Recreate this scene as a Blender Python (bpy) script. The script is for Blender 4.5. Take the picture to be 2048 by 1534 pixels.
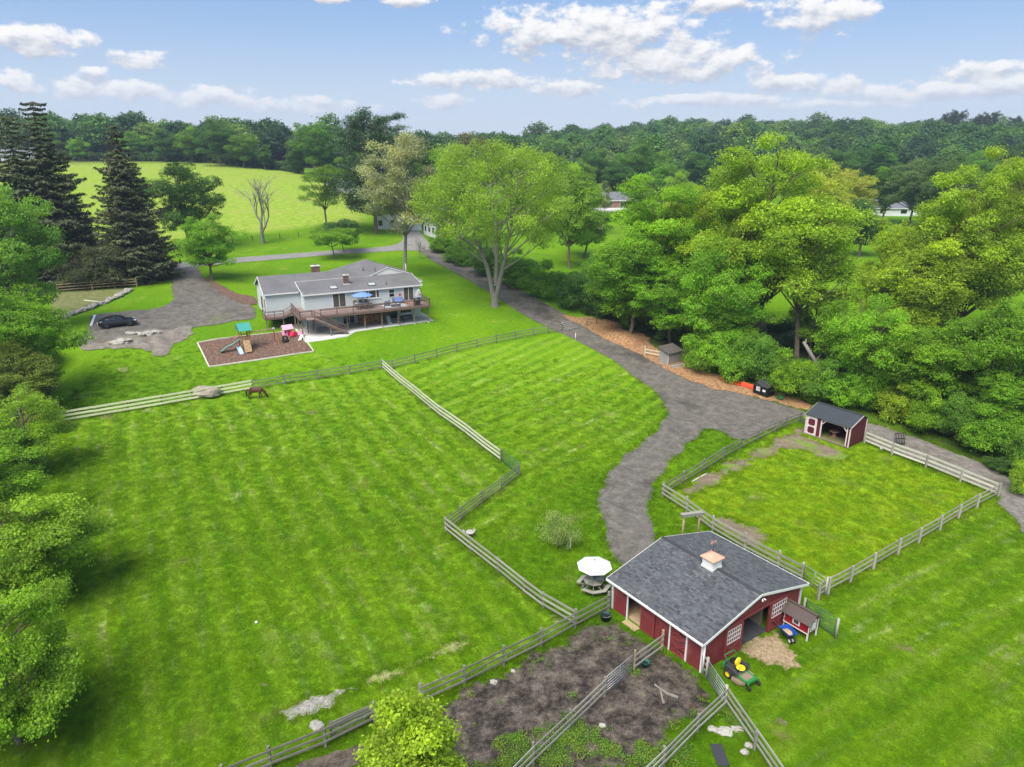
import bpy, bmesh, math, random
import numpy as np
from mathutils import Vector, Matrix, Euler
from mathutils.geometry import delaunay_2d_cdt

for o in list(bpy.data.objects):
    bpy.data.objects.remove(o)
S = bpy.context.scene
COL = S.collection
R = math.radians
PI = math.pi

# ------------------------------------------------------------ camera
cam_data = bpy.data.cameras.new('camera')
cam = bpy.data.objects.new('camera', cam_data)
COL.objects.link(cam)
cam.location = (0, 0, 29.5)
cam.rotation_euler = (R(90 - 18.6), 0, 0)
cam_data.sensor_fit = 'HORIZONTAL'
cam_data.sensor_width = 36.0
cam_data.lens = 36.0 * 1420 / 2048
cam_data.clip_start = 0.5
cam_data.clip_end = 8000
S.camera = cam

# ------------------------------------------------------------ exposure
S.view_settings.view_transform = 'Standard'
S.view_settings.look = 'None'
S.view_settings.exposure = 0.55
S.view_settings.gamma = 1
S.cycles.use_denoising = True
S.cycles.max_bounces = 4
S.cycles.diffuse_bounces = 3
S.cycles.transmission_bounces = 2
S.cycles.volume_bounces = 0
S.cycles.transparent_max_bounces = 8
S.cycles.caustics_reflective = False
S.cycles.caustics_refractive = False

# ------------------------------------------------------------ node helper
class NT:
    """Thin wrapper to write node trees in a few lines."""
    def __init__(self, tree):
        self.t = tree
    def n(self, kind, **kw):
        nd = self.t.nodes.new(kind)
        ins = kw.pop('i', {})
        for k, v in kw.items():
            setattr(nd, k, v)
        for k, v in ins.items():
            self.put(nd.inputs[k], v)
        return nd
    def put(self, sock, v):
        if isinstance(v, bpy.types.NodeSocket):
            self.t.links.new(v, sock)
        elif isinstance(v, bpy.types.Node):
            self.t.links.new(v.outputs[0], sock)
        else:
            if hasattr(sock.default_value, '__len__') and not isinstance(v, str):
                if len(sock.default_value) == 4 and len(v) == 3:
                    v = (*v, 1)
            sock.default_value = v
    def m(self, op, a, b=None, c=None, clamp=False):
        nd = self.t.nodes.new('ShaderNodeMath'); nd.operation = op; nd.use_clamp = clamp
        self.put(nd.inputs[0], a)
        if b is not None: self.put(nd.inputs[1], b)
        if c is not None: self.put(nd.inputs[2], c)
        return nd.outputs[0]
    def mix(self, f, a, b, blend='MIX'):
        nd = self.t.nodes.new('ShaderNodeMix'); nd.data_type = 'RGBA'; nd.blend_type = blend
        self.put(nd.inputs[0], f); self.put(nd.inputs[6], a); self.put(nd.inputs[7], b)
        return nd.outputs[2]
    def noise(self, vec, scale, detail=3, rough=.55, dist=0, dim='3D'):
        nd = self.t.nodes.new('ShaderNodeTexNoise'); nd.noise_dimensions = dim
        if vec is not None: self.put(nd.inputs['Vector'], vec)
        nd.inputs['Scale'].default_value = scale; nd.inputs['Detail'].default_value = detail
        nd.inputs['Roughness'].default_value = rough; nd.inputs['Distortion'].default_value = dist
        return nd.outputs[0]
    def step(self, v, a, b, lo=0., hi=1.):
        nd = self.t.nodes.new('ShaderNodeMapRange'); nd.interpolation_type = 'SMOOTHSTEP'
        self.put(nd.inputs[0], v); nd.inputs[1].default_value = a; nd.inputs[2].default_value = b
        nd.inputs[3].default_value = lo; nd.inputs[4].default_value = hi
        return nd.outputs[0]
    def lin(self, v, a, b, lo=0., hi=1.):
        nd = self.t.nodes.new('ShaderNodeMapRange')
        self.put(nd.inputs[0], v); nd.inputs[1].default_value = a; nd.inputs[2].default_value = b
        nd.inputs[3].default_value = lo; nd.inputs[4].default_value = hi
        return nd.outputs[0]
    def ramp(self, v, stops):
        nd = self.t.nodes.new('ShaderNodeValToRGB'); self.put(nd.inputs[0], v)
        el = nd.color_ramp.elements
        while len(el) < len(stops): el.new(.5)
        for e, (p, c) in zip(el, stops):
            e.position = p; e.color = (*c, 1)
        return nd.outputs[0]
    def xyz(self, vec):
        nd = self.t.nodes.new('ShaderNodeSeparateXYZ'); self.put(nd.inputs[0], vec); return nd.outputs
    def vec(self, x, y, z):
        nd = self.t.nodes.new('ShaderNodeCombineXYZ')
        self.put(nd.inputs[0], x); self.put(nd.inputs[1], y); self.put(nd.inputs[2], z); return nd.outputs[0]
    def vscale(self, vec, s):
        nd = self.t.nodes.new('ShaderNodeVectorMath'); nd.operation = 'MULTIPLY'
        self.put(nd.inputs[0], vec); nd.inputs[1].default_value = s; return nd.outputs[0]

# ------------------------------------------------------------ world: sky with fair-weather clouds
SUN_EL, SUN_AZ = R(57), R(-152)          # azimuth measured from +Y towards +X
world = bpy.data.worlds.new('World'); S.world = world; world.use_nodes = True
world.node_tree.nodes.clear()
w = NT(world.node_tree)
sky = w.n('ShaderNodeTexSky', sky_type='NISHITA', sun_disc=False, sun_elevation=SUN_EL, sun_rotation=SUN_AZ,
          altitude=200, air_density=1.0, dust_density=1.6, ozone_density=2.0)
# cumulus heaps: centre azimuth, elevation, half width, half height (degrees); beyond the listed ones a broad noise carries on
HEAPS = [(5.7, 7.77, 9.3, 2.01), (11.7, 5.64, 7.84, 1.43), (21.4, 8.38, 3.58, 1.51), (-2.4, 4.54, 6.05, 0.74), (4.0, 3.92, 3.7, 0.62), (-5.2, 3.05, 2.46, 0.63), (-31.2, 6.18, 3.14, 1.04), (-25.8, 5.37, 2.13, 0.66), (-32.9, 3.82, 1.34, 0.88), (-28.3, 4.3, 1.01, 0.59), (-27.8, 3.41, 5.15, 0.74), (-21.2, 3.05, 4.26, 0.87), (-14.9, 2.59, 4.59, 0.74), (-12.9, 9.59, 1.57, 0.37), (-7.8, 9.62, 1.9, 0.49), (20.6, 3.94, 4.48, 0.78), (28.3, 3.25, 5.82, 0.82), (14.9, 2.99, 7.62, 0.61), (31.2, 4.41, 3.25, 0.71), (33.3, 3.66, 2.8, 1.05), (23.9, 2.64, 7.06, 0.35), (15.0, 9.08, 3.14, 0.6)]
tc = w.n('ShaderNodeTexCoord')
dx, dy, dz = w.xyz(tc.outputs['Generated'])
az = w.m('MULTIPLY', w.m('ARCTAN2', dx, dy), 180 / PI)
el = w.m('MULTIPLY', w.m('ARCSINE', dz), 180 / PI)
ae = w.vec(az, el, 0.)
def heaps(lift):
    acc = None
    for (a0, e0, hw, hh) in HEAPS:
        v = w.n('ShaderNodeVectorMath', operation='MULTIPLY_ADD', i={0: ae, 1: (1 / hw, 1 / hh, 0), 2: (-a0 / hw, lift - e0 / hh, 0)}).outputs[0]
        b = w.m('SUBTRACT', 1., w.n('ShaderNodeVectorMath', operation='DOT_PRODUCT', i={0: v, 1: v}).outputs['Value'])
        acc = b if acc is None else w.m('SMOOTH_MAX', acc, b, .3)
    return w.m('MAXIMUM', acc, -1.3)
q = w.n('ShaderNodeVectorMath', operation='MULTIPLY', i={0: ae, 1: (1, 1.9, 0)}).outputs[0]
q2 = w.n('ShaderNodeVectorMath', operation='ADD', i={0: q, 1: (-.3, 1.0, 0)}).outputs[0]
n1 = w.noise(q, .52, 8, .6, dim='2D'); n1u = w.noise(q2, .52, 4, .55, dim='2D')
broad = w.step(w.noise(ae, .055, 3, .5, dim='2D'), .5, .64, -1.3, .8)
elsew = w.m('MAXIMUM', w.step(el, 11.5, 15), w.step(w.m('ABSOLUTE', az), 40, 48))
def mixf(f, a, b):
    nd = w.t.nodes.new('ShaderNodeMix'); nd.data_type = 'FLOAT'; w.put(nd.inputs[0], f); w.put(nd.inputs[2], a); w.put(nd.inputs[3], b); return nd.outputs[0]
h0_, h1_ = heaps(0.), heaps(.45)
body = mixf(elsew, h0_, broad)
dens = w.m('ADD', body, w.m('MULTIPLY', w.m('SUBTRACT', n1, .5), 3.3))
cover = w.step(dens, -.1, .75)
cover = w.m('MULTIPLY', cover, w.step(el, .3, 4.5, .25, .97))
rise = w.m('ADD', w.m('MULTIPLY', w.m('SUBTRACT', h0_, h1_), .75), w.m('MULTIPLY', w.m('SUBTRACT', n1, n1u), 1.8))
lit = w.step(rise, -.75, .65)
ccol = w.mix(lit, (3.3, 3.6, 4.35), (7.1, 7.0, 6.95))
ccol = w.mix(w.step(el, 1., 7., .45, 0.), ccol, (5.1, 5.6, 6.5))
skyc = w.mix(w.step(el, -1., 11.,   .85, .6), sky.outputs[0], w.mix(w.step(el, 0., 11.), (4.9, 5.6, 6.7), (2.0, 3.35, 6.0)))
final = w.mix(cover, skyc, ccol)
bg = w.n('ShaderNodeBackground', i={'Color': final, 'Strength': .1})
wo = w.n('ShaderNodeOutputWorld', i={'Surface': bg})
world.cycles.sampling_method = 'MANUAL'; world.cycles.sample_map_resolution = 256

# ------------------------------------------------------------ sun (veiled by thin cloud: soft)
sd = bpy.data.lights.new('sun', 'SUN'); sd.energy = 3.9; sd.angle = R(42); sd.color = (1, .95, .87)
sun = bpy.data.objects.new('sun', sd); COL.objects.link(sun)
sdir = Vector((math.sin(SUN_AZ) * math.cos(SUN_EL), math.cos(SUN_AZ) * math.cos(SUN_EL), math.sin(SUN_EL)))
sun.rotation_euler = sdir.to_track_quat('Z', 'Y').to_euler()
sun.location = (-40, -60, 120)
# ------------------------------------------------------------ object helpers
def tag(o, label, cat, group=None):
    o['label'] = label; o['category'] = cat
    if group: o['group'] = group
    return o
def empty(name, loc, rz=0):
    o = bpy.data.objects.new(name, None); COL.objects.link(o)
    o.location = loc; o.rotation_euler = (0, 0, rz); o.empty_display_size = .3
    return o
def thing(name, label, cat, loc, rz=0, group=None):
    return tag(empty(name, loc, rz), label, cat, group)
def mesh_obj(name, me, mat=None, parent=None):
    o = bpy.data.objects.new(name, me); COL.objects.link(o)
    if mat is not None and not me.materials: me.materials.append(mat)
    if parent is not None: o.parent = parent
    return o
def np_mesh(name, V, Fq, nper):
    """mesh from numpy verts and faces with nper corners each"""
    me = bpy.data.meshes.new(name)
    V = np.asarray(V, np.float32); Fq = np.asarray(Fq, np.int32)
    me.vertices.add(len(V)); me.vertices.foreach_set('co', V.ravel())
    me.loops.add(Fq.size); me.loops.foreach_set('vertex_index', Fq.ravel())
    me.polygons.add(len(Fq)); me.polygons.foreach_set('loop_start', np.arange(0, Fq.size, nper, dtype=np.int32))
    me.update(calc_edges=True)
    return me
class MB:
    """collects boxes, beams, tubes and plates and links them as one mesh"""
    def __init__(self):
        self.v = []; self.f = []; self.sm = []
    def add(self, vs, fs, smooth=False):
        b = len(self.v); self.v += [tuple(x) for x in vs]
        self.f += [tuple(b + i for i in f) for f in fs]; self.sm += [smooth] * len(fs)
        return self
    def box(self, c, s, rz=0, rx=0, ry=0):
        hx, hy, hz = s[0] / 2, s[1] / 2, s[2] / 2
        m = Euler((rx, ry, rz)).to_matrix()
        vs = [m @ Vector((x, y, z)) + Vector(c) for x in (-hx, hx) for y in (-hy, hy) for z in (-hz, hz)]
        return self.add(vs, [(0, 1, 3, 2), (4, 6, 7, 5), (0, 4, 5, 1), (2, 3, 7, 6), (0, 2, 6, 4), (1, 5, 7, 3)])
    def bx(self, x0, x1, y0, y1, z0, z1):
        return self.box(((x0 + x1) / 2, (y0 + y1) / 2, (z0 + z1) / 2), (abs(x1 - x0), abs(y1 - y0), abs(z1 - z0)))
    def beam(self, p, q, w, h, roll=0):
        p, q = Vector(p), Vector(q); d = (q - p); L = d.length; d.normalize()
        up = Vector((0, 0, 1)) if abs(d.z) < .98 else Vector((0, 1, 0))
        s = d.cross(up).normalized(); u = s.cross(d).normalized()
        if roll: m = Matrix.Rotation(roll, 3, d); s = m @ s; u = m @ u
        vs = [c + s * a * w / 2 + u * b * h / 2 for c in (p, q) for a, b in ((-1, -1), (1, -1), (1, 1), (-1, 1))]
        return self.add(vs, [(3, 2, 1, 0), (4, 5, 6, 7), (0, 1, 5, 4), (1, 2, 6, 5), (2, 3, 7, 6), (3, 0, 4, 7)])
    def tube(self, pts, rs, n=8, cap=True, smooth=True):
        pts = [Vector(p) for p in pts]
        if not hasattr(rs, '__len__'): rs = [rs] * len(pts)
        b = len(self.v); ref = None
        for k, p in enumerate(pts):
            d = (pts[min(k + 1, len(pts) - 1)] - pts[max(k - 1, 0)]).normalized()
            if ref is None: ref = d.orthogonal().normalized()
            ref = (ref - d * ref.dot(d))
            ref = ref.normalized() if ref.length > 1e-5 else d.orthogonal().normalized()
            s = d.cross(ref)
            for i in range(n):
                a = 2 * PI * i / n
                self.v.append(tuple(p + (ref * math.cos(a) + s * math.sin(a)) * rs[k]))
        for k in range(len(pts) - 1):
            for i in range(n):
                j = (i + 1) % n
                self.f.append((b + k * n + i, b + k * n + j, b + (k + 1) * n + j, b + (k + 1) * n + i)); self.sm.append(smooth)
        if cap:
            self.f.append(tuple(b + i for i in reversed(range(n)))); self.sm.append(False)
            e = b + (len(pts) - 1) * n
            self.f.append(tuple(e + i for i in range(n))); self.sm.append(False)
        return self
    def ring(self, c, r, t, axis='Z', n=16, m=6):
        """torus"""
        pts = []
        b = len(self.v)
        for i in range(n):
            a = 2 * PI * i / n
            for j in range(m):
                q = 2 * PI * j / m
                x, y, z = (r + t * math.cos(q)) * math.cos(a), (r + t * math.cos(q)) * math.sin(a), t * math.sin(q)
                if axis == 'X': x, y, z = z, x, y
                if axis == 'Y': x, y, z = x, z, y
                self.v.append((c[0] + x, c[1] + y, c[2] + z))
        for i in range(n):
            for j in range(m):
                i2, j2 = (i + 1) % n, (j + 1) % m
                self.f.append((b + i * m + j, b + i2 * m + j, b + i2 * m + j2, b + i * m + j2)); self.sm.append(True)
        return self
    def lathe(self, prof, c=(0, 0, 0), n=20, smooth=True):
        b = len(self.v)
        for (r, z) in prof:
            for i in range(n):
                a = 2 * PI * i / n
                self.v.append((c[0] + r * math.cos(a), c[1] + r * math.sin(a), c[2] + z))
        for k in range(len(prof) - 1):
            for i in range(n):
                j = (i + 1) % n
                self.f.append((b + k * n + i, b + k * n + j, b + (k + 1) * n + j, b + (k + 1) * n + i)); self.sm.append(smooth)
        return self
    def prism(self, poly, y0, y1, axis='Y'):
        """polygon given in (x,z) pushed along y (or (x,y) along z, or (y,z) along x)"""
        n = len(poly)
        if axis == 'Y': vs = [(a, y0, b) for a, b in poly] + [(a, y1, b) for a, b in poly]
        elif axis == 'Z': vs = [(a, b, y0) for a, b in poly] + [(a, b, y1) for a, b in poly]
        else: vs = [(y0, a, b) for a, b in poly] + [(y1, a, b) for a, b in poly]
        fs = [tuple(range(n)), tuple(reversed(range(n, 2 * n)))] + [(i, i + n, (i + 1) % n + n, (i + 1) % n) for i in range(n)]
        return self.add(vs, fs)
    def slab(self, quad, t):
        """thick plate: quad corners (top), pushed down along its normal by t"""
        q = [Vector(p) for p in quad]; nrm = (q[1] - q[0]).cross(q[-1] - q[0]).normalized()
        if nrm.z < 0: nrm = -nrm
        n = len(q); vs = q + [p - nrm * t for p in q]
        return self.add(vs, [tuple(range(n)), tuple(reversed(range(n, 2 * n)))] + [(i, (i + 1) % n, (i + 1) % n + n, i + n) for i in range(n)])
    def blob(self, c, r, seed=0, sub=2, rough=.25, flat=1.0):
        bm = bmesh.new(); bmesh.ops.create_icosphere(bm, subdivisions=sub, radius=1)
        rnd = random.Random(seed); off = Vector((rnd.uniform(-9, 9), rnd.uniform(-9, 9), rnd.uniform(-9, 9)))
        from mathutils import noise as N
        vs = []
        for v in bm.verts:
            k = 1 + rough * N.noise(v.co * 1.3 + off) * 1.6 + rough * .5 * N.noise(v.co * 3.1 + off)
            p = v.co * k; vs.append((c[0] + p.x * r[0], c[1] + p.y * r[1], c[2] + p.z * r[2] * flat))
        idx = {v: i for i, v in enumerate(bm.verts)}
        fs = [tuple(idx[v] for v in f.verts) for f in bm.faces]; bm.free()
        return self.add(vs, fs, False)
    def mesh(self, name='m'):
        me = bpy.data.meshes.new(name); me.from_pydata(self.v, [], self.f)
        bm = bmesh.new(); bm.from_mesh(me); bmesh.ops.recalc_face_normals(bm, faces=bm.faces); bm.to_mesh(me); bm.free()
        me.polygons.foreach_set('use_smooth', self.sm); me.update()
        return me
    def build(self, name, mat, parent=None):
        return mesh_obj(name, self.mesh(name), mat, parent)
def one(name, mat, parent, fn, *a, **k):
    mb = MB(); getattr(mb, fn)(*a, **k); return mb.build(name, mat, parent)
UNIT = None
def unit_box():
    global UNIT
    if UNIT is None: UNIT = MB().box((0, 0, 0), (1, 1, 1)).mesh('unit_board')
    return UNIT
BOARDS = {}
def board(name, mat, parent, p, q, w, h):
    """a sawn board from p to q (local to parent) sharing one mesh per material"""
    if mat.name not in BOARDS:
        BOARDS[mat.name] = MB().box((0, 0, 0), (1, 1, 1)).mesh('board'); BOARDS[mat.name].materials.append(mat)
    p, q = Vector(p), Vector(q); d = q - p; L = d.length; d.normalize()
    up = Vector((0, 0, 1)) if abs(d.z) < .98 else Vector((0, 1, 0))
    s = d.cross(up).normalized(); u = s.cross(d).normalized()
    m = Matrix((d, s, u)).transposed().to_4x4()
    o = bpy.data.objects.new(name, BOARDS[mat.name]); COL.objects.link(o); o.parent = parent
    o.matrix_local = Matrix.Translation((p + q) / 2) @ m @ Matrix.Diagonal((L, w, h, 1))
    return o
def copy_tree(o, parent=None):
    c = o.copy(); COL.objects.link(c); c.parent = parent
    for ch in o.children: copy_tree(ch, c)
    return c

# ------------------------------------------------------------ materials
MATS = {}
def new_mat(name):
    m = bpy.data.materials.new(name); m.use_nodes = True; m.node_tree.nodes.clear()
    t = NT(m.node_tree); out = t.n('ShaderNodeOutputMaterial'); MATS[name] = m
    return m, t, out
def surf(name, col, rough=.6, var=.25, scale=3., spec=.4, metal=0., bump=.0, bscale=30., per=.0, stain=None, stain_scale=.6, stretch=None, coat=0.):
    """painted / sawn / cast surface: base colour with blotches, fine grain, optional per-piece shift"""
    m, t, out = new_mat(name)
    tc = t.n('ShaderNodeTexCoord'); oi = t.n('ShaderNodeObjectInfo')
    geo = t.n('ShaderNodeNewGeometry')
    pos = geo.outputs['Position']
    if stretch: pos = t.vscale(tc.outputs['Object'], stretch)
    n1 = t.noise(pos, scale, 4, .6); n2 = t.noise(pos, scale * 7, 2, .5)
    v = t.m('ADD', t.m('MULTIPLY', t.m('SUBTRACT', n1, .5), var * 2.2), t.m('MULTIPLY', t.m('SUBTRACT', n2, .5), var * 1.2))
    if per: v = t.m('ADD', v, t.m('MULTIPLY', t.m('SUBTRACT', oi.outputs['Random'], .5), per * 2))
    k = t.m('ADD', v, 1.)
    c = t.n('ShaderNodeVectorMath', operation='SCALE', i={0: col, 'Scale': k}).outputs[0]
    if stain is not None:
        f = t.step(t.noise(geo.outputs['Position'], stain_scale, 5, .62), .5, .68)
        c = t.mix(f, c, stain)
    b = t.n('ShaderNodeBsdfPrincipled', i={'Base Color': c, 'Roughness': rough, 'Metallic': metal, 'Specular IOR Level': spec, 'Coat Weight': coat})
    if bump:
        bn = t.n('ShaderNodeBump', i={'Strength': bump, 'Distance': .02, 'Height': t.noise(pos, bscale, 3, .6)})
        t.put(b.inputs['Normal'], bn.outputs[0])
    t.put(out.inputs[0], b.outputs[0])
    return m
WHITE = surf('white_trim_paint', (.74, .73, .70), .5, .07, 2)
RED = surf('barn_red_boards', (.20, .030, .032), .62, .26, 1.6, bump=.3, bscale=14, stain=(.26, .065, .062), stain_scale=1.1)
REDT = surf('barn_red_trim', (.22, .048, .046), .6, .2, 2.5, per=.1)
SHRED = surf('shelter_red_boards', (.105, .015, .024), .6, .18, 2, bump=.3, bscale=20)
PINKW = surf('shelter_pale_trim', (.72, .60, .58), .55, .08, 2)
WOODG = surf('weathered_grey_wood', (.215, .20, .165), .8, .28, 1.7, per=.22, bump=.4, bscale=25)
WOODP = surf('pale_dry_wood', (.62, .60, .47), .78, .18, 1.5, per=.14, bump=.3, bscale=25)
WOODM = surf('silvered_wood', (.34, .325, .265), .8, .22, 1.5, per=.2, bump=.3, bscale=25)
WOODN = surf('new_sawn_board', (.78, .77, .50), .75, .14, 1.2, per=.08)
POSTD = surf('dark_post', (.09, .07, .05), .85, .25, 2.2, per=.2)
POSTT = surf('tan_round_post', (.33, .25, .14), .8, .25, 2, per=.15)
DECK = surf('deck_brown_stain', (.165, .105, .088), .7, .2, 1.2, per=.12)
DECKF = surf('deck_floor_boards', (.27, .19, .165), .75, .14, .7)
POSTG = surf('deck_post_wood', (.19, .15, .105), .8, .2, 1.4, per=.12)
INTW = surf('stall_wood', (.23, .19, .13), .8, .3, 1.4, bump=.3, bscale=12)
MATF = surf('rubber_floor', (.055, .06, .06), .8, .3, 1.5)
BEDDING = surf('stall_bedding', (.46, .34, .19), .9, .35, 3.5, bump=.6, bscale=9)
GALV = surf('galvanised_steel', (.42, .43, .43), .42, .18, 3, metal=.55)
GREENM = surf('green_enamel_steel', (.05, .14, .085), .5, .2, 3)
COPPER = surf('copper_sheet', (.68, .36, .24), .5, .12, 2)
BLACKP = surf('black_paint', (.012, .012, .013), .4, .2, 3)
CARP = surf('black_car_paint', (.006, .006, .008), .18, .05, 2, spec=.6, coat=.6)
DGLASS = surf('dark_window_glass', (.018, .022, .025), .08, .3, .5, spec=.6)
CURT = surf('window_interior', (.09, .085, .075), .12, .6, 1.6, spec=.5)
TYRE = surf('tyre_rubber', (.02, .019, .018), .85, .2, 5)
CHROME = surf('bright_alloy', (.55, .55, .56), .25, .05, 2, metal=.9)
YELLOW = surf('yellow_plastic', (.85, .62, .015), .45, .06, 3)
MGREEN = surf('mower_green_paint', (.03, .22, .05), .35, .1, 3)
DGREY = surf('dark_grey_plastic', (.045, .046, .048), .55, .15, 3)
MUD = surf('dusty_steel_deck', (.26, .20, .13), .8, .4, 4)
BLUE = surf('blue_tray_plastic', (.015, .07, .33), .45, .12, 3)
BLUEF = surf('blue_umbrella_cloth', (.16, .29, .58), .8, .1, 2)
CLOTHW = surf('white_umbrella_cloth', (.70, .70, .71), .85, .04, 2)
GREENB = surf('green_bucket_plastic', (.012, .15, .09), .4, .1, 3)
DGREENB = surf('dark_green_tub_plastic', (.012, .045, .035), .45, .15, 3)
ORANGE = surf('orange_red_paint', (.68, .075, .025), .5, .2, 2)
CONC = surf('pale_concrete', (.58, .565, .53), .85, .16, .8, bump=.2, bscale=8, stain=(.44, .43, .40), stain_scale=.5)
STONE = surf('grey_field_stone', (.34, .31, .265), .88, .3, 2.2, per=.2, bump=.7, bscale=6)
STONEL = surf('pale_stone', (.37, .355, .30), .88, .2, 2.2, per=.15, bump=.6, bscale=6)
STONEB = surf('pinkish_boulder', (.29, .25, .20), .88, .28, 1.2, bump=.8, bscale=4)
BRICKM = surf('brown_brick', (.20, .115, .085), .85, .3, 3, per=.25)
MORTAR = surf('grey_mortar', (.34, .32, .29), .9, .15, 3)
FIRE = surf('split_firewood', (.24, .125, .065), .85, .3, 5, per=.5)
WCHAIR = surf('grey_wicker', (.10, .105, .115), .8, .2, 5)
CUSH = surf('blue_cushion', (.18, .25, .48), .9, .12, 3)
RUGM = surf('pale_rug', (.42, .44, .46), .95, .2, 2)
PLAYW = surf('playset_cedar', (.36, .175, .06), .7, .2, 2, per=.15)
PLAYP = surf('playset_pale_wood', (.50, .33, .18), .75, .2, 2, per=.12)
TEAL = surf('teal_play_roof', (.055, .33, .27), .55, .1, 1.5)
SLIDEG = surf('green_grey_slide', (.10, .20, .17), .45, .12, 2)
PALEB = surf('pale_blue_plastic', (.45, .60, .78), .5, .08, 2)
PINKP = surf('pink_plastic', (.80, .42, .52), .5, .12, 2)
HOTP = surf('bright_pink_red_plastic', (.72, .03, .09), .45, .15, 3)
SIDING = surf('pale_blue_siding', (.56, .61, .595), .7, .06, .8)
BROWNR = surf('brown_metal_roof', (.10, .072, .062), .5, .12, 2)
COOPR = surf('coop_red_paint', (.30, .012, .016), .55, .12, 2)
CHARM = surf('charcoal_metal_roof', (.055, .060, .066), .45, .14, 1.5, spec=.5)
SHEDG = surf('grey_shed_boards', (.30, .295, .26), .82, .24, 2, stretch=(6, 6, .6))
SHEDR = surf('shed_brown_roof', (.10, .085, .075), .85, .25, 2)
BARK = surf('grey_brown_bark', (.145, .115, .085), .9, .35, 2.5, bump=.8, bscale=9)
BARKL = surf('pale_grey_bark', (.235, .215, .185), .9, .3, 2.0, bump=.6, bscale=9)
BARKW = surf('birch_bark', (.56, .54, .48), .85, .3, 3)
HWALL = surf('far_white_siding', (.68, .69, .70), .7, .05, .6)
HROOF = surf('far_grey_roof', (.15, .155, .17), .85, .15, .8)
BRICKW = surf('far_brick_wall', (.30, .16, .12), .85, .15, .8)
SIGNW = surf('white_sticker', (.78, .78, .76), .5, .05, 3)
TAIL = surf('red_lamp_lens', (.30, .008, .012), .25, .1, 3)
LAMPW = surf('clear_lamp_lens', (.65, .68, .70), .15, .1, 3)
SOILB = surf('brown_clod', (.075, .045, .03), .95, .3, 5)

def shingles(name, c, per_row=.3):
    m, t, out = new_mat(name)
    at_ = t.n('ShaderNodeAttribute', attribute_name='tone')
    geo = t.n('ShaderNodeNewGeometry')
    n = t.noise(geo.outputs['Position'], .5, 4, .6); n2 = t.noise(geo.outputs['Position'], 40, 2)
    k = t.m('ADD', t.m('MULTIPLY', at_.outputs['Fac'], .75), t.m('ADD', t.m('MULTIPLY', n, .5), t.m('MULTIPLY', n2, .5)))
    col = t.n('ShaderNodeVectorMath', operation='SCALE', i={0: c, 'Scale': k}).outputs[0]
    col = t.mix(t.m('MULTIPLY', t.step(t.noise(geo.outputs['Position'], .9, 4), .52, .7), .5), col, (.085, .105, .10))
    b = t.n('ShaderNodeBsdfPrincipled', i={'Base Color': col, 'Roughness': .9, 'Specular IOR Level': .25})
    t.put(out.inputs[0], b.outputs[0]); return m
BSHING = shingles('barn_asphalt_shingle', (.106, .110, .115))
def roof_mat(name, c):
    """house roof: shingle courses too fine to pick apart from here"""
    m, t, out = new_mat(name)
    geo = t.n('ShaderNodeNewGeometry'); p = geo.outputs['Position']
    n = t.noise(p, .35, 4, .6); f = t.noise(p, 6, 3, .7); z = t.xyz(p)[2]
    row = t.m('MULTIPLY', t.m('ABSOLUTE', t.m('SUBTRACT', t.m('FRACT', t.m('MULTIPLY', z, 14)), .5)), .25)
    k = t.m('ADD', t.m('ADD', t.m('MULTIPLY', n, .7), t.m('MULTIPLY', f, .8)), t.m('ADD', row, .2))
    col = t.n('ShaderNodeVectorMath', operation='SCALE', i={0: c, 'Scale': k}).outputs[0]
    b = t.n('ShaderNodeBsdfPrincipled', i={'Base Color': col, 'Roughness': .9, 'Specular IOR Level': .25})
    t.put(b.inputs['Normal'], t.n('ShaderNodeBump', i={'Strength': .4, 'Distance': .03, 'Height': f}).outputs[0])
    t.put(out.inputs[0], b.outputs[0]); return m
HSHING = roof_mat('house_asphalt_shingle', (.155, .150, .152))

def leaf_mat(name, trans=.35, fixed=None):
    m, t, out = new_mat(name)
    oi = t.n('ShaderNodeObjectInfo'); a = t.n('ShaderNodeAttribute', attribute_name='tone')
    k = t.lin(a.outputs['Fac'], 0, 1, .55, 1.45)
    c = t.n('ShaderNodeVectorMath', operation='SCALE', i={0: oi.outputs['Color'] if fixed is None else fixed, 'Scale': k}).outputs[0]
    # young leaves lean to yellow
    c = t.mix(t.step(a.outputs['Fac'], .55, 1., 0, .5), c, t.n('ShaderNodeVectorMath', operation='MULTIPLY', i={0: c, 1: (1.28, 1.10, .6)}).outputs[0])
    b = t.n('ShaderNodeBsdfPrincipled', i={'Base Color': c, 'Roughness': .55, 'Specular IOR Level': .3})
    tr = t.n('ShaderNodeBsdfTranslucent', i={'Color': t.n('ShaderNodeVectorMath', operation='MULTIPLY', i={0: c, 1: (1.5, 1.35, .6)}).outputs[0]})
    mx = t.n('ShaderNodeMixShader', i={0: trans, 1: b.outputs[0], 2: tr.outputs[0]})
    t.put(out.inputs[0], mx.outputs[0]); return m
LEAF = leaf_mat('leaf', .48)
NEEDLE = leaf_mat('needle', .12)
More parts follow.
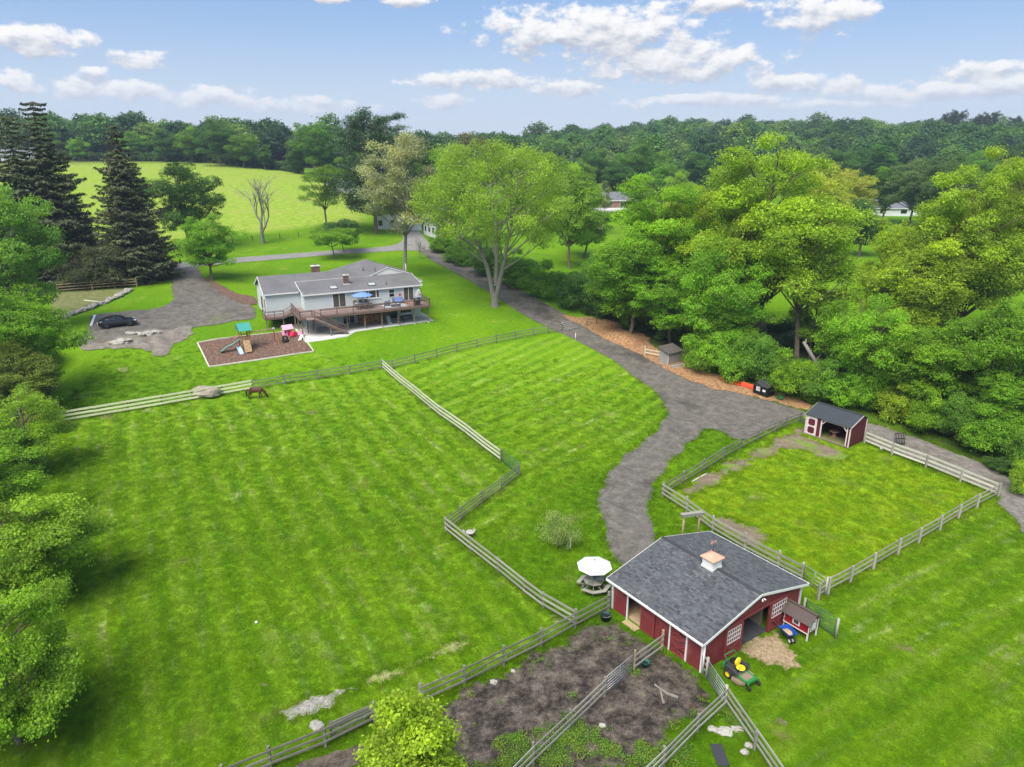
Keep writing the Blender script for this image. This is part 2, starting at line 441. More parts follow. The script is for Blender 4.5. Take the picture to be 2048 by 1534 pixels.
CONTROL = [[11.0, 34.0, 0.0], [0.0, 28.0, 0.0], [-25.0, 28.0, 0.0], [28.0, 28.0, 0.0], [50.0, 30.0, 0.0], [22.0, 55.0, 0.0], [40.0, 45.0, 0.0], [0.0, 50.0, 0.0], [-30.0, 45.0, 0.0], [-55.0, 40.0, 0.0], [-20.0, 62.0, 0.0], [11.0, 45.0, 0.0], [60.0, 55.0, 0.0], [-40.0, 10.0, 0.0], [40.0, 10.0, 0.0], [0.0, 8.0, 0.0], [31.7, 72.1, 0.5], [34.1, 65.7, 0.3], [42.5, 55.7, 0.2], [17.9, 76.0, 0.6], [-49.2, 71.5, 1.0], [-41.5, 76.3, 0.9], [-32.0, 82.7, 0.9], [-17.3, 90.5, 1.1], [-1.2, 63.0, 0.3], [-5.1, 98.9, 1.7], [7.7, 106.6, 2.2], [15.1, 90.5, 1.3], [-43.2, 84.0, 1.7], [-56.1, 83.7, 1.8], [-28.1, 90.0, 1.8], [-39.1, 87.6, 2.2], [-27.1, 93.2, 2.6], [-43.9, 95.6, 3.2], [-31.8, 99.2, 4.0], [-40.4, 96.8, 3.4], [-36.5, 97.8, 3.65], [-28.0, 93.2, 4.0], [-23.3, 95.9, 4.0], [-17.8, 101.6, 4.0], [-12.1, 106.3, 4.0], [-24.8, 106.3, 4.0], [-17.9, 111.4, 4.0], [-48.2, 90.9, 3.6], [-53.7, 89.0, 3.8], [-53.7, 86.2, 5.6], [-53.9, 94.4, 5.8], [-41.7, 95.4, 5.9], [-37.0, 98.0, 6.0], [-53.3, 110.6, 6.2], [-61.9, 101.9, 5.8], [-59.2, 89.8, 4.6], [-61.4, 86.6, 3.5], [-47.9, 121.7, 6.5], [-40.8, 136.6, 6.6], [-15.8, 128.1, 6.2], [-3.4, 115.4, 4.2], [-9.6, 107.6, 3.7], [3.0, 116.1, 4.2], [13.8, 108.8, 2.6], [21.6, 96.1, 1.4], [29.4, 82.8, 0.8], [-69.4, 133.1, 7.0], [-52.0, 147.2, 7.2], [-29.3, 158.9, 7.3], [-18.5, 161.1, 7.0], [-90.2, 132.6, 6.8], [-57.6, 166.3, 8.0], [-79.9, 160.4, 8.2], [-29.2, 188.1, 8.4], [14.4, 162.8, 4.5], [84.6, 179.0, 4.5], [37.1, 238.3, 6.0], [107.9, 166.0, 4.0], [-130.0, 200.0, 11.5], [-75.0, 200.0, 11.5], [-40.0, 210.0, 11.0], [-160.0, 270.0, 18.3], [-100.0, 270.0, 17.6], [-50.0, 265.0, 15.0], [-215.0, 345.0, 22.8], [-140.0, 345.0, 22.5], [-85.0, 320.0, 18.5], [-10.0, 320.0, 11.0], [-300.0, 330.0, 22.0], [60.0, 330.0, 7.0], [140.0, 330.0, 8.0], [250.0, 330.0, 9.0], [120.0, 220.0, 5.0], [190.0, 230.0, 5.0], [20.0, 250.0, 8.0], [0.0, 420.0, 14.0], [-60.0, 480.0, 12.0], [100.0, 480.0, 18.0], [250.0, 480.0, 20.0], [400.0, 480.0, 20.0], [-420.0, 520.0, 21.0], [-250.0, 520.0, 18.0], [-120.0, 560.0, 11.0], [-600.0, 700.0, 34.0], [-380.0, 700.0, 31.0], [-230.0, 700.0, 22.0], [-120.0, 760.0, 12.0], [-20.0, 760.0, 10.0], [90.0, 680.0, 27.0], [200.0, 680.0, 30.0], [340.0, 680.0, 26.0], [560.0, 680.0, 23.0], [800.0, 700.0, 30.0], [-900.0, 700.0, 34.0], [-1500.0, 1400.0, 35.0], [-500.0, 1400.0, 32.0], [0.0, 1400.0, 10.0], [600.0, 1400.0, 30.0], [1500.0, 1400.0, 32.0], [-1500.0, 100.0, 10.0], [1500.0, 100.0, 5.0], [-300.0, 100.0, 6.0], [300.0, 100.0, 2.0], [-1500.0, -500.0, 0.0], [1500.0, -500.0, 0.0], [0.0, -500.0, -2.0], [0.0, 3000.0, 5.0], [-2500.0, 3000.0, 15.0], [2500.0, 3000.0, 15.0]]
SHEETS = {
  'driveway': [(-19.39, 154.69), (-12.09, 138.19), (-5.76, 126.58), (-1.17, 116.91), (2.87, 110.59), (7.7, 105.07), (10.38, 100.98), (13.31, 94.95), (15.45, 88.56), (17.11, 83.28), (17.89, 79.36), (17.85, 76.01), (16.44, 72.06), (13.8, 67.93), (11.19, 64.37), (9.59, 61.62), (8.27, 58.56), (7.5, 55.48), (7.38, 52.9), (7.62, 50.51), (7.54, 48.27), (7.58, 46.33), (8.53, 44.25), (11.46, 46.19), (11.18, 48.64), (11.42, 52.1), (11.92, 55.51), (13.11, 58.8), (15.71, 63.49), (18.39, 67.56), (21.14, 71.24), (22.59, 69.67), (23.48, 67.67), (26.3, 69.66), (30.0, 72.56), (32.73, 74.52), (33.64, 75.99), (32.08, 77.51), (30.58, 79.09), (27.8, 81.69), (24.76, 84.04), (22.44, 87.58), (20.6, 91.37), (18.13, 96.7), (14.65, 102.71), (12.21, 108.16), (9.4, 112.61), (6.36, 116.84), (2.3, 123.9), (-2.25, 132.31), (-7.4, 141.86), (-12.81, 153.58), (-17.9, 164.31), (-21.38, 164.69)],
  'gravel_track': [(38.34, 72.54), (40.03, 71.71), (41.25, 69.85), (42.66, 67.57), (43.85, 65.18), (45.1, 63.13), (45.8, 61.19), (46.36, 57.98), (46.55, 54.94), (41.13, 46.83), (40.83, 48.58), (41.12, 51.35), (41.89, 54.3), (42.75, 56.44), (41.91, 57.95), (40.81, 59.94), (39.69, 62.16), (38.38, 64.28), (37.32, 66.15), (36.73, 67.6)],
  'road': [(-92.93, 120.62), (-82.43, 125.95), (-68.3, 130.86), (-60.76, 138.35), (-51.14, 144.48), (-40.58, 150.82), (-28.91, 156.58), (-24.92, 159.14), (-20.73, 159.39), (-17.83, 163.62), (-20.17, 172.39), (-24.21, 187.83), (-27.72, 203.02), (-31.15, 201.63), (-28.57, 186.55), (-26.3, 175.1), (-26.66, 166.97), (-29.89, 162.22), (-41.88, 155.97), (-52.94, 149.9), (-63.1, 144.03), (-70.81, 136.02), (-85.28, 130.62), (-96.09, 125.07)],
  'parking_drive': [(-65.61, 133.67), (-60.4, 125.22), (-55.68, 115.64), (-53.79, 110.83), (-53.08, 107.16), (-54.12, 105.61), (-55.85, 104.53), (-58.92, 103.24), (-61.45, 101.75), (-60.68, 99.43), (-58.94, 95.91), (-57.61, 91.59), (-56.68, 89.61), (-54.94, 89.03), (-53.57, 90.78), (-52.08, 93.83), (-50.39, 95.95), (-46.25, 99.2), (-43.85, 100.4), (-40.14, 102.28), (-37.98, 103.32), (-40.24, 109.67), (-44.2, 111.54), (-48.31, 116.1), (-53.62, 124.23), (-57.98, 131.6), (-61.31, 137.81), (-63.48, 135.69)],
  'dirt_bank': [(-56.52, 90.18), (-53.84, 91.33), (-52.24, 94.45), (-50.68, 96.59), (-48.42, 98.5), (-46.06, 99.6), (-45.43, 97.16), (-44.96, 94.05), (-46.01, 92.85), (-45.92, 91.12), (-45.7, 88.67), (-46.66, 88.4), (-48.28, 90.14), (-50.47, 90.68), (-51.86, 89.32), (-54.58, 88.38)],
  'house_mulch_bed': [(-55.69, 127.14), (-52.93, 124.7), (-45.76, 115.87), (-42.64, 115.16), (-41.03, 113.0), (-40.1, 109.7), (-44.1, 111.27), (-48.19, 115.79), (-52.88, 123.03)],
  'playground_mulch': [(-42.71, 93.11), (-39.0, 87.3), (-26.9, 92.64), (-31.72, 99.04)],
  'dirt_yard': [(6.53, 39.44), (6.57, 38.82), (4.88, 38.35), (3.02, 36.93), (1.03, 35.42), (-0.72, 34.0), (-2.37, 32.82), (-3.94, 31.7), (-4.95, 31.13), (-4.51, 30.1), (-3.38, 29.05), (-2.68, 27.81), (-2.83, 27.22), (0.56, 27.22), (4.91, 27.22), (7.58, 27.21), (7.72, 28.9), (8.9, 30.07), (9.98, 30.89), (10.98, 32.04), (10.94, 33.41), (11.19, 34.2), (8.63, 36.91)],
  'dirt_corner': [(-7.7, 29.31), (-8.41, 28.8), (-9.23, 28.43), (-10.46, 27.82), (-11.11, 27.35), (-7.29, 27.23)],
  'chip_bank': [(7.66, 113.25), (10.21, 112.48), (13.0, 112.08), (16.66, 110.98), (19.91, 105.07), (20.55, 100.2), (22.14, 95.54), (24.86, 89.52), (27.72, 86.75), (32.63, 81.53), (35.27, 77.5), (33.52, 75.69), (31.79, 77.51), (30.52, 78.93), (27.7, 81.36), (24.62, 83.52), (22.27, 86.84), (20.4, 90.38), (17.92, 95.42), (14.51, 101.62), (12.1, 107.07), (9.29, 111.05)],
  'gravel_path': [(-13.07, 31.07), (-12.11, 30.37), (-11.64, 30.92), (-10.74, 31.35), (-9.61, 32.3), (-8.6, 33.06), (-8.81, 33.26), (-9.95, 32.83), (-10.9, 32.19), (-11.83, 31.61), (-12.7, 31.42)],
  'worn_path': [(-8.68, 33.14), (-7.44, 33.77), (-6.47, 34.17), (-5.77, 35.0), (-4.22, 35.95), (-3.18, 36.48), (-2.6, 36.94), (-2.73, 37.12), (-3.8, 36.63), (-4.81, 35.86), (-5.91, 35.17), (-6.85, 34.42), (-7.91, 33.85)],
  'chip_patch': [(13.85, 36.09), (16.37, 37.81), (17.24, 38.44), (17.21, 37.44), (17.18, 36.09), (17.35, 35.04), (16.41, 34.71), (15.7, 34.82), (14.85, 35.33), (14.15, 35.71)],
  'paddock_dirt': [(31.77, 71.73), (30.66, 69.13), (31.84, 67.63), (33.82, 65.12), (32.48, 63.22), (30.36, 64.01), (29.36, 66.56), (25.07, 64.38), (19.82, 59.84), (16.25, 56.27), (15.09, 57.0), (15.85, 58.34), (19.84, 61.58), (24.41, 65.41), (28.76, 69.14)],
  'paddock_bare_patch': [(16.82, 52.41), (18.16, 51.76), (19.37, 50.79), (20.24, 49.68), (19.08, 48.61), (19.73, 47.01), (19.05, 46.87), (17.94, 48.31), (16.54, 51.09)],
  'patio_slab': [(-32.84, 102.86), (-28.28, 93.98), (-23.11, 96.75), (-22.49, 99.3), (-18.91, 101.72), (-11.95, 105.89), (-14.77, 112.33), (-19.07, 112.3), (-31.39, 105.36)],
  'bank_bed': [(-75.69, 117.0), (-70.32, 117.36), (-64.59, 118.93), (-63.1, 116.64), (-63.6, 111.14), (-64.18, 106.28), (-64.83, 102.0), (-65.83, 100.62), (-68.06, 102.33), (-73.06, 110.55)],
}
FENCES = {
  'new_board': [(-49.07, 71.35), (-46.15, 73.12), (-43.29, 74.96), (-40.4, 76.93), (-37.66, 78.82), (-34.81, 80.63), (-31.88, 82.43)],
  'north_grey': [(-31.88, 82.43), (-28.42, 84.21), (-24.81, 85.99), (-21.04, 87.78), (-17.18, 89.86), (-15.84, 90.0), (-13.13, 91.81), (-10.37, 93.89), (-7.75, 96.19), (-5.04, 98.41), (-2.27, 100.3), (0.52, 101.96), (3.28, 103.61), (5.51, 104.78), (7.69, 106.02)],
  'pale_long': [(-17.2, 90.0), (-15.49, 87.46), (-13.98, 85.1), (-12.07, 82.03), (-10.08, 78.49), (-8.16, 75.08), (-6.48, 72.41), (-4.71, 69.46), (-2.94, 66.2), (-1.12, 63.13)],
  'zig_grey': [(0.65, 60.06), (-0.94, 57.4), (-2.59, 54.79), (-4.24, 52.04), (-5.31, 50.31)],
  'pale_south': [(-5.31, 50.31), (-3.15, 47.38), (-1.02, 44.58), (0.83, 41.98), (2.1, 40.35), (4.06, 38.42)],
  'yard_west': [(6.39, 40.08), (4.05, 38.27), (1.78, 36.45), (-0.51, 34.81), (-2.75, 33.19), (-5.08, 31.69)],
  'yard_far_west': [(-7.39, 30.4), (-9.62, 28.79), (-12.01, 27.43), (-13.89, 26.32)],
  'yard_mid_a': [(9.18, 36.12), (7.17, 34.29)],
  'yard_mid_b': [(5.2, 32.29), (3.02, 29.82), (1.05, 27.63), (-0.34, 25.98)],
  'yard_south': [(11.76, 31.53), (9.8, 29.74), (7.55, 27.5), (5.89, 25.92)],
  'corner_east': [(11.76, 31.53), (12.42, 28.56), (12.93, 26.2)],
  'barn_stub': [(11.16, 34.08), (11.31, 33.73)],
  'paddock_north': [(13.26, 56.1), (15.62, 58.53), (18.11, 61.05), (20.64, 63.62), (23.15, 66.0), (25.51, 68.03), (27.96, 70.04), (29.67, 71.34), (31.7, 72.69)],
  'paddock_south': [(13.26, 56.1), (14.75, 53.45), (16.12, 50.31), (17.84, 47.59), (19.53, 45.16), (20.66, 43.58)],
  'paddock_east': [(20.9, 41.24), (21.81, 41.86), (24.01, 43.28), (26.45, 44.96), (29.25, 46.88), (31.67, 48.48), (34.38, 50.32), (36.93, 52.14), (39.54, 53.89), (42.52, 55.75)],
  'paddock_track': [(42.52, 55.75), (40.97, 58.67), (39.43, 61.62), (37.59, 64.4), (36.15, 67.12)],
  'conifer_rail': [(-63.74, 119.62), (-66.88, 118.61), (-70.17, 117.53), (-75.01, 115.95)],
  'hay_wire': [(-80.12, 156.3), (-76.92, 158.85), (-73.07, 161.5), (-68.89, 163.73), (-64.44, 165.55), (-60.65, 167.94), (-55.16, 170.98), (-51.27, 173.21)],
  'shed_stub': [(18.61, 95.58), (20.44, 94.4)],
  'chip_stub': [(11.72, 108.21), (13.29, 108.9)],
}
GATES = {
  'green_tube': [(-1.12, 63.13), (0.65, 60.06)],
  'yard_tube': [(7.17, 34.29), (5.2, 32.29)],
  'corner_tube': [(11.31, 33.73), (11.76, 31.53)],
  'paddock_gate': [(20.66, 43.58), (21.59, 41.75)],
  'drive_gate': [(7.69, 106.02), (11.72, 108.21)],
  'green_panel': [(19.14, 39.4), (20.38, 37.28)],
  'pasture_gap': [(-7.37, 30.3), (-9.36, 28.99)],
  'shelter_gate': [(31.7, 72.69), (32.09, 71.73)],
}
SPOT = {
  'horse_tail': (-31.54, 79.63),
  'horse_nose': (-29.48, 80.24),
  'mower_rl': (12.57, 33.99),
  'mower_fl': (13.41, 32.72),
  'mower_fr': (14.19, 33.24),
  'coop_leg': (18.45, 36.96),
  'wheelbarrow_wheel': (17.42, 36.74),
  'wheelbarrow_leg': (17.23, 37.36),
  'bucket_dark': (6.11, 39.08),
  'bucket_green': (7.92, 34.69),
  'picnic': (5.71, 42.55),
  'apple': (3.73, 48.28),
  'white_post': (4.49, 47.85),
  'stone_bench': (-3.31, 49.54),
  'portal_a': (13.26, 48.58),
  'portal_b': (14.54, 48.89),
  'shed_fl': (20.2, 92.46),
  'shed_fr': (20.98, 91.41),
  'shed_br': (24.11, 93.57),
  'boards': (22.27, 91.16),
  'orange_a': (27.6, 84.69),
  'orange_b': (29.08, 82.93),
  'dumpster_l': (29.28, 81.45),
  'dumpster_r': (30.33, 79.91),
  'green_mower': (31.82, 79.76),
  'log_base': (39.86, 83.39),
  'drive_post': (9.44, 102.17),
  'pallet_a': (39.01, 66.62),
  'pallet_b': (39.86, 66.61),
  'white_can': (37.19, 65.64),
  'boulder_fence': (-36.2, 78.99),
  'boulder_path': (-10.47, 30.1),
  'rock1': (-1.07, 33.36),
  'rock2': (0.06, 34.32),
  'rock3': (4.83, 30.15),
  'junk': (8.59, 32.42),
  'slab_a': (11.3, 29.74),
  'slab_b': (10.65, 29.91),
  'slab_c': (12.01, 29.94),
  'rock4': (12.24, 28.81),
  'rock5': (11.89, 28.37),
  'brown_clod': (10.01, 31.46),
  'plank_a': (10.56, 28.9),
  'plank_b': (10.58, 27.54),
  'leaf_clump1': (12.1, 30.69),
  'weed1': (3.15, 29.43),
  'weed2': (4.89, 28.54),
  'weed3': (2.06, 28.17),
  'weed4': (8.28, 28.22),
  'weed5': (6.61, 28.04),
  'weed6': (7.22, 34.23),
  'car_r': (-56.34, 94.62),
  'car_f': (-52.91, 97.02),
  'wheel_stop_a': (-60.86, 101.37),
  'wheel_stop_b': (-58.65, 96.34),
  'swing_tower': (-35.83, 92.07),
  'slide_end': (-38.67, 90.59),
  'swing_leg': (-32.64, 94.47),
  'toys': (-31.51, 96.63),
  'tyre': (-31.32, 94.8),
  'blue_slide': (-35.95, 90.77),
  'toddler_slide_b': (-29.35, 94.73),
  'rock_wall_a': (-63.63, 117.03),
  'rock_wall_b': (-65.37, 100.09),
  'wall_plank_a': (-65.93, 107.87),
  'wall_plank_b': (-63.14, 106.68),
  'bank_shrub': (-67.34, 106.54),
  'fence_log_a': (16.47, 58.84),
  'fence_log_b': (18.38, 60.59),
  'bankrock1': (-51.78, 93.92),
  'bankrock2': (-50.88, 94.16),
  'bankrock3': (-50.13, 94.91),
  'bankrock4': (-49.6, 95.57),
  'bankrock5': (-51.6, 91.67),
  'bankrock6': (-52.32, 90.8),
  'bankrock7': (-51.86, 91.09),
  'shrub_mulch1': (-42.65, 111.35),
  'shrub_mulch2': (-40.75, 110.51),
  'bare_shrub': (-19.42, 150.47),
  'clip_top': (14.5, 45.08),
  'ball': (-16.62, 38.8),
  'spool': (33.32, 67.23),
}
TREES = [
  ('near', -33.02, 41, 7.8, 10.93, 'n', 'broadleaf_tree', 'bright green leafy tree with branches reaching over the striped pasture at the left edge', None),
  ('near', -25.62, 29, 8.5, 8.26, 'n', 'broadleaf_tree', 'yellow green leafy tree filling the bottom left corner', None),
  ('loose', -45.07, 60, 8.62, 11.41, 'n', 'broadleaf_tree', 'yellow green tree where the pale board fence meets the left edge', None),
  ('loose', -41.0, 50, 8.07, 8.99, 'b', 'broadleaf_tree', 'darker leafy tree at the left edge between the fence end and the lowest trees', None),
  ('round', -54.71, 76, 13.64, 11.65, 'b', 'broadleaf_tree', 'mid green broadleaf tree at the left edge level with the parked black car', None),
  ('round', -66.2, 92, 20.03, 12.95, 'm2', 'broadleaf_tree', 'tall fresh green maple at the left edge in front of the spruces', None),
  ('round', -52.75, 72, 8.4, 10.16, 'o', 'broadleaf_tree', 'olive green bushy tree at the left edge above the pale board fence', None),
  ('conifer', -78.34, 124.54, 30.41, 18.24, 'c', 'spruce_tree', 'tallest dark spruce with a thin ragged top at the left', None),
  ('conifer', -81.59, 122.04, 28.17, 16.69, 'c', 'spruce_tree', 'dark spruce cut by the left edge behind the fresh green maple', None),
  ('conifer', -66.05, 125.22, 26.39, 15.86, 'c2', 'spruce_tree', 'dark cone shaped spruce standing before the pale hay field', None),
  ('conifer', -74.7, 124.74, 14.72, 13.88, 'c', 'spruce_tree', 'lower dark spruce between the two tall spruces', None),
  ('conifer', -67.3, 131.77, 13.53, 10.06, 'c2', 'spruce_tree', 'short dark spruce at the right end of the spruce row', None),
  ('conifer', -76.05, 119.87, 8.82, 9.26, 'c', 'spruce_tree', 'low drooping spruce behind the dark rail fence', None),
  ('round', -69.3, 155.44, 18.15, 17.05, 'd', 'broadleaf_tree', 'dark green maple behind the round bright tree by the road', None),
  ('round', -53.18, 125.11, 11.34, 11.88, 'b', 'broadleaf_tree', 'round bright green tree beside the parking drive entrance', None),
  ('bare', -57.07, 164.79, 15.1, 13.58, 'g', 'bare_tree', 'leafless grey tree at the edge of the pale hay field', None),
  ('open', -46.8, 181.56, 15.88, 18.6, 'm', 'broadleaf_tree', 'thin crowned tree with several grey stems near the hay field corner', None),
  ('dogwood', -36.47, 147.23, 6.3, 10.26, 'b', 'small_tree', 'low flat topped small tree on the lawn beside the road behind the house', None),
  ('pine', -34.06, 181, 28.77, 21.41, 'p', 'pine_tree', 'tall dark ragged white pine behind the pale tree', None),
  ('open', -19.9, 130.18, 25.03, 15.18, 't', 'broadleaf_tree', 'tall pale tan budding tree just right of the house roof', None),
  ('bare', -19.35, 149.89, 4.15, 5.24, 'g', 'bare_shrub', 'small leafless shrub at the fork of the road and driveway', None),
  ('twin', -2.81, 115.47, 25.7, 25.96, 'b2', 'maple_tree', 'huge spreading light green maple with forked trunk beside the driveway', None),
  ('round', -80.14, 300, 20.12, 16.05, 'm', 'broadleaf_tree', 'narrow green tree at the far corner of the hay field', None),
  ('oval', -75.94, 305, 19.13, 10.61, 'd', 'broadleaf_tree', 'narrow dark tree beside the green one at the hay field corner', None),
  ('round', -87.65, 302, 9.57, 12.18, 'd', 'broadleaf_tree', 'low dark tree at the right end of the hay field hedge', None),
  ('round', -51.22, 240, 14.4, 15.41, 'm', 'broadleaf_tree', 'green tree just left of the tall ragged pine', None),
  ('round', -29.45, 240, 18.33, 12.97, 'd', 'broadleaf_tree', 'dark green tree between the pale tan tree and the huge maple', None),
  ('dogwood', -36.48, 155.19, 6.91, 8.62, 'd', 'small_tree', 'dark bushy small tree between the road bend and the white house', None),
  ('round', -13.53, 170, 21.44, 12.78, 'b', 'broadleaf_tree', 'bright green tree showing behind the left side of the huge maple', None),
  ('loose', -10.54, 230, 22.88, 17.09, 'r', 'broadleaf_tree', 'brownish bare topped tree rising behind the huge maple', None),
  ('round', 12.22, 150, 20.92, 13.43, 'b2', 'broadleaf_tree', 'light green tree showing behind the right side of the huge maple', None),
  ('round', 16.47, 165, 13.03, 12.57, 'm', 'broadleaf_tree', 'green tree behind the shrub row where the far lawn opens', None),
  ('birch', 24.54, 200, 14.23, 9.6, 'g2', 'birch_tree', 'pale stemmed thin birch in front of the low brick house', None),
  ('round', -124.77, 318, 18.59, 21.21, 'd', 'broadleaf_tree', 'large dark rounded tree at the top edge of the hay field', None),
  ('round', -114.22, 316, 13.59, 16.92, 'm', 'broadleaf_tree', 'green tree just right of the large dark one above the hay field', None),
  ('oval', -103.93, 312, 9.87, 12.56, 'd', 'broadleaf_tree', 'dark low tree above the right part of the hay field', None),
  ('round', -141.92, 330, 14.69, 19.83, 'm', 'broadleaf_tree', 'soft green tree left of the large dark one above the hay field', None),
  ('oval', -154.53, 332, 13.86, 13.3, 'd', 'broadleaf_tree', 'dark upright tree above the middle of the hay field', None),
  ('round', -173.77, 345, 13.01, 20.74, 'm2', 'broadleaf_tree', 'green tree behind the tip of the cone shaped spruce', None),
  ('round', -194.83, 335, 10.13, 15.68, 'b', 'broadleaf_tree', 'small light green tree beside the far left farmhouse', None),
  ('round', -223.81, 365, 13.3, 17.06, 'm', 'broadleaf_tree', 'green tree behind the far left farmhouse', None),
  ('tall', 21.8, 107.04, 22.95, 15.0, 'b', 'broadleaf_tree', 'tall bright green maple left of the wood beside the far lawn', None),
  ('round', 17.81, 104, 14.72, 12.57, 'b', 'broadleaf_tree', 'lush bright green tree overhanging the wood chip bank', None),
  ('tall', 27.96, 108, 21.55, 14.4, 'y', 'broadleaf_tree', 'yellow green tree in the middle of the wood left of the tallest one', None),
  ('loose', 27.59, 92, 16.7, 11.86, 'b', 'broadleaf_tree', 'mid height light green tree below the tallest tree of the wood', None),
  ('round', 23.33, 101, 11.17, 13.75, 'b', 'broadleaf_tree', 'bright green tree standing behind the small grey shed', None),
  ('round', 28.7, 92, 9.91, 11.33, 'b', 'broadleaf_tree', 'dense green tree right of the small grey shed', None),
  ('tall', 34.64, 98, 28.8, 18.48, 'y', 'broadleaf_tree', 'tallest broad yellow green tree in the middle of the right wood', None),
  ('open', 38.84, 92.94, 21.88, 13.84, 'y', 'broadleaf_tree', 'thin crowned tree with a straight bare trunk left of the leaning log', None),
  ('open', 44.61, 105, 24.95, 9.55, 'y2', 'broadleaf_tree', 'slender yellowish tree right of the tallest tree', None),
  ('open', 32.76, 96, 19.27, 11.6, 'y', 'broadleaf_tree', 'loose yellowish tree with dark stems under the tallest tree', None),
  ('round', 53.46, 98, 18.38, 11.14, 'y', 'broadleaf_tree', 'yellow green tree standing right of the far meadow gap', None),
  ('loose', 41.06, 77, 12.64, 9.6, 'b', 'broadleaf_tree', 'leafy green tree behind the red run-in shelter', None),
  ('round', 50.88, 88, 17.38, 12.63, 'y', 'broadleaf_tree', 'yellow green tree in the right wood behind the shelter fence', None),
  ('tall', 59.22, 92, 25.89, 16.21, 'y', 'broadleaf_tree', 'broad yellow green tree high at the right edge of the wood', None),
  ('tall', 69.31, 100, 27.28, 14.69, 'y', 'broadleaf_tree', 'tall yellow green tree cut by the right edge', None),
  ('loose', 58.14, 96, 21.24, 12.24, 'y2', 'broadleaf_tree', 'pale yellow green tree left of the broad one at the right edge', None),
  ('round', 49.01, 75, 10.92, 11.62, 'b', 'broadleaf_tree', 'green tree low over the gravel track at the right', None),
  ('round', 50.83, 70, 14.31, 10.84, 'b', 'broadleaf_tree', 'lush green tree overhanging the right edge above the gravel track', None),
  ('round', 49.69, 67, 7.22, 9.08, 'b', 'broadleaf_tree', 'low rounded green tree beside the gravel track at the right edge', None),
  ('loose', 41.21, 84, 11.53, 9.18, 'b', 'broadleaf_tree', 'green tree right of the leaning log', None),
  ('round', 43.12, 74, 10.64, 8.2, 'b', 'broadleaf_tree', 'bushy green tree just right of the red run-in shelter', None),
  ('loose', 41.45, 95, 10.88, 8.22, 'b2', 'broadleaf_tree', 'light green young tree at the foot of the far meadow gap', None),
  ('oval', 82.62, 170, 13.1, 10.59, 'd', 'broadleaf_tree', 'dark green tree at the back of the far meadow gap', None),
  ('round', 125.96, 230, 20.6, 18.8, 'g3', 'broadleaf_tree', 'grey green tree above the far meadow near the long roof', None),
  ('round', 126.27, 215, 21.79, 19.06, 'g3', 'broadleaf_tree', 'grey green tree right of the long far roof', None),
  ('round', 89.88, 200, 18.22, 15.07, 'y2', 'broadleaf_tree', 'yellowish tree far behind the slender one', None),
  ('round', 122.3, 240, 17.19, 13.1, 'm', 'broadleaf_tree', 'small green tree just left of the long far roof', None),
  ('round', 13.26, 300, 17.2, 22.31, 'm', 'broadleaf_tree', 'green tree in the far row just right of the huge maple top', None),
  ('round', 26.03, 285, 16.04, 17.39, 'm2', 'broadleaf_tree', 'rounded green tree above the low brick house roof', None),
  ('round', 33.32, 300, 19.47, 16.23, 'd', 'broadleaf_tree', 'dark rounded tree behind the low brick house', None),
  ('round', 41.13, 290, 16.03, 13.77, 'd', 'broadleaf_tree', 'dark green tree right of the low brick house chimney end', None),
  ('round', 54.99, 310, 23.29, 23.03, 'm', 'broadleaf_tree', 'broad light topped tree in front of the far wooded hill', None),
  ('round', 53.43, 260, 18.47, 15.9, 'm2', 'broadleaf_tree', 'light green tree behind the tall bright maple', None),
  ('round', 57.58, 250, 14.68, 11.94, 'b2', 'broadleaf_tree', 'pale rounded willow like tree behind the wood', None),
  ('round', 78.06, 310, 19.72, 18.88, 'd', 'broadleaf_tree', 'dark rounded tree in front of the far hill left of the tallest tree', None),
  ('round', 2.46, 230, 19.33, 14.04, 'b2', 'broadleaf_tree', 'light green tree behind the crown of the huge maple', None),
  ('round', 116.37, 290, 15.64, 15.76, 'd', 'broadleaf_tree', 'dark tree just right of the tallest tree in the far row', None),
  ('round', 138.12, 310, 20.23, 20.97, 'd', 'broadleaf_tree', 'dark green tree in the far row above the meadow', None),
  ('round', 157.23, 320, 21.54, 21.6, 'd', 'broadleaf_tree', 'dark broad tree far behind the long roof', None),
  ('round', 187.85, 300, 20.19, 18.27, 'm', 'broadleaf_tree', 'green tree in the far row near the right edge', None),
  ('round', 201.47, 300, 21.98, 20.27, 'd', 'broadleaf_tree', 'dark tree in the far row cut by the right edge', None),
  ('round', -30.83, 320, 14.02, 15.1, 'm2', 'broadleaf_tree', 'far green tree in the gap left of the huge maple', None),
  ('round', 79.26, 270, 16.53, 14.69, 'm', 'broadleaf_tree', 'green tree in the far row left behind the tallest tree', None),
  ('shrub', -15.46, 159.01, 4.71, 6.64, 'm', 'leafy_shrub', 'leafy shrub at the top of the driveway beside the road fork', None),
  ('shrub', -10.21, 146.6, 5.09, 8.2, 'm', 'leafy_shrub', 'green shrub second from the road along the driveway', None),
  ('shrub', -4.76, 137.53, 5.58, 8.69, 'd', 'leafy_shrub', 'dark shrub behind the huge maple trunk', None),
  ('shrub', 1.47, 129.69, 6.39, 9.13, 'm', 'leafy_shrub', 'green shrub beside the driveway right of the huge maple trunk', None),
  ('shrub', 5.73, 121.71, 6.5, 7.75, 'm', 'leafy_shrub', 'rounded shrub on the driveway edge before the far lawn', None),
  ('shrub', 10.51, 116.18, 6.1, 8.27, 'd', 'leafy_shrub', 'dark leafy shrub at the start of the wood chip bank', None),
  ('shrub', 15.59, 113.36, 6.72, 8.09, 'd', 'leafy_shrub', 'dense green shrub above the wood chip bank', None),
  ('shrub', 16.3, 138.67, 5.85, 5.85, 'm', 'leafy_shrub', 'small shrub on the far lawn edge', None),
  ('shrub', 19.24, 108.06, 5.15, 6.99, 'm', 'leafy_shrub', 'green shrub behind the wood chip heap', None),
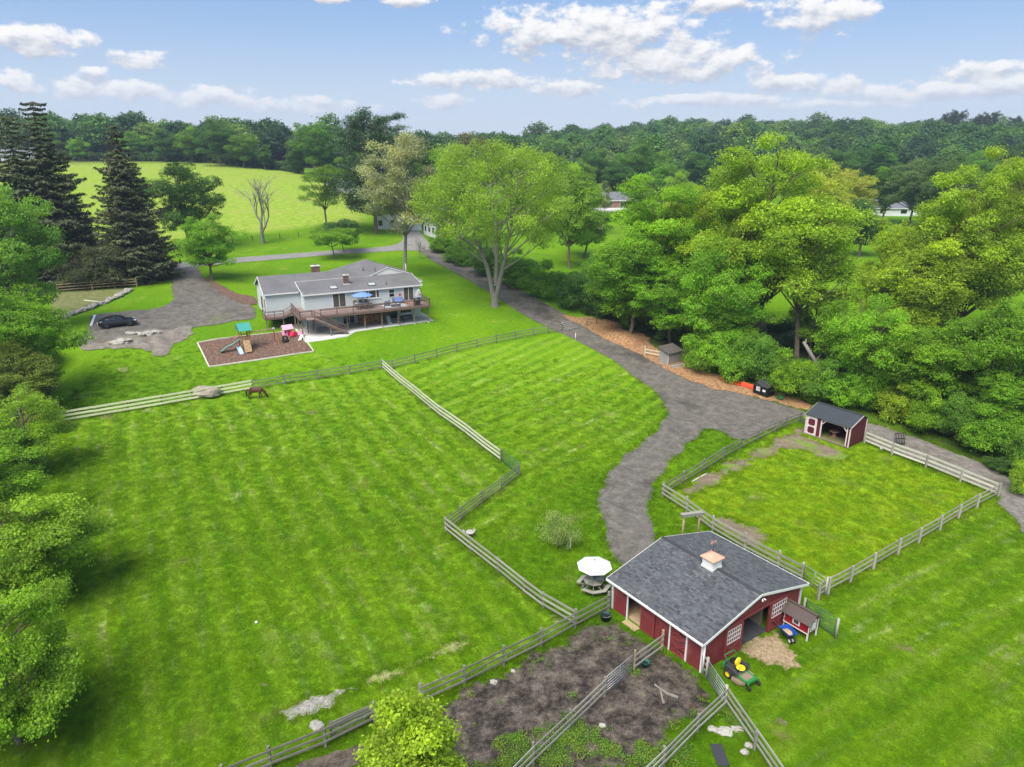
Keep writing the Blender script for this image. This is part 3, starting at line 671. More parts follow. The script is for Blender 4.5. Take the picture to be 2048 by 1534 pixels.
  ('shrub', 25.66, 89.53, 6.91, 7.19, 'b', 'leafy_shrub', 'bright green shrub right of the grey shed', None),
  ('shrub', 28.63, 87.68, 6.14, 7.71, 'b', 'leafy_shrub', 'bright shrub above the orange plough blade', None),
  ('shrub', 31.11, 85.33, 6.21, 6.89, 'm', 'leafy_shrub', 'green shrub behind the black dumpster', None),
  ('shrub', 33.66, 81.03, 5.66, 6.59, 'b', 'leafy_shrub', 'bright shrub behind the green push mower', None),
  ('shrub', 37.21, 79.38, 4.96, 7.07, 'm', 'leafy_shrub', 'green shrub under the leaning log', None),
  ('shrub', 39.72, 77.03, 4.55, 6.31, 'b', 'leafy_shrub', 'leafy shrub behind the left end of the red shelter', None),
  ('shrub', 42.36, 73.65, 4.57, 5.51, 'y', 'leafy_shrub', 'yellow green shrub behind the red shelter roof', None),
  ('shrub', 44.06, 70.64, 4.82, 5.84, 'b', 'leafy_shrub', 'bright shrub beside the black gate pieces on the track', None),
  ('shrub', 45.94, 68.07, 4.96, 5.66, 'm', 'leafy_shrub', 'green shrub along the middle of the gravel track', None),
  ('shrub', 47.47, 64.72, 4.94, 5.9, 'b', 'leafy_shrub', 'shrub along the gravel track near the paddock corner', None),
  ('shrub', 48.67, 61.22, 4.84, 5.16, 'm', 'leafy_shrub', 'green shrub at the right edge above the gravel track', None),
  ('shrub', 45.07, 56.27, 3.15, 3.07, 'y', 'leafy_shrub', 'small bright shrub at the right edge beside the track', None),
  ('shrub', -64.2, 125.2, 4.23, 4.41, 'd', 'leafy_shrub', 'dark shrub at the right end of the spruce rail fence', None),
  ('shrub', -73.5, 119.71, 6.33, 9.28, 'c', 'leafy_shrub', 'dark undergrowth shrub behind the left half of the spruce rail fence', None),
  ('shrub', -67.96, 120.52, 6.95, 9.33, 'c', 'leafy_shrub', 'dark undergrowth shrub behind the right half of the spruce rail fence', None),
  ('shrub', -60.06, 84.38, 5.76, 6.78, 'm', 'leafy_shrub', 'green shrub at the left edge below the rock wall', None),
  ('shrub', -49.66, 69.6, 4.2, 4.19, 'y', 'leafy_shrub', 'yellow green shrub at the left end of the pale board fence', None),
  ('shrub', -45.21, 59.0, 4.47, 5.91, 'm', 'leafy_shrub', 'dark green shrub along the left edge of the pasture', None),
  ('bush', -3.88, 22, 9.45, 4.56, 'y', 'leafy_tree', 'bright yellow green leafy treetop at the bottom centre beside the dirt yard', None),
  ('apple', 3.71, 48.0, 3.29, 3.64, 'a', 'fruit_bush', 'sparse leafy bush beside a white post near the picnic table', None),
]
# ------------------------------------------------------------ terrain height
_C = np.array(CONTROL, float); _X = _C[:, :2] / 100; _n = len(_X)
_d = np.linalg.norm(_X[:, None] - _X[None], axis=2)
_A = np.zeros((_n + 3, _n + 3)); _A[:_n, :_n] = _d + np.eye(_n) * (-.15 / 100 * .2)
_P = np.c_[np.ones(_n), _X]; _A[:_n, _n:] = _P; _A[_n:, :_n] = _P.T
_W = np.linalg.solve(_A, np.r_[_C[:, 2], 0, 0, 0])
HO = (-29.98, 100.85); HA = R(27)            # house origin and heading
def terr(x, y):
    """ground height (m) at x, y; flat shelf cut for the patio"""
    x = np.asarray(x, float); y = np.asarray(y, float)
    d = np.sqrt((x[..., None] / 100 - _X[:, 0]) ** 2 + (y[..., None] / 100 - _X[:, 1]) ** 2 + .035 ** 2)
    z = d @ _W[:_n] + _W[-3] + _W[-2] * x / 100 + _W[-1] * y / 100
    dx, dy = x - HO[0], y - HO[1]; c, s = math.cos(HA), math.sin(HA)
    lx, ly = dx * c + dy * s, -dx * s + dy * c
    q = np.hypot(np.maximum(0, np.maximum(-1.2 - lx, lx - 18.6)), np.maximum(0, np.maximum(-6.2 - ly, ly - 5)))
    k = np.clip(1 - q / 2.2, 0, 1); k = k * k * (3 - 2 * k)
    return z * (1 - k) + 3.95 * k
def tz(p): return float(terr(p[0], p[1]))
def on(p, dz=0.): return (p[0], p[1], tz(p) + dz)
def inside(poly, x, y):
    x = np.asarray(x); y = np.asarray(y); r = np.zeros(x.shape, bool); n = len(poly)
    for i in range(n):
        (x0, y0), (x1, y1) = poly[i], poly[(i + 1) % n]
        c = (y0 > y) != (y1 > y)
        with np.errstate(divide='ignore', invalid='ignore'):
            r ^= c & (x < (x1 - x0) * (y - y0) / (y1 - y0 + 1e-12) + x0)
    return r
def edge_dist(poly, x, y):
    x = np.asarray(x, float); y = np.asarray(y, float); best = np.full(x.shape, 1e9); n = len(poly)
    for i in range(n):
        (x0, y0), (x1, y1) = poly[i], poly[(i + 1) % n]
        L = (x1 - x0) ** 2 + (y1 - y0) ** 2 + 1e-9
        t = np.clip(((x - x0) * (x1 - x0) + (y - y0) * (y1 - y0)) / L, 0, 1)
        best = np.minimum(best, np.hypot(x - x0 - t * (x1 - x0), y - y0 - t * (y1 - y0)))
    return best

# ------------------------------------------------------------ ground sheet to the horizon
def spread(a, b, core, far, lim):
    c = list(np.arange(a, b + 1e-6, core)); st = core; hi = [c[-1]]
    while hi[-1] < lim[1]: st *= far; hi.append(hi[-1] + st)
    st = core; lo = [c[0]]
    while lo[-1] > lim[0]: st *= far; lo.append(lo[-1] - st)
    return np.array(lo[:0:-1] + c + hi[1:])
gx = spread(-90, 75, 1.25, 1.1, (-3500, 3500)); gy = spread(8, 190, 1.25, 1.09, (-600, 5000))
GX, GY = np.meshgrid(gx, gy); GZ = terr(GX.ravel(), GY.ravel())
V = np.c_[GX.ravel(), GY.ravel(), GZ]
nx, ny = len(gx), len(gy)
ii = (np.arange(ny - 1)[:, None] * nx + np.arange(nx - 1)[None]).ravel()
ground_me = np_mesh('ground', V, np.c_[ii, ii + 1, ii + nx + 1, ii + nx], 4)
ground_me.polygons.foreach_set('use_smooth', np.ones(len(ii), bool))
HAY = [(-64, 176), (-52, 186), (-40, 196), (-48, 230), (-70, 290), (-98, 318), (-140, 336), (-190, 340), (-260, 330), (-260, 220), (-150, 175), (-95, 158), (-80, 163)]
PAST = [(-52, 70), (-31.9, 82), (-17.3, 89.5), (-1.2, 63), (.5, 60), (-5.4, 50.3), (4, 38.5), (-14, 26), (-40, 20)]
TRI = [(-17, 90.5), (7.5, 105), (19, 93), (20, 80), (8, 62), (0, 50), (-5, 51), (1, 60), (-1, 63)]
EAST = [(12, 30), (21, 41.5), (42.5, 55.5), (70, 50), (60, 20), (20, 15), (12, 20)]
PADD = [(13.3, 56), (31.7, 72.6), (36.2, 67), (42.5, 55.8), (21, 41.3), (20.6, 43.6)]
def vattr(name, poly, soft):
    d = edge_dist(poly, V[:, 0], V[:, 1]); s = np.where(inside(poly, V[:, 0], V[:, 1]), d, -d)
    a = ground_me.attributes.new(name, 'FLOAT', 'POINT'); a.data.foreach_set('value', np.clip(.5 + s / soft, 0, 1).astype(np.float32))
vattr('hay', HAY, 5); vattr('pasture', PAST, 2); vattr('triangle', TRI, 2); vattr('east', EAST, 3); vattr('paddock', PADD, 1.5)
# leaf litter and shade plants cover the ground under the woods
WOODS = [[(14, 112), (22, 96), (32, 84), (40, 74), (42, 67), (45, 60), (60, 50), (120, 60), (120, 118), (50, 112), (30, 122), (14, 118)], [(-52, 74), (-66, 96), (-90, 118), (-110, 110), (-80, 70), (-48, 50), (-60, 40), (-46, 60)], [(-64, 121), (-64, 130), (-95, 134), (-110, 120), (-76, 117)]]
wd = np.zeros(len(V))
for wp in WOODS:
    d = edge_dist(wp, V[:, 0], V[:, 1]); wd = np.maximum(wd, np.clip(.5 + np.where(inside(wp, V[:, 0], V[:, 1]), d, -d) / 4, 0, 1))
fd = np.clip((np.hypot(V[:, 0] * .6, V[:, 1]) - 330) / 30, 0, 1)
a = ground_me.attributes.new('wood', 'FLOAT', 'POINT'); a.data.foreach_set('value', np.maximum(wd, fd).astype(np.float32))

def grass_colour(t, pos, fine_on=True):
    """short grass colour: blotches, clover, straw, mown bands in each field's own direction"""
    def A(nm): return t.n('ShaderNodeAttribute', attribute_name=nm).outputs['Fac']
    x, y, z = t.xyz(pos); N = lambda p, s_, d_=3, r_=.6: t.noise(p, s_, d_, r_, dim='2D')
    big = N(pos, .085, 3); mid = N(pos, .55, 4, .65)
    off = t.n('ShaderNodeVectorMath', operation='ADD', i={0: pos, 1: (371., 113., 0)}).outputs[0]
    worn = N(off, .31, 5, .64); clov = N(off, 1.5, 3, .7)
    c = t.ramp(t.m('ADD', t.m('MULTIPLY', mid, .55), t.m('MULTIPLY', big, .45)), [(.30, (.122, .250, .006)), (.5, (.152, .288, .007)), (.70, (.184, .316, .008))])
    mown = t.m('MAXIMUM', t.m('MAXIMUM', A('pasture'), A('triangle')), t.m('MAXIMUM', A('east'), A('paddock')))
    c = t.mix(t.m('MULTIPLY', t.m('SUBTRACT', 1., mown), t.step(big, .35, .6, .75, .35)), c, (.088, .205, .006))  # richer green outside the fields, partly tuft self-shading painted into the colour
    wob = t.m('MULTIPLY', t.m('SUBTRACT', big, .5), .7)
    for nm, ang, per in (('pasture', -62, 2.3), ('triangle', 50, 2.1), ('east', 32, 2.5)):
        s_, k_ = math.sin(R(ang)), math.cos(R(ang)); f = A(nm)
        across = t.m('ADD', t.m('MULTIPLY', x, -s_), t.m('MULTIPLY', y, k_)); along = t.m('ADD', t.m('MULTIPLY', x, k_), t.m('MULTIPLY', y, s_))
        p = t.m('SINE', t.m('MULTIPLY', t.m('ADD', across, wob), 2 * PI / per))
        st = N(t.vec(t.m('MULTIPLY', across, 1.7), t.m('MULTIPLY', along, .12), 0.), 1., 3, .65)
        c = t.mix(t.m('MULTIPLY', t.m('MULTIPLY', t.step(p, -.5, .9), f), t.step(st, .36, .62, .12, .58)), c, (.080, .190, .008))
        c = t.mix(t.m('MULTIPLY', t.m('MULTIPLY', t.step(p, .3, -.9), f), t.step(st, .4, .6, .12, .45)), c, (.225, .345, .028))
        straw = t.m('MULTIPLY', t.m('MULTIPLY', t.step(st, .54, .70), t.step(mid, .42, .60)), t.m('MULTIPLY', f, t.step(big, .42, .6, .25, .9)))
        c = t.mix(t.m('MULTIPLY', straw, .8), c, (.36, .42, .15))
    c = t.mix(t.m('MULTIPLY', A('paddock'), t.step(mid, .38, .60, .1, .6)), c, (.27, .375, .012))
    c = t.mix(t.m('MULTIPLY', t.step(worn, .57, .74), .45), c, (.25, .31, .055))
    c = t.mix(t.m('MULTIPLY', t.step(worn, .72, .78), .8), c, (.25, .21, .12))
    c = t.mix(t.m('MULTIPLY', t.step(clov, .55, .70), .24), c, (.085, .23, .015))
    hay = t.mix(t.step(mid, .35, .65), (.20, .31, .030), (.29, .385, .050))
    hay = t.mix(t.step(big, .45, .65, 0, .7), hay, (.28, .335, .060))
    c = t.mix(A('hay'), c, hay)
    c = t.mix(A('wood'), c, t.mix(mid, (.03, .055, .010), (.085, .085, .035)))
    if not fine_on: return c, mid, mid
    fine = N(pos, 1.9, 6, .82); grain = N(pos, 17, 3, .8)
    k = t.m('ADD', t.m('MULTIPLY', t.m('SUBTRACT', fine, .5), 1.15), t.m('ADD', t.m('MULTIPLY', t.m('SUBTRACT', grain, .5), 1.5), 1.))
    return t.n('ShaderNodeVectorMath', operation='SCALE', i={0: c, 'Scale': t.m('MAXIMUM', k, .25)}).outputs[0], fine, grain
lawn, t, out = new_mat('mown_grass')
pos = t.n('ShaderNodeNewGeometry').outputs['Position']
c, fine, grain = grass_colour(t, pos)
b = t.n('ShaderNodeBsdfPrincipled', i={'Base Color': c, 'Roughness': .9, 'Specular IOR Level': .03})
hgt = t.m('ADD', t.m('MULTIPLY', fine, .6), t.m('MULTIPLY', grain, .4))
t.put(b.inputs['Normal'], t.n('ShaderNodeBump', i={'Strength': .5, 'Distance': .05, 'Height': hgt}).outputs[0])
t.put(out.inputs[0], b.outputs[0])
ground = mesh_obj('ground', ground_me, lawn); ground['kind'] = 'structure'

# ------------------------------------------------------------ draped sheets: drives, dirt, mulch, paths
def loose(name, stops, scale, rough=.74, patch=None, patch_scale=.4, patch_lo=.5, patch2=None, cover2=.58, bump=.6, streak=None):
    """loose ground cover: one broad-spectrum noise for the grains, drifting patches, weeds creeping in"""
    m, t, out = new_mat(name)
    pos = t.n('ShaderNodeNewGeometry').outputs['Position']; x, y, z = t.xyz(pos)
    N = lambda p, s_, d_, r_: t.noise(p, s_, d_, r_, dim='2D')
    a = N(pos, scale, 7, rough)
    c = t.ramp(a, stops)
    if patch is not None: c = t.mix(t.m('MULTIPLY', t.step(N(pos, patch_scale, 5, .68), patch_lo, patch_lo + .18), .8), c, patch)
    if streak is not None:
        for ang, colr, lo in streak:
            s_, k_ = math.sin(R(ang)), math.cos(R(ang)); ac = t.m('ADD', t.m('MULTIPLY', x, -s_), t.m('MULTIPLY', y, k_)); al = t.m('ADD', t.m('MULTIPLY', x, k_), t.m('MULTIPLY', y, s_))
            c = t.mix(t.m('MULTIPLY', t.step(N(t.vec(t.m('MULTIPLY', ac, 1.1), t.m('MULTIPLY', al, .16), 0.), 1., 5, .7), lo, lo + .2), .65), c, colr)
    if patch2 is not None:
        g2 = t.m('ADD', t.m('MULTIPLY', N(t.vec(t.m('ADD', x, 155.), y, 0.), patch_scale * .8, 3, .55), .55), t.m('MULTIPLY', N(pos, 2.0, 5, .75), .45))
        c = t.mix(t.m('MULTIPLY', t.step(g2, cover2, cover2 + .07), .85), c, patch2)
    k = t.m('ADD', t.m('MULTIPLY', t.m('SUBTRACT', N(pos, 9, 4, .85), .5), 1.2), 1.)
    c = t.n('ShaderNodeVectorMath', operation='SCALE', i={0: c, 'Scale': t.m('MAXIMUM', k, .3)}).outputs[0]
    b = t.n('ShaderNodeBsdfPrincipled', i={'Base Color': c, 'Roughness': .92, 'Specular IOR Level': .2})
    t.put(b.inputs['Normal'], t.n('ShaderNodeBump', i={'Strength': bump, 'Distance': .06, 'Height': a}).outputs[0])
    t.put(out.inputs[0], b.outputs[0]); return m
M_DRIVE = loose('milled_asphalt', [(.3, (.088, .079, .066)), (.5, (.140, .126, .106)), (.7, (.215, .195, .166))], .9, .84, (.066, .060, .053), .13, .53, patch2=(.15, .185, .05), cover2=.605, streak=[(-40, (.060, .055, .049), .55), (62, (.205, .184, .150), .56)])
M_ROAD = loose('old_road_asphalt', [(.3, (.20, .19, .175)), (.6, (.27, .26, .24))], .8, .7, (.23, .215, .195), .2, .52, bump=.1)
M_DIRT = loose('trodden_dirt', [(.38, (.022, .018, .014)), (.47, (.060, .049, .038)), (.55, (.105, .085, .066)), (.66, (.19, .155, .12))], .9, .86, (.17, .128, .092), .12, .55, patch2=(.09, .145, .022), cover2=.615, bump=1.)
M_DIRTP = loose('dry_pale_dirt', [(.3, (.13, .098, .068)), (.5, (.20, .155, .108)), (.7, (.29, .23, .165))], 1.2, .8, (.16, .125, .088), .4, .5, patch2=(.15, .27, .012), cover2=.50)
M_BANK = loose('grey_stony_soil', [(.3, (.13, .11, .09)), (.5, (.21, .185, .15)), (.7, (.31, .275, .23))], 1.0, .84, (.15, .13, .105), .4, .5, patch2=(.14, .21, .03), cover2=.6)
M_MULCH = loose('brown_bark_mulch', [(.34, (.065, .036, .026)), (.5, (.15, .090, .064)), (.66, (.27, .175, .125))], 2.6, .85, (.12, .075, .052), .5, .55)
M_CHIPS = loose('orange_wood_chips', [(.34, (.15, .075, .032)), (.5, (.33, .18, .085)), (.66, (.50, .31, .17))], 2.2, .84, (.24, .135, .068), .35, .55, patch2=(.13, .20, .028), cover2=.62)
M_CHIPY = loose('pale_wood_shavings', [(.34, (.20, .14, .078)), (.5, (.34, .25, .148)), (.66, (.50, .39, .25))], 3, .85, (.27, .195, .11), .7, .55)
M_GRAV = loose('grey_gravel', [(.34, (.18, .165, .14)), (.5, (.31, .288, .25)), (.66, (.46, .43, .38))], 3, .86, (.24, .25, .12), .9, .5)
M_TRACK = loose('gravel_track', [(.3, (.12, .105, .088)), (.5, (.19, .17, .148)), (.7, (.28, .25, .22))], 1.4, .8, (.14, .118, .085), .3, .5, patch2=(.11, .17, .02), cover2=.6)
M_WORN = loose('worn_turf', [(.34, (.18, .24, .05)), (.5, (.27, .28, .10)), (.66, (.38, .35, .19))], 1.6, .84, (.17, .29, .02), 1.0, .47)
M_LITTER = loose('dry_grass_litter', [(.3, (.10, .115, .035)), (.5, (.16, .17, .06)), (.7, (.24, .23, .11))], 1.2, .8, (.12, .16, .03), .4, .5)

def ragged(poly, step=.55, amp=.18, seed=0):
    rnd = random.Random(seed); out = []; n = len(poly)
    for i in range(n):
        p, q = Vector(poly[i]), Vector(poly[(i + 1) % n]); d = q - p; L = d.length; k = max(1, int(L / step))
        nr = Vector((-d.y, d.x)).normalized() if L > 0 else Vector((0, 0))
        for j in range(k):
            u = p + d * (j / k)
            a = amp * (math.sin(u.x * 1.1 + u.y * .9 + seed) * .8 + rnd.uniform(-.8, .8))
            out.append((u.x + nr.x * a, u.y + nr.y * a))
    return out
def smooth_poly(poly, it=2):
    for _ in range(it):
        n = len(poly); o = []
        for i in range(n):
            (a, b), (c, d) = poly[i], poly[(i + 1) % n]
            o += [(a * .75 + c * .25, b * .75 + d * .25), (a * .25 + c * .75, b * .25 + d * .75)]
        poly = o
    return poly
BOUNDS = {}
def drape(name, key, mat, lift, amp=.18, step=.55, smooth=1, grid=1.1, seed=0, heap=None, kind='structure'):
    poly = SHEETS[key]
    if smooth: poly = smooth_poly(poly, smooth)
    if amp: poly = ragged(poly, step, amp, seed)
    BOUNDS[key] = poly
    xs = [p[0] for p in poly]; ys = [p[1] for p in poly]
    X, Y = np.meshgrid(np.arange(min(xs), max(xs), grid), np.arange(min(ys), max(ys), grid)); X = X.ravel(); Y = Y.ravel()
    ok = inside(poly, X, Y); X, Y = X[ok], Y[ok]
    if len(X): ok = edge_dist(poly, X, Y) > grid * .35; X, Y = X[ok], Y[ok]
    pts = [Vector(p) for p in poly] + [Vector((float(a), float(b))) for a, b in zip(X, Y)]
    n = len(poly)
    r = delaunay_2d_cdt(pts, [(i, (i + 1) % n) for i in range(n)], [], 0, 1e-5)
    vs = np.array([(v.x, v.y) for v in r[0]]); fs = np.array(r[2])
    cen = vs[fs].mean(axis=1); fs = fs[inside(poly, cen[:, 0], cen[:, 1])]
    z = terr(vs[:, 0], vs[:, 1]) + lift
    if heap is not None: z = z + heap(vs, edge_dist(poly, vs[:, 0], vs[:, 1]))
    me = np_mesh(name, np.c_[vs, z], fs, 3); me.polygons.foreach_set('use_smooth', np.ones(len(fs), bool))
    o = mesh_obj(name, me, mat); o['kind'] = kind
    return o
drape('road', 'road', M_ROAD, .05, .06)
drape('gravel_driveway', 'driveway', M_DRIVE, .05, .20, step=.25, seed=3)
drape('parking_drive', 'parking_drive', M_DRIVE, .065, .22, step=.3, seed=5)
drape('gravel_track', 'gravel_track', M_TRACK, .07, .22, step=.25, seed=7, grid=.6)
drape('dirt_bank', 'dirt_bank', M_BANK, .08, .45, seed=8, grid=.6, heap=lambda v, d: np.clip(d, 0, .8) * .25 * (1 + np.sin(v[:, 0] * 2.1) * np.cos(v[:, 1] * 1.7)))
drape('dirt_yard', 'dirt_yard', M_DIRT, .045, .35, step=.2, seed=9, grid=.5, heap=lambda v, d: np.clip(d, 0, 1) * .05 * (np.sin(v[:, 0] * 4.1 + 2 * np.sin(v[:, 1] * 2)) * np.cos(v[:, 1] * 3.7) + .2))
drape('dirt_corner', 'dirt_corner', M_DIRT, .05, .2, seed=10)
drape('mulch_bed', 'house_mulch_bed', M_MULCH, .09, .12, seed=11)
drape('playground_mulch', 'playground_mulch', M_MULCH, .16, 0, smooth=0, grid=.5)
drape('wood_chip_bank', 'chip_bank', M_CHIPS, .09, .35, seed=12, grid=.6, heap=lambda v, d: np.clip(d - .2, 0, 1.6) * .42 * (np.exp(-((v[:, 0] - 15.6) ** 2 + (v[:, 1] - 102) ** 2) / 14) + .12))
drape('gravel_path', 'gravel_path', M_GRAV, .035, .3, step=.16, seed=13)
drape('worn_path', 'worn_path', M_WORN, .03, .3, step=.14, seed=14)
drape('wood_shaving_patch', 'chip_patch', M_CHIPY, .045, .3, step=.15, seed=15, grid=.5)
drape('shelter_dirt', 'paddock_dirt', M_DIRTP, .045, .40, step=.2, seed=16)
drape('bare_patch', 'paddock_bare_patch', M_DIRTP, .04, .45, step=.18, seed=17)
drape('bank_bed', 'bank_bed', M_LITTER, .05, .2, seed=18)
# poured patio slab with a real edge
ps = drape('patio', 'patio_slab', CONC, .10, 0, smooth=0)
md = ps.modifiers.new('edge', 'SOLIDIFY'); md.thickness = .25; md.offset = -1
# small worn spots in the turf
for k, (px, py, r) in enumerate([(-22.9, 76.2, .8), (-38.2, 77.6, .7), (-41.4, 75.4, .7), (-44.8, 73.4, .8), (-48.3, 84.5, 1.0), (-15.5, 38.5, .35), (-14.2, 33.3, .35), (3.0, 39.3, .8), (-9.3, 77.5, .8), (14.5, 30.5, .5)]):
    r *= .7
    SHEETS['spot'] = [(px + r * math.cos(a) * (1 + .3 * math.sin(3 * a + k)), py + .8 * r * math.sin(a) * (1 + .25 * math.cos(2 * a + k))) for a in [i * PI / 7 for i in range(14)]]
    drape('bare_spot', 'spot', M_WORN if k % 3 else M_DIRTP, .025, .2, step=.1, seed=30 + k, smooth=0, grid=.3)
# ------------------------------------------------------------ fences and gates
rnd = random.Random(4)
def fence(key, label, pmat, rmat, rails=(.42, .82, 1.22), ph=1.42, pw=.13, rh=.13, rt=.035, side=1, skip=(), group=None, slope_top=True, cat='fence', extra=0., wire=False):
    pts = FENCES[key]; z0 = tz(pts[0]); base = Vector((pts[0][0], pts[0][1], z0))
    t = thing('rail_fence', label, cat, base, 0, group)
    L = [Vector((p[0], p[1], tz(p))) - base for p in pts]
    for i, p in enumerate(L):
        if i in skip: continue
        hgt = ph + rnd.uniform(-.05, .07)
        lean = Vector((rnd.uniform(-.03, .03), rnd.uniform(-.03, .03), 0))
        board('post', pmat, t, p + Vector((0, 0, -.1)), p + lean + Vector((0, 0, hgt)), pw, pw)
    for i in range(len(L) - 1):
        d = (L[i + 1] - L[i]); nrm = Vector((-d.y, d.x, 0)).normalized() * side * (pw / 2 + rt / 2 + .003)
        e = d.normalized() * .06
        for r in rails:
            j0, j1 = rnd.uniform(-.025, .025), rnd.uniform(-.025, .025)
            board('rail', rmat, t, L[i] - e * .9 + nrm + Vector((0, 0, r + j0)), L[i + 1] + e * .9 + nrm + Vector((0, 0, r + j1)), rt, rh)
    return t
fence('new_board', 'three rail fence of new pale boards along the far side of the pasture', POSTD, WOODN, rails=(.30, .74, 1.18), ph=1.16, rh=.22, side=-1)
fence('north_grey', 'long weathered grey fence running from the new boards up to the driveway', WOODG, WOODG, rails=(.35, .75, 1.15), ph=1.3, rh=.11, pw=.15, side=-1)
fence('pale_long', 'pale straight three rail fence between the pasture and the triangular lawn', WOODG, WOODP, rails=(.40, .82, 1.25), ph=1.3, rh=.18, side=-1)
fence('zig_grey', 'short grey fence running down from the green tube gate to the corner', WOODG, WOODG, rails=(.3, .6, .9, 1.2), ph=1.32, rh=.09, side=1)
fence('pale_south', 'pale three rail fence from the pasture corner down to the dirt yard', WOODG, WOODM, rails=(.4, .82, 1.24), ph=1.32, rh=.16, side=-1)
fence('yard_west', 'grey three rail fence between the pasture and the dirt yard', WOODG, WOODG, rails=(.42, .82, 1.22), ph=1.45, pw=.15, rh=.12, side=1)
fence('yard_far_west', 'grey rail fence left of the bright bush at the bottom', WOODG, WOODG, rails=(.42, .82, 1.22), ph=1.4, rh=.13, side=1)
fence('yard_mid_a', 'short weathered fence piece joining the barn stall wall', POSTT, WOODM, rails=(.45, .85, 1.25), ph=1.5, rh=.13, side=1)
fence('yard_mid_b', 'grey fence across the dirt yard below the tube gate', WOODG, WOODM, rails=(.45, .85, 1.25), ph=1.45, rh=.12, side=1)
fence('yard_south', 'pale rail fence from the mower gate down to the bottom edge', WOODG, WOODM, rails=(.45, .85, 1.25), ph=1.3, rh=.14, side=1)
fence('corner_east', 'pale rail fence running right and down from the mower gate corner', WOODG, WOODM, rails=(.4, .8, 1.22), ph=1.3, rh=.15, side=1)
fence('barn_stub', 'tiny fence stub between barn corner and tube gate', WOODM, WOODM, rails=(.4, .8, 1.2), ph=1.3, rh=.12, side=1)
fence('paddock_north', 'grey fence between the shelter paddock and the driveway apron', WOODG, WOODG, rails=(.4, .8, 1.2), ph=1.32, pw=.15, rh=.12, side=-1)
fence('paddock_south', 'grey rail fence between the shelter paddock and the barn', WOODM, WOODM, rails=(.4, .8, 1.22), ph=1.42, pw=.15, rh=.16, side=-1)
fence('paddock_east', 'grey fence along the right field side of the shelter paddock', WOODM, WOODM, rails=(.4, .8, 1.2), ph=1.4, pw=.15, rh=.12, side=1)
fence('paddock_track', 'pale three rail fence between the shelter paddock and the gravel track', WOODM, WOODP, rails=(.4, .82, 1.24), ph=1.34, rh=.17, side=-1)
fence('conifer_rail', 'dark brown three rail fence in front of the spruces', POSTT, POSTT, rails=(.5, .95, 1.4), ph=1.6, rh=.14, side=1)
fence('hay_wire', 'thin post and wire fence along the edge of the pale hay field', POSTD, POSTD, rails=(.6, 1.0), ph=1.2, pw=.14, rh=.02, rt=.02)
fence('shed_stub', 'short pale fence piece left of the small grey shed', WOODP, WOODP, rails=(.45, .95), ph=1.4, rh=.14)
fence('chip_stub', 'short brown fence piece at the top of the wood chip bank', POSTD, POSTT, rails=(.6, 1.05), ph=1.5, rh=.12)

def tube_gate(key, label, mat, bars=6, hgt=1.15, r=.022, brace=True, lift=.18, posts=False, mesh=False, name='tube_gate'):
    a, b = GATES[key]; A = Vector(on(a)); B = Vector(on(b)); d = B - A
    ang = math.atan2(d.y, d.x); L = math.hypot(d.x, d.y); sl = d.z / L
    t = thing(name, label, 'gate', A, ang)
    g0, g1 = .12, L - .12
    P = lambda x, z: (x, 0, z + sl * x)
    fr = MB().tube([P(g0, lift), P(g0, lift + hgt - .1), P(g0 + .1, lift + hgt), P(g1 - .1, lift + hgt), P(g1, lift + hgt - .1), P(g1, lift), P(g0, lift)], r * 1.25, 6)
    fr.build('gate_frame', mat, t)
    for k in range(1, bars):
        z = lift + hgt * (k / bars) ** 1.1
        one('bar', mat, t, 'tube', [P(g0, z), P(g1, z)], r * .85, 6)
    for x in ((L * .5,) if L < 4 else (L * .35, L * .68)):
        one('upright', mat, t, 'tube', [P(x, lift), P(x, lift + hgt)], r * .8, 6)
    if mesh:
        for k in range(1, int(L / .16)):
            one('wire', mat, t, 'tube', [P(k * .16, lift), P(k * .16, lift + hgt)], .006, 4, cap=False)
    if posts:
        for x in (0, L):
            one('post', WOODM, t, 'tube', [(x, 0, -.1 + sl * x), (x, 0, 1.5 + sl * x)], .08, 8)
    return t
tube_gate('green_tube', 'green metal tube gate at the zigzag corner of the pasture', GREENM)
tube_gate('yard_tube', 'grey metal tube gate in the middle of the dirt yard', GALV, 6)
tube_gate('corner_tube', 'silver tube gate between the barn corner and the green mower', GALV, 6, posts=True)
tube_gate('paddock_gate', 'pale rail gate between the barn and the right paddock corner', GALV, 4, posts=True)
tube_gate('drive_gate', 'thin grey wire gate across the upper driveway', GALV, 4, r=.018, posts=True)
tube_gate('green_panel', 'green wire panel gate behind the red chicken coop', GREENM, 6, mesh=True, posts=True, hgt=1.25)
tube_gate('shelter_gate', 'narrow silver gate beside the left wall of the red shelter', GALV, 5, r=.018)
a, b = GATES['pasture_gap']; A, B = Vector(on(a)), Vector(on(b)); d = B - A
t = thing('board_gate', 'old grey wooden gate with curved brace in the fence left of the bright bush', 'gate', A, math.atan2(d.y, d.x)); L = d.length
for z in (.35, .62, .9, 1.2): board('rail', WOODG, t, (0, -.12, z), (L, -.12, z), .035, .14)
for x in (.06, L - .06): board('upright', WOODG, t, (x, -.15, .2), (x, -.15, 1.36), .12, .035)
one('brace', WOODG, t, 'tube', [(.1, -.19, .3), (L * .25, -.19, .72), (L * .5, -.19, .9), (L * .75, -.19, .72), (L - .1, -.19, .3)], .05, 6)
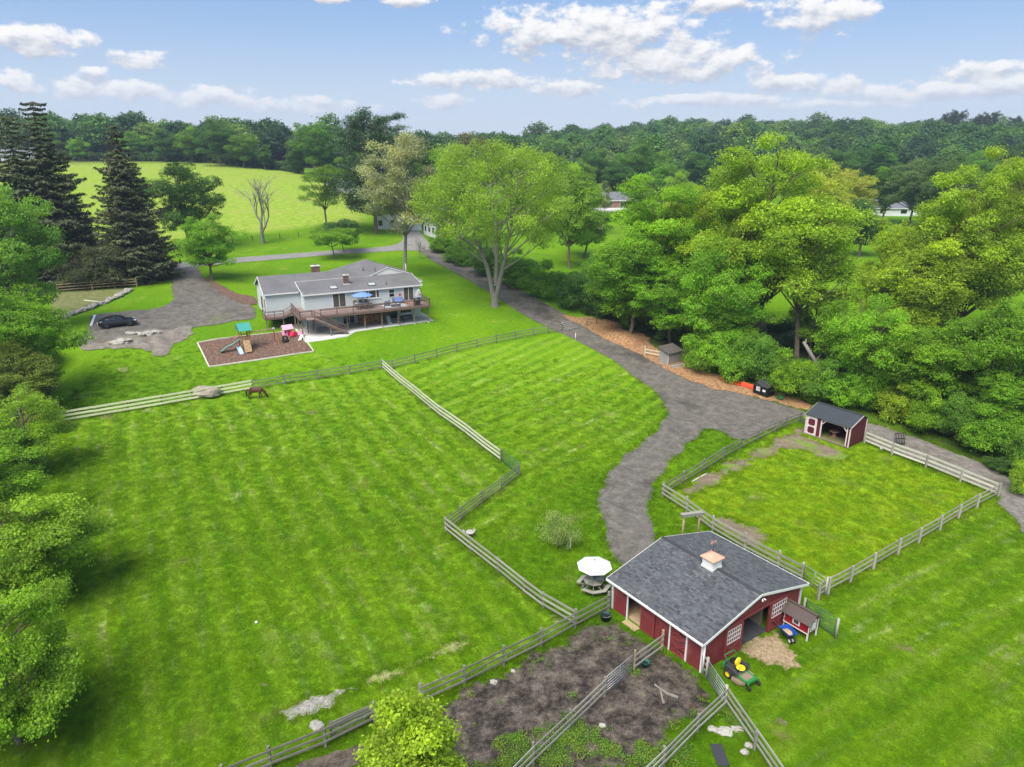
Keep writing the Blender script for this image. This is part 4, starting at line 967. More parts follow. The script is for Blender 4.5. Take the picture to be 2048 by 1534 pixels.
# tall timber portal by the paddock fence
pa, pb = SPOT['portal_a'], SPOT['portal_b']; A = Vector(on(pa)); B = Vector(on(pb)); d = B - A
t = thing('timber_portal', 'tall open timber frame of two posts and a double beam behind the barn', 'timber frame', A, math.atan2(d.y, d.x)); L = math.hypot(d.x, d.y)
for x in (0, L): one('post', POSTT, t, 'tube', [(x, 0, -.1), (x, 0, 2.55)], [.10, .085], 10)
for y in (-.13, .13): board('beam', WOODM, t, (-.25, y, 2.42), (L + .25, y, 2.42), .05, .2)
board('cap_board', WOODM, t, (-.25, 0, 2.545), (L + .25, 0, 2.545), .36, .04)
board('board_on_ground', WOODP, None, on(SPOT['fence_log_a'], .08), on(SPOT['fence_log_b'], .08), .14, .05)
tag(bpy.context.scene.objects['board_on_ground'], 'loose pale board lying inside the paddock beside the grey fence', 'board')
one('marker_post', WHITE, None, 'tube', [on(SPOT['drive_post'], -.1), on(SPOT['drive_post'], 1.1)], .05, 8)
tag(bpy.context.scene.objects['marker_post'], 'thin white marker post on the lawn corner beside the driveway gate', 'post')
wp = thing('white_post', 'short square white post standing beside the sparse bush', 'post', on(SPOT['white_post']))
one('post', WHITE, wp, 'box', (0, 0, .42), (.11, .11, .9)); one('post_cap', WHITE, wp, 'box', (0, 0, .9), (.15, .15, .05))
# ------------------------------------------------------------ red horse barn
BW, BL, BE, BR_, OE, OG = 9.50, 7.54, 2.36, 3.65, .39, .29
barn = thing('horse_barn', 'red horse barn with grey shingle roof, white trim and a cupola', 'barn', (11.14, 34.22, 0), R(35.53))
pitch = (BR_ - BE) / (BW / 2 + OE)
def roof_z(x): return BE + pitch * (OE + min(x, BW - x))
th = .09
# gable wall facing the mower: pieces left, right and above the doorway
DOOR = (3.45, 6.26, 2.25)
gz = lambda x: roof_z(x) - .12
MB().prism([(0, 0), (DOOR[0], 0), (DOOR[0], gz(DOOR[0])), (0, gz(0))], 0, th).build('wall', RED, barn)
MB().prism([(DOOR[1], 0), (BW, 0), (BW, gz(BW)), (DOOR[1], gz(DOOR[1]))], 0, th).build('wall', RED, barn)
MB().prism([(DOOR[0], DOOR[2]), (DOOR[1], DOOR[2]), (DOOR[1], gz(DOOR[1])), (BW / 2, gz(BW / 2)), (DOOR[0], gz(DOOR[0]))], 0.001, th - .001).build('wall', RED, barn)
MB().prism([(0, 0), (BW, 0), (BW, gz(BW)), (BW / 2, gz(BW / 2)), (0, gz(0))], BL - th, BL).build('wall', RED, barn)
MB().bx(BW - th, BW, th + .002, BL - th - .002, 0, gz(BW)).build('wall', RED, barn)
# stall side: solid bays and the open one
for y0, y1 in ((th + .002, 1.16), (2.58, 3.76), (3.765, 4.92), (6.22, BL - th - .002)):
    MB().bx(0, th, y0, y1, 0, gz(0)).build('wall', RED, barn)
MB().bx(.002, th, 4.92, 6.22, 2.15, gz(0)).build('lintel', RED, barn)
# vertical grooves of the siding boards: proud battens on the stall side bays
for y in np.arange(2.72, 3.72, .2): MB().box((-.006, float(y), 1.1), (.012, .018, 2.2)).build('batten', RED, barn)
# white posts of the stall side and corners
for y in (1.2, 2.52, 6.17): MB().box((-.035, y, 1.12), (.07, .11, 2.26)).build('trim_post', WHITE, barn)
MB().box((-.02, -.02, 1.12), (.17, .17, 2.24)).tube([(-.1, -.16, 0), (-.1, -.16, 2.2)], .055, 8).build('corner_trim', WHITE, barn)
MB().box((-.02, BL + .02, 1.12), (.15, .15, 2.24)).build('corner_trim', WHITE, barn)
MB().box((BW + .02, -.02, 1.12), (.12, .12, 2.24)).build('corner_trim', WHITE, barn)
# dutch door with cross braces
dd = MB().box((-.02, 1.86, 1.08), (.05, 1.18, 2.1)).build('stall_door', RED, barn)
for (ya, za), (yb, zb) in (((1.3, .1), (2.42, 1.0)), ((1.3, 1.0), (2.42, .1)), ((1.3, 1.25), (2.42, 2.05)), ((1.3, 2.05), (2.42, 1.25))):
    board('brace', REDT, dd, (-.06, ya, za), (-.06, yb, zb), .03, .1)
for z in (.08, 1.12, 2.1): board('brace', REDT, dd, (-.063, 1.28, z), (-.063, 2.44, z), .03, .11)
for z in (.55, 1.65): board('hinge', BLACKP, dd, (-.09, 1.28, z), (-.09, 1.72, z), .02, .05)
board('bar', DGREY, dd, (-.1, 1.3, 1.28), (-.1, 1.75, 1.1), .03, .05)
# sliding stall door pushed to the right of the open bay
sdoor = MB().box((-.06, 4.34, 1.08), (.05, 1.16, 2.12)).build('sliding_door', RED, barn)
for y in (3.8, 4.88): board('stile', REDT, sdoor, (-.1, y, .05), (-.1, y, 2.12), .03, .1)
for z in (.1, 1.28, 1.45, 2.08): board('rail', REDT, sdoor, (-.1, 3.85, z), (-.1, 4.83, z), .03, .09)
MB().box((-.05, 4.9, 2.2), (.05, 2.5, .06)).build('door_track', WHITE, barn)
# big sliding gable doors with muntin windows and X panels
def gable_door(x0, x1):
    d = MB().bx(x0, x1, -.07, -.02, .06, 2.2).build('sliding_door', RED, barn)
    wx0, wx1, wz0, wz1 = x0 + .22, x1 - .2, 1.05, 2.0
    MB().bx(wx0, wx1, -.082, -.072, wz0, wz1).build('window_pane', CURT, d)
    n, m = 6, 3
    for k in range(n + 1):
        x = wx0 + (wx1 - wx0) * k / n; board('muntin', PINKW, d, (x, -.095, wz0), (x, -.095, wz1), .03, .03)
    for k in range(m + 1):
        z = wz0 + (wz1 - wz0) * k / m; board('muntin', PINKW, d, (wx0, -.099, z), (wx1, -.099, z), .03, .03)
    for x in (x0 + .07, x1 - .07): board('stile', REDT, d, (x, -.088, .06), (x, -.088, 2.2), .03, .14)
    for z in (.13, .97, 2.13): board('rail', REDT, d, (x0 + .14, -.088, z), (x1 - .14, -.088, z), .03, .14)
    for za, zb in ((.2, .9), (.9, .2)): board('brace', REDT, d, (x0 + .14, -.086, za), (x1 - .14, -.086, zb), .025, .12)
    return d
gable_door(1.85, 3.5); gable_door(6.22, 8.1)
MB().bx(1.6, 8.3, -.1, -.02, 2.21, 2.3).build('door_track', REDT, barn)
# interior: aisle mats, stall boards
MB().bx(3.2, 6.5, .1, BL - .15, .01, .05).build('floor_mat', MATF, barn)
MB().bx(.12, 3.15, 4.6, BL - .15, .01, .09).build('stall_bedding', BEDDING, barn)
for x in (3.2, 6.45):
    for k in range(8): MB().bx(x, x + .05, .6, BL - .2, .06 + k * .17, .215 + k * .17).build('stall_board', INTW, barn)
    for y in (.6, 3.0, 5.3): MB().bx(x - .05, x + .1, y, y + .12, .05, 3.0).build('stall_post', INTW, barn)
MB().bx(.12, 3.15, 4.5, 4.56, .02, 1.4).build('stall_partition', INTW, barn)
MB().bx(-.55, -.05, 4.95, 6.1, .0, .05).build('threshold', BEDDING, barn)
# roof deck, fascia, gutters
def slope(side):
    xe = -OE if side < 0 else BW + OE
    q = [(xe, -OG, BE), (BW / 2, -OG, BR_), (BW / 2, BL + OG, BR_), (xe, BL + OG, BE)]
    return q
decks = [MB().slab(slope(s), .07).build('roof', BSHING, barn) for s in (-1, 1)]
for dk in decks: dk.data.attributes.new('tone', 'FLOAT', 'FACE').data.foreach_set('value', np.full(len(dk.data.polygons), .5, np.float32))
# every shingle tab is real: staggered courses, uneven tabs, each with its own tone
rs = np.random.default_rng(3)
for s, dk in zip((-1, 1), decks):
    run = math.hypot(BW / 2 + OE, BR_ - BE); ux = (BW / 2 + OE) / run * (1 if s < 0 else -1); uz = (BR_ - BE) / run
    xe = -OE if s < 0 else BW + OE; nxn, nzn = -uz * (1 if s < 0 else -1), abs(ux)
    VV, FF, TT = [], [], []; expo = .148; rows = int(run / expo) + 1
    for r in range(rows):
        y = -OG - rs.uniform(0, .3)
        while y < BL + OG:
            wd_ = rs.choice([.14, .2, .26, .32]); y0, y1 = max(y, -OG - .01), min(y + wd_ - .008, BL + OG + .01); y += wd_
            if y1 - y0 < .03: continue
            a0 = r * expo - .02; a1 = min(a0 + expo * 1.5, run); lo = .010 + rs.uniform(0, .008); hi = .003
            b = len(VV)
            for (aa, hh) in ((a0, lo), (a1, hi)):
                for yy in (y0, y1): VV.append((xe + ux * aa + nxn * hh, yy, BE + uz * aa + nzn * hh))
            for (aa, hh) in ((a0, -.004),):
                for yy in (y0, y1): VV.append((xe + ux * aa + nxn * hh, yy, BE + uz * aa + nzn * hh))
            FF += [(b, b + 1, b + 3, b + 2), (b, b + 4, b + 5, b + 1)] if s > 0 else [(b, b + 2, b + 3, b + 1), (b, b + 1, b + 5, b + 4)]; tn = float(np.clip(rs.normal(.52, .24), 0, 1.2)); TT += [tn, tn]
    me = np_mesh('shingles', VV, FF, 4); me.polygons.foreach_set('use_smooth', np.zeros(len(FF), bool)); at_ = me.attributes.new('tone', 'FLOAT', 'FACE'); at_.data.foreach_set('value', np.array(TT, np.float32))
    o = mesh_obj('shingles', me, BSHING, barn); o['kind'] = 'stuff'
MB().beam((BW / 2, -OG, BR_ + .012), (BW / 2, BL + OG, BR_ + .012), .26, .03).build('ridge_cap', BSHING, barn)
rc_ = barn.children[-1].data; rc_.attributes.new('tone', 'FLOAT', 'FACE').data.foreach_set('value', np.full(len(rc_.polygons), .45, np.float32))
for s, x0 in ((-1, -OE), (1, BW + OE)):
    MB().box((x0 + s * .05, BL / 2, BE - .075), (.11, BL + 2 * OG, .12)).build('gutter', WHITE, barn)
    for y in np.arange(-OG + .1, BL + OG, .62): MB().box((x0 + s * .03, float(y), BE + .0), (.16, .03, .03)).build('gutter_hanger', WHITE, barn)
    for yy in (-OG - .015, BL + OG + .015):
        MB().beam((x0, yy, BE - .07), (BW / 2 + s * .002, yy, BR_ - .07), .03, .17).build('rake_board', WHITE, barn)
MB().tube([(-OE - .05, BL + OG - .1, BE - .1), (-.2, BL + .05, BE - .45), (-.1, BL + .1, BE - .5), (-.1, BL + .1, .1)], .05, 8).build('downspout', WHITE, barn)
for sx in (-1, 1):
    lm = MB().tube([(BW / 2 + sx * .06, -OG - .1, BR_ - .28), (BW / 2 + sx * .14, -OG - .2, BR_ - .36)], [.03, .06], 8).build('flood_lamp', WHITE, barn)
# cupola with copper roof and weather vane
cu = (BW / 2, 3.55, 0); z0 = BR_ - .35
cup = MB().box((cu[0], cu[1], z0 + .5), (.86, .86, 1.0)).build('cupola', WHITE, barn)
for k in range(4):
    z = z0 + .5 + k * .12
    for ax in (0, 1):
        for s in (-1, 1):
            o = [cu[0], cu[1], z]; o[ax] += s * .437; sz = [.62, .62, .05]; sz[ax] = .03
            MB().box(o, sz).build('louvre', WHITE, cup)
MB().box((cu[0], cu[1], z0 + .2), (.94, .94, .4)).build('cupola_base', WHITE, cup)
h = .56; zz = z0 + 1.0
MB().add([(cu[0] - h, cu[1] - h, zz), (cu[0] + h, cu[1] - h, zz), (cu[0] + h, cu[1] + h, zz), (cu[0] - h, cu[1] + h, zz), (cu[0], cu[1], zz + .36), (cu[0] - h, cu[1] - h, zz - .05), (cu[0] + h, cu[1] - h, zz - .05), (cu[0] + h, cu[1] + h, zz - .05), (cu[0] - h, cu[1] + h, zz - .05)],
         [(0, 1, 4), (1, 2, 4), (2, 3, 4), (3, 0, 4), (0, 5, 6, 1), (1, 6, 7, 2), (2, 7, 8, 3), (3, 8, 5, 0), (5, 8, 7, 6)]).build('cupola_roof', COPPER, cup)
for (sx, sy) in ((-1, -1), (1, -1), (1, 1), (-1, 1)):
    MB().beam((cu[0] + sx * h, cu[1] + sy * h, zz + .01), (cu[0], cu[1], zz + .375), .03, .02).build('hip_seam', COPPER, cup)
va = MB().tube([(cu[0], cu[1], zz + .34), (cu[0], cu[1], zz + 1.15)], .014, 6).blob((cu[0], cu[1], zz + .5), (.05, .05, .05), 1, 1, 0).build('weather_vane', BLACKP, cup)
MB().beam((cu[0] - .3, cu[1], zz + .72), (cu[0] + .3, cu[1], zz + .72), .012, .012).beam((cu[0], cu[1] - .3, zz + .72), (cu[0], cu[1] + .3, zz + .72), .012, .012).build('compass_arm', BLACKP, va)
MB().prism([(cu[0] - .3, zz + 1.02), (cu[0] - .12, zz + .98), (cu[0] + .12, zz + 1.0), (cu[0] + .34, zz + .95), (cu[0] + .2, zz + 1.12), (cu[0], zz + 1.1), (cu[0] - .18, zz + 1.22)], cu[1] - .008, cu[1] + .008).build('vane_figure', COPPER, va)

# ------------------------------------------------------------ red run-in shelter with metal roof
sp = (31.1, 69.8); shl = thing('run_in_shelter', 'dark red run-in shelter with charcoal metal roof in the paddock corner', 'shelter', on(sp), R(-53))
SW, SD = 4.75, 3.1; ef, rz_, eb, ry = 2.2, 3.05, 2.55, 2.05
MB().bx(1.2, 1.62, 0, .06, 0, ef).build('wall', SHRED, shl)
MB().bx(4.5, SW, 0, .06, 0, ef).build('wall', SHRED, shl)
prof = [(0, 0), (SD, 0), (SD, eb), (ry, rz_ - .08), (0, ef)]
MB().prism(prof, 0, .06, 'X').build('wall', SHRED, shl); MB().prism(prof, SW - .06, SW, 'X').build('wall', SHRED, shl)
MB().bx(.062, SW - .062, SD - .06, SD, 0, eb).build('wall', SHRED, shl)
MB().bx(1.62, 4.5, .0, .06, 2.02, ef).build('lintel', PINKW, shl)
for x in (1.66, 4.46): MB().bx(x - .06, x + .06, -.02, .1, 0, 2.02).build('post', PINKW, shl)
for (xa, xb) in ((1.72, 2.12), (4.4, 4.0)): MB().beam((xa, .03, 1.62), (xb, .03, 2.02), .07, .09).build('brace', PINKW, shl)
dr = MB().bx(.06, 1.2, -.05, .02, .08, 2.12).build('shelter_door', PINKW, shl)
for z0_, z1_ in ((.28, .98), (1.15, 1.86)):
    c_ = .13; MB().prism([(.26 + c_, z0_), (1.0 - c_, z0_), (1.0, z0_ + c_), (1.0, z1_ - c_), (1.0 - c_, z1_), (.26 + c_, z1_), (.26, z1_ - c_), (.26, z0_ + c_)], -.065, -.052).build('door_panel', SHRED, dr)
for x, y in ((-.02, -.02), (SW + .02, -.02), (SW + .02, SD + .02), (-.02, SD + .02)): MB().bx(x - .05, x + .05, y - .05, y + .05, 0, ef if y < 1 else eb).build('corner_trim', PINKW, shl)
MB().bx(.1, SW - .1, .1, SD - .1, .01, .06).build('floor', M_DIRTP, shl)
MB().bx(0, SW, -.12, .0, 0, .12).build('sill_beam', INTW, shl)
rf = MB().slab([(-.12, -.2, ef + .02), (SW + .12, -.2, ef + .02), (SW + .12, ry, rz_), (-.12, ry, rz_)], .05).slab([(-.12, ry + .001, rz_), (SW + .12, ry + .001, rz_), (SW + .12, SD + .15, eb - .02), (-.12, SD + .15, eb - .02)], .05).build('roof', CHARM, shl)
for x in np.arange(-.1, SW + .13, .228):
    MB().beam((float(x), -.2, ef + .035), (float(x), ry, rz_ + .015), .035, .03).build('rib', CHARM, rf)
MB().beam((-.13, ry, rz_ + .03), (SW + .13, ry, rz_ + .03), .22, .03).build('ridge_cap', CHARM, rf)
for x in (-.14, SW + .14):
    MB().beam((x, -.2, ef - .04), (x, ry, rz_ - .05), .025, .12).build('rake_board', PINKW, shl)
# cable spool table under the shelter roof
spt = thing('spool_table', 'low round wooden cable spool standing inside the red shelter', 'spool', on((33.75, 68.75), .03))
SPW = surf('spool_wood', (.36, .20, .12), .8, .2, 3)
MB().lathe([(0, .72), (.52, .72), (.52, .66), (0, .66)], n=24, smooth=False).build('top', SPW, spt)
MB().lathe([(.2, .06), (.2, .66)], n=16).build('core', SPW, spt); MB().lathe([(0, .07), (.38, .07), (.38, .0), (0, .0)], n=24, smooth=False).build('base', SPW, spt)

# ------------------------------------------------------------ chicken coop
c0_ = SPOT['coop_leg']; coop = thing('chicken_coop', 'small bright red chicken coop on white legs beside the barn door', 'chicken coop', on(c0_), R(35.5))
# local x to the right along the barn gable, y away along the barn depth
CW, CL = 1.05, 1.75; fz = .55
for x, y in ((.04, .04), (CW - .04, .04), (.04, CL - .04), (CW - .04, CL - .04)): MB().bx(x - .04, x + .04, y - .04, y + .04, 0, 1.35).build('leg', WHITE, coop)
MB().prism([(0, fz), (CW, fz), (CW, 1.35), (CW / 2 + .05, 1.72), (0, 1.35)], .03, CL - .03, 'Y').build('wall', COOPR, coop)
win = MB().bx(-.03, 0, .62, 1.12, .78, 1.16).build('window', WHITE, coop); MB().bx(-.04, -.025, .70, 1.04, .85, 1.09).build('pane', CURT, win)
dw = MB().bx(.22, .82, -.0, .03, .62, 1.36).build('coop_door', WHITE, coop); MB().bx(.29, .75, -.015, .004, .69, 1.29).build('door_panel', DGREY, dw); MB().bx(.33, .71, -.025, -.01, .74, 1.24).build('mesh_panel', WHITE, dw)
cr = MB().slab([(-.2, -.15, 1.28), (CW / 2, -.15, 1.80), (CW / 2, CL + .15, 1.80), (-.2, CL + .15, 1.28)], .03).slab([(CW / 2 + .001, -.15, 1.80), (CW + .2, -.15, 1.28), (CW + .2, CL + .15, 1.28), (CW / 2 + .001, CL + .15, 1.80)], .03).build('roof', BROWNR, coop)
for y in np.arange(-.13, CL + .15, .145):
    MB().beam((-.2, float(y), 1.30), (CW / 2, float(y), 1.82), .03, .03).build('rib', BROWNR, cr); MB().beam((CW / 2, float(y), 1.82), (CW + .2, float(y), 1.30), .03, .03).build('rib', BROWNR, cr)
MB().beam((CW / 2, -.17, 1.83), (CW / 2, CL + .17, 1.83), .2, .03).build('ridge_cap', BROWNR, cr)
MB().beam((-.01, 0, fz), (-.01, CL, fz), .05, .05).beam((-.03, 0, 1.33), (-.03, CL, 1.33), .05, .06).build('trim', WHITE, coop)
nb = MB().bx(CW, CW + .3, .5, 1.2, .7, 1.05).build('nest_box', WHITE, coop)

# ------------------------------------------------------------ small grey shed on the wood chip bank
a_, b_, c_ = SPOT['shed_fl'], SPOT['shed_fr'], SPOT['shed_br']
sh_ang = math.atan2(b_[1] - a_[1], b_[0] - a_[0]); gs = thing('garden_shed', 'small grey plank shed with brown sloping roof beside the driveway', 'shed', on(b_, .02), sh_ang)
GW = math.dist(a_, b_) + .3; GD = 2.6
gw = MB().prism([(-GW, -.2), (0, -.2), (0, 1.75), (-GW, 2.25)], 0, .04).build('wall', SHEDG, gs)
MB().prism([(-GW, -.2), (0, -.2), (0, 1.75), (-GW, 2.25)], GD - .04, GD).build('wall', SHEDG, gs)
MB().bx(-.04, 0, .042, GD - .042, -.2, 1.75).build('wall', SHEDG, gs); MB().bx(-GW, -GW + .04, .042, GD - .042, -.2, 2.25).build('wall', SHEDG, gs)
for x in np.arange(-GW + .15, -.05, .2): MB().box((float(x), -.008, 1.0), (.02, .016, 1.9)).build('batten', WOODM, gs)
for y in np.arange(.15, GD, .22): MB().box((.008, float(y), .85), (.016, .02, 1.7)).build('batten', WOODG, gs)
MB().bx(-.03, .02, -.03, .02, -.2, 1.75).build('corner_trim', WHITE, gs)
MB().slab([(-GW - .2, -.25, 2.34), (.25, -.25, 1.72), (.25, GD + .2, 1.72), (-GW - .2, GD + .2, 2.34)], .06).build('roof', SHEDR, gs)
bp = thing('board_pile', 'pile of old boards leaning on the ground beside the small grey shed', 'boards', on(SPOT['boards'], .05), sh_ang + 1.35)
for k in range(7): board('board', WOODG if k % 2 else WOODM, bp, (-1.3 + .1 * k, -.5 + .18 * k, .05 + .05 * (k % 3)), (1.2 + .12 * (k % 4), -.42 + .15 * k, .12 + .09 * (k % 3)), .16, .045)
# ------------------------------------------------------------ ranch house with deck over a walk-out patio
ZF = 6.7
house = thing('ranch_house', 'long pale blue ranch house with grey roof above a raised brown deck', 'house', (HO[0], HO[1], ZF), HA)
GL = 3.95 + .1 - ZF                       # patio level, local
def lap_wall(name, x0, x1, y0, y1, z0, z1, holes=(), step=.26):
    """lapped siding: each course tilts out at its foot; plain backing behind. runs along x if y0==y1 else along y"""
    mb = MB(); along_x = abs(x1 - x0) > abs(y1 - y0)
    z = z0
    while z < z1 - .01:
        zt = min(z + step, z1)
        segs = [((x0, x1) if along_x else (y0, y1))]
        for (h0, h1, hz0, hz1) in holes:
            if hz0 < (z + zt) / 2 < hz1:
                segs = [q for s in segs for q in ((s[0], min(s[1], h0)), (max(s[0], h1), s[1])) if q[1] - q[0] > .02]
        for a, b in segs:
            if along_x:
                mb.add([(a, y0 - .028, z), (b, y0 - .028, z), (b, y0 - .004, zt), (a, y0 - .004, zt), (a, y0, z), (b, y0, z)], [(0, 1, 2, 3), (0, 4, 5, 1)])
            else:
                mb.add([(x0 - .028, a, z), (x0 - .028, b, z), (x0 - .004, b, zt), (x0 - .004, a, zt), (x0, a, z), (x0, b, z)], [(0, 1, 2, 3), (0, 4, 5, 1)])
        z = zt
    return mb.build(name, SIDING, house)
# bodies behind the siding
MB().bx(.02, 17.48, .02, 5, GL, 2.3).build('core', SIDING, house)
MB().bx(-4.88, .018, 2.62, 11.0, -1.2, 2.35).build('core', SIDING, house)
MB().bx(.022, 18.5, 5.002, 14.5, -1.0, 2.35).build('core', SIDING, house)
MB().prism([(2.62, 2.35), (11.0, 2.35), (6.85, 4.05)], -4.87, -4.6, 'X').build('gable', SIDING, house)
SL1, WIN, SMW, SL2 = (4.1, 6.0), (9.1, 11.1), (12.7, 13.45), (14.95, 16.55)
lap_wall('siding', 0, 17.5, 0, 0, .02, 2.3, [(SL1[0], SL1[1], -1, 2.05), (WIN[0], WIN[1], .95, 2.05), (SMW[0], SMW[1], .85, 2.0), (SL2[0], SL2[1], -1, 2.05)])
lap_wall('siding', 0, 0, 0, 2.6, .02, 2.6)
lap_wall('siding', -4.9, -.04, 2.6, 2.6, -.6, 2.35)
lap_wall('siding', -4.9, -4.9, 2.6, 11.0, -.9, 2.35)
lap_wall('siding', 0, 17.5, 0, 0, GL, -.3, [(5.3, 7.2, -9, 9), (8.6, 10.8, -9, -.8), (12, 16.2, -9, -.6)])
for x in (.0, 17.5): MB().bx(x - .06, x + .06, -.05, .06, GL if x else 0.02, 2.3).build('corner_trim', WHITE, house)
MB().bx(-4.96, -4.84, 2.55, 2.66, -.9, 2.35).build('corner_trim', WHITE, house)
def slider(x0, x1, z0, z1, name='sliding_door', mid=True):
    d = MB().bx(x0 - .09, x1 + .09, -.055, -.03, z0 - .02, z1 + .1).build(name, WHITE, house)
    n = 2 if mid else 1
    for k in range(n):
        a = x0 + (x1 - x0) * k / n + .05; b = x0 + (x1 - x0) * (k + 1) / n - .05
        MB().bx(a, b, -.075, -.057, z0 + .06, z1 - .02).build('pane', CURT, d)
    return d
slider(*SL1, .05, 2.02); slider(*SL2, .05, 2.02)
wn = MB().bx(WIN[0] - .1, WIN[1] + .1, -.06, -.03, .88, 2.08).build('window', WHITE, house)
for a, b in ((WIN[0], WIN[0] + .38), (WIN[0] + .5, WIN[1] - .5), (WIN[1] - .38, WIN[1])): MB().bx(a + .02, b - .02, -.08, -.062, 1.0, 1.98).build('pane', CURT, wn)
MB().bx(WIN[0] - .16, WIN[1] + .16, -.13, -.03, .8, .88).build('sill', WHITE, wn)
w2 = MB().bx(SMW[0] - .12, SMW[1] + .12, -.06, -.03, .72, 2.05).build('window', WHITE, house)
for a, b in ((.86, 1.32), (1.42, 1.9)): MB().bx(SMW[0], SMW[1], -.08, -.062, a, b).build('pane', DGLASS, w2)
# walk-out level under the deck
d3 = MB().bx(5.3, 7.2, -.05, -.03, GL + .02, GL + 2.1).build('patio_door', WHITE, house); MB().bx(5.45, 6.3, -.07, -.052, GL + .1, GL + 2.0).build('pane', DGLASS, d3); MB().bx(6.4, 7.05, -.07, -.052, GL + .1, GL + 2.0).build('pane', DGLASS, d3)
d4 = MB().bx(12.0, 13.9, -.05, -.03, GL + .02, GL + 2.1).build('patio_door', WHITE, house); MB().bx(12.1, 13.8, -.07, -.052, GL + .1, GL + 2.0).build('pane', DGLASS, d4)
w5 = MB().bx(14.2, 16.2, -.05, -.03, GL + .7, GL + 2.0).build('window', WHITE, house); MB().bx(14.3, 16.1, -.07, -.052, GL + .8, GL + 1.9).build('pane', DGLASS, w5)
# left end: garage style doors in the gable wall
for y0, y1 in ((3.3, 4.2), (5.6, 7.2)):
    d = MB().bx(-4.96, -4.93, y0, y1, -.5, 1.55).build('side_door', WHITE, house); MB().bx(-4.98, -4.962, y0 + .08, y1 - .08, -.4, 1.45).build('pane', DGLASS, d)
# roofs ------------------------------------------------------
re, rr = 2.38, 4.28
yR = 6.85
def plane(nm, q, t_=.1, mat=HSHING): return MB().slab(q, t_).build(nm, mat, house)
plane('roof', [(-5.2, 2.25, re), (11.5, 2.25, re), (11.5, yR, rr), (-5.2, yR, rr)])
plane('roof', [(-5.2, yR + .001, rr), (11.5, yR + .001, rr), (11.5, 11.4, re), (-5.2, 11.4, re)])
pk = (12.1, 9.4, 5.35)
B = [(5.2, 2.45, 2.42), (18.95, 2.45, 2.42), (18.95, 15.5, 2.42), (5.2, 15.5, 2.42)]
hip = MB()
hip.add([*B, (12.1, 9.0, 5.3), (12.1, 9.8, 5.3), *[(p[0], p[1], p[2] - .12) for p in B]], [(0, 1, 4), (1, 2, 5, 4), (2, 3, 5), (3, 0, 4, 5), (0, 6, 7, 1), (1, 7, 8, 2), (2, 8, 9, 3), (3, 9, 6, 0), (6, 9, 8, 7)])
hip.build('hip_roof', HSHING, house)
bump = plane('lower_roof', [(-.2, -.35, 2.32), (17.9, -.35, 2.32), (17.9, 4.75, 3.40), (-.2, 4.75, 3.40)], .12)
MB().prism([(-.3, 2.18), (4.7, 3.26), (2.4, 2.3), (.0, 2.05)], -.01, .03, 'X').build('cheek', SIDING, house)
MB().prism([(-.3, 2.18), (4.7, 3.26), (4.7, 2.4), (.0, 2.05)], 17.45, 17.5, 'X').build('cheek', SIDING, house)
# white trim: eaves, rakes, flashing
for p, q, w_, h_ in [((-.2, -.38, 2.25), (17.95, -.38, 2.25), .05, .2), ((-.22, -.35, 2.25), (-.22, 4.75, 3.33), .05, .2), ((-.22, 4.77, 3.36), (11.2, 4.77, 3.36), .06, .16),
                     ((-5.22, 2.22, 2.30), (-.25, 2.22, 2.30), .05, .19), ((-5.22, 2.22, 2.30), (-5.22, yR, 4.2), .05, .19), ((-5.22, 11.42, 2.30), (-5.22, yR, 4.2), .05, .19),
                     ((17.92, -.35, 2.25), (17.92, 4.75, 3.33), .05, .18), ((18.97, 2.45, 2.34), (18.97, 15.5, 2.34), .05, .16), ((17.95, 2.42, 2.34), (18.97, 2.42, 2.34), .05, .16)]:
    MB().beam(p, q, w_, h_).build('fascia', WHITE, house)
# white cross gable behind the lower roof
gb = MB().prism([(11.2, 3.38), (17.6, 3.38), (14.1, 4.5)], 4.8, 4.9).build('cross_gable', WHITE, house)
MB().slab([(11.0, 4.72, 3.36), (14.1, 4.72, 4.6), (14.1, 8.6, 4.6), (11.0, 8.6, 3.36)], .08).slab([(14.101, 4.72, 4.6), (17.8, 4.72, 3.36), (17.8, 8.6, 3.36), (14.101, 8.6, 4.6)], .08).build('gable_roof', HSHING, house)
for a, b in (((11.0, 4.70, 3.30), (14.1, 4.70, 4.54)), ((17.8, 4.70, 3.30), (14.1, 4.70, 4.54))): MB().beam(a, b, .04, .12).build('fascia', WHITE, house)
# chimneys of single bricks
def chimney(x, y, z0, w_, d_, hgt, white_base):
    ch = MB().box((x, y, z0 + hgt / 2), (w_ - .06, d_ - .06, hgt)).build('chimney', MORTAR, house)
    rows = int(hgt / .15)
    for r in range(rows):
        z = z0 + .075 + r * .15
        for k in range(3):
            off = (k - 1) * w_ / 3
            for s in (-1, 1): board('brick', BRICKM, ch, (x + off - w_ / 6 + .012, y + s * (d_ / 2 - .02), z), (x + off + w_ / 6 - .012, y + s * (d_ / 2 - .02), z), .05, .13)
        for k in range(2):
            off = (k - .5) * d_ / 2
            for s in (-1, 1): board('brick', BRICKM, ch, (x + s * (w_ / 2 - .02), y + off - d_ / 4 + .04, z), (x + s * (w_ / 2 - .02), y + off + d_ / 4 - .04, z), .05, .13)
    MB().box((x, y, z0 + hgt + .04), (w_ + .16, d_ + .16, .1)).build('cap', CONC, ch)
    MB().lathe([(.14, 0), (.12, .32), (.15, .34), (0, .36)], (x, y, z0 + hgt + .09), 12).build('flue', MORTAR, ch)
    if white_base: MB().box((x, y, z0 + .05), (w_ + .2, d_ + .2, .3)).build('flashing', WHITE, ch)
chimney(6.9, 2.6, 2.75, .72, .62, 1.45, True)
chimney(3.6, 7.9, 3.5, 1.25, .8, 1.55, False)
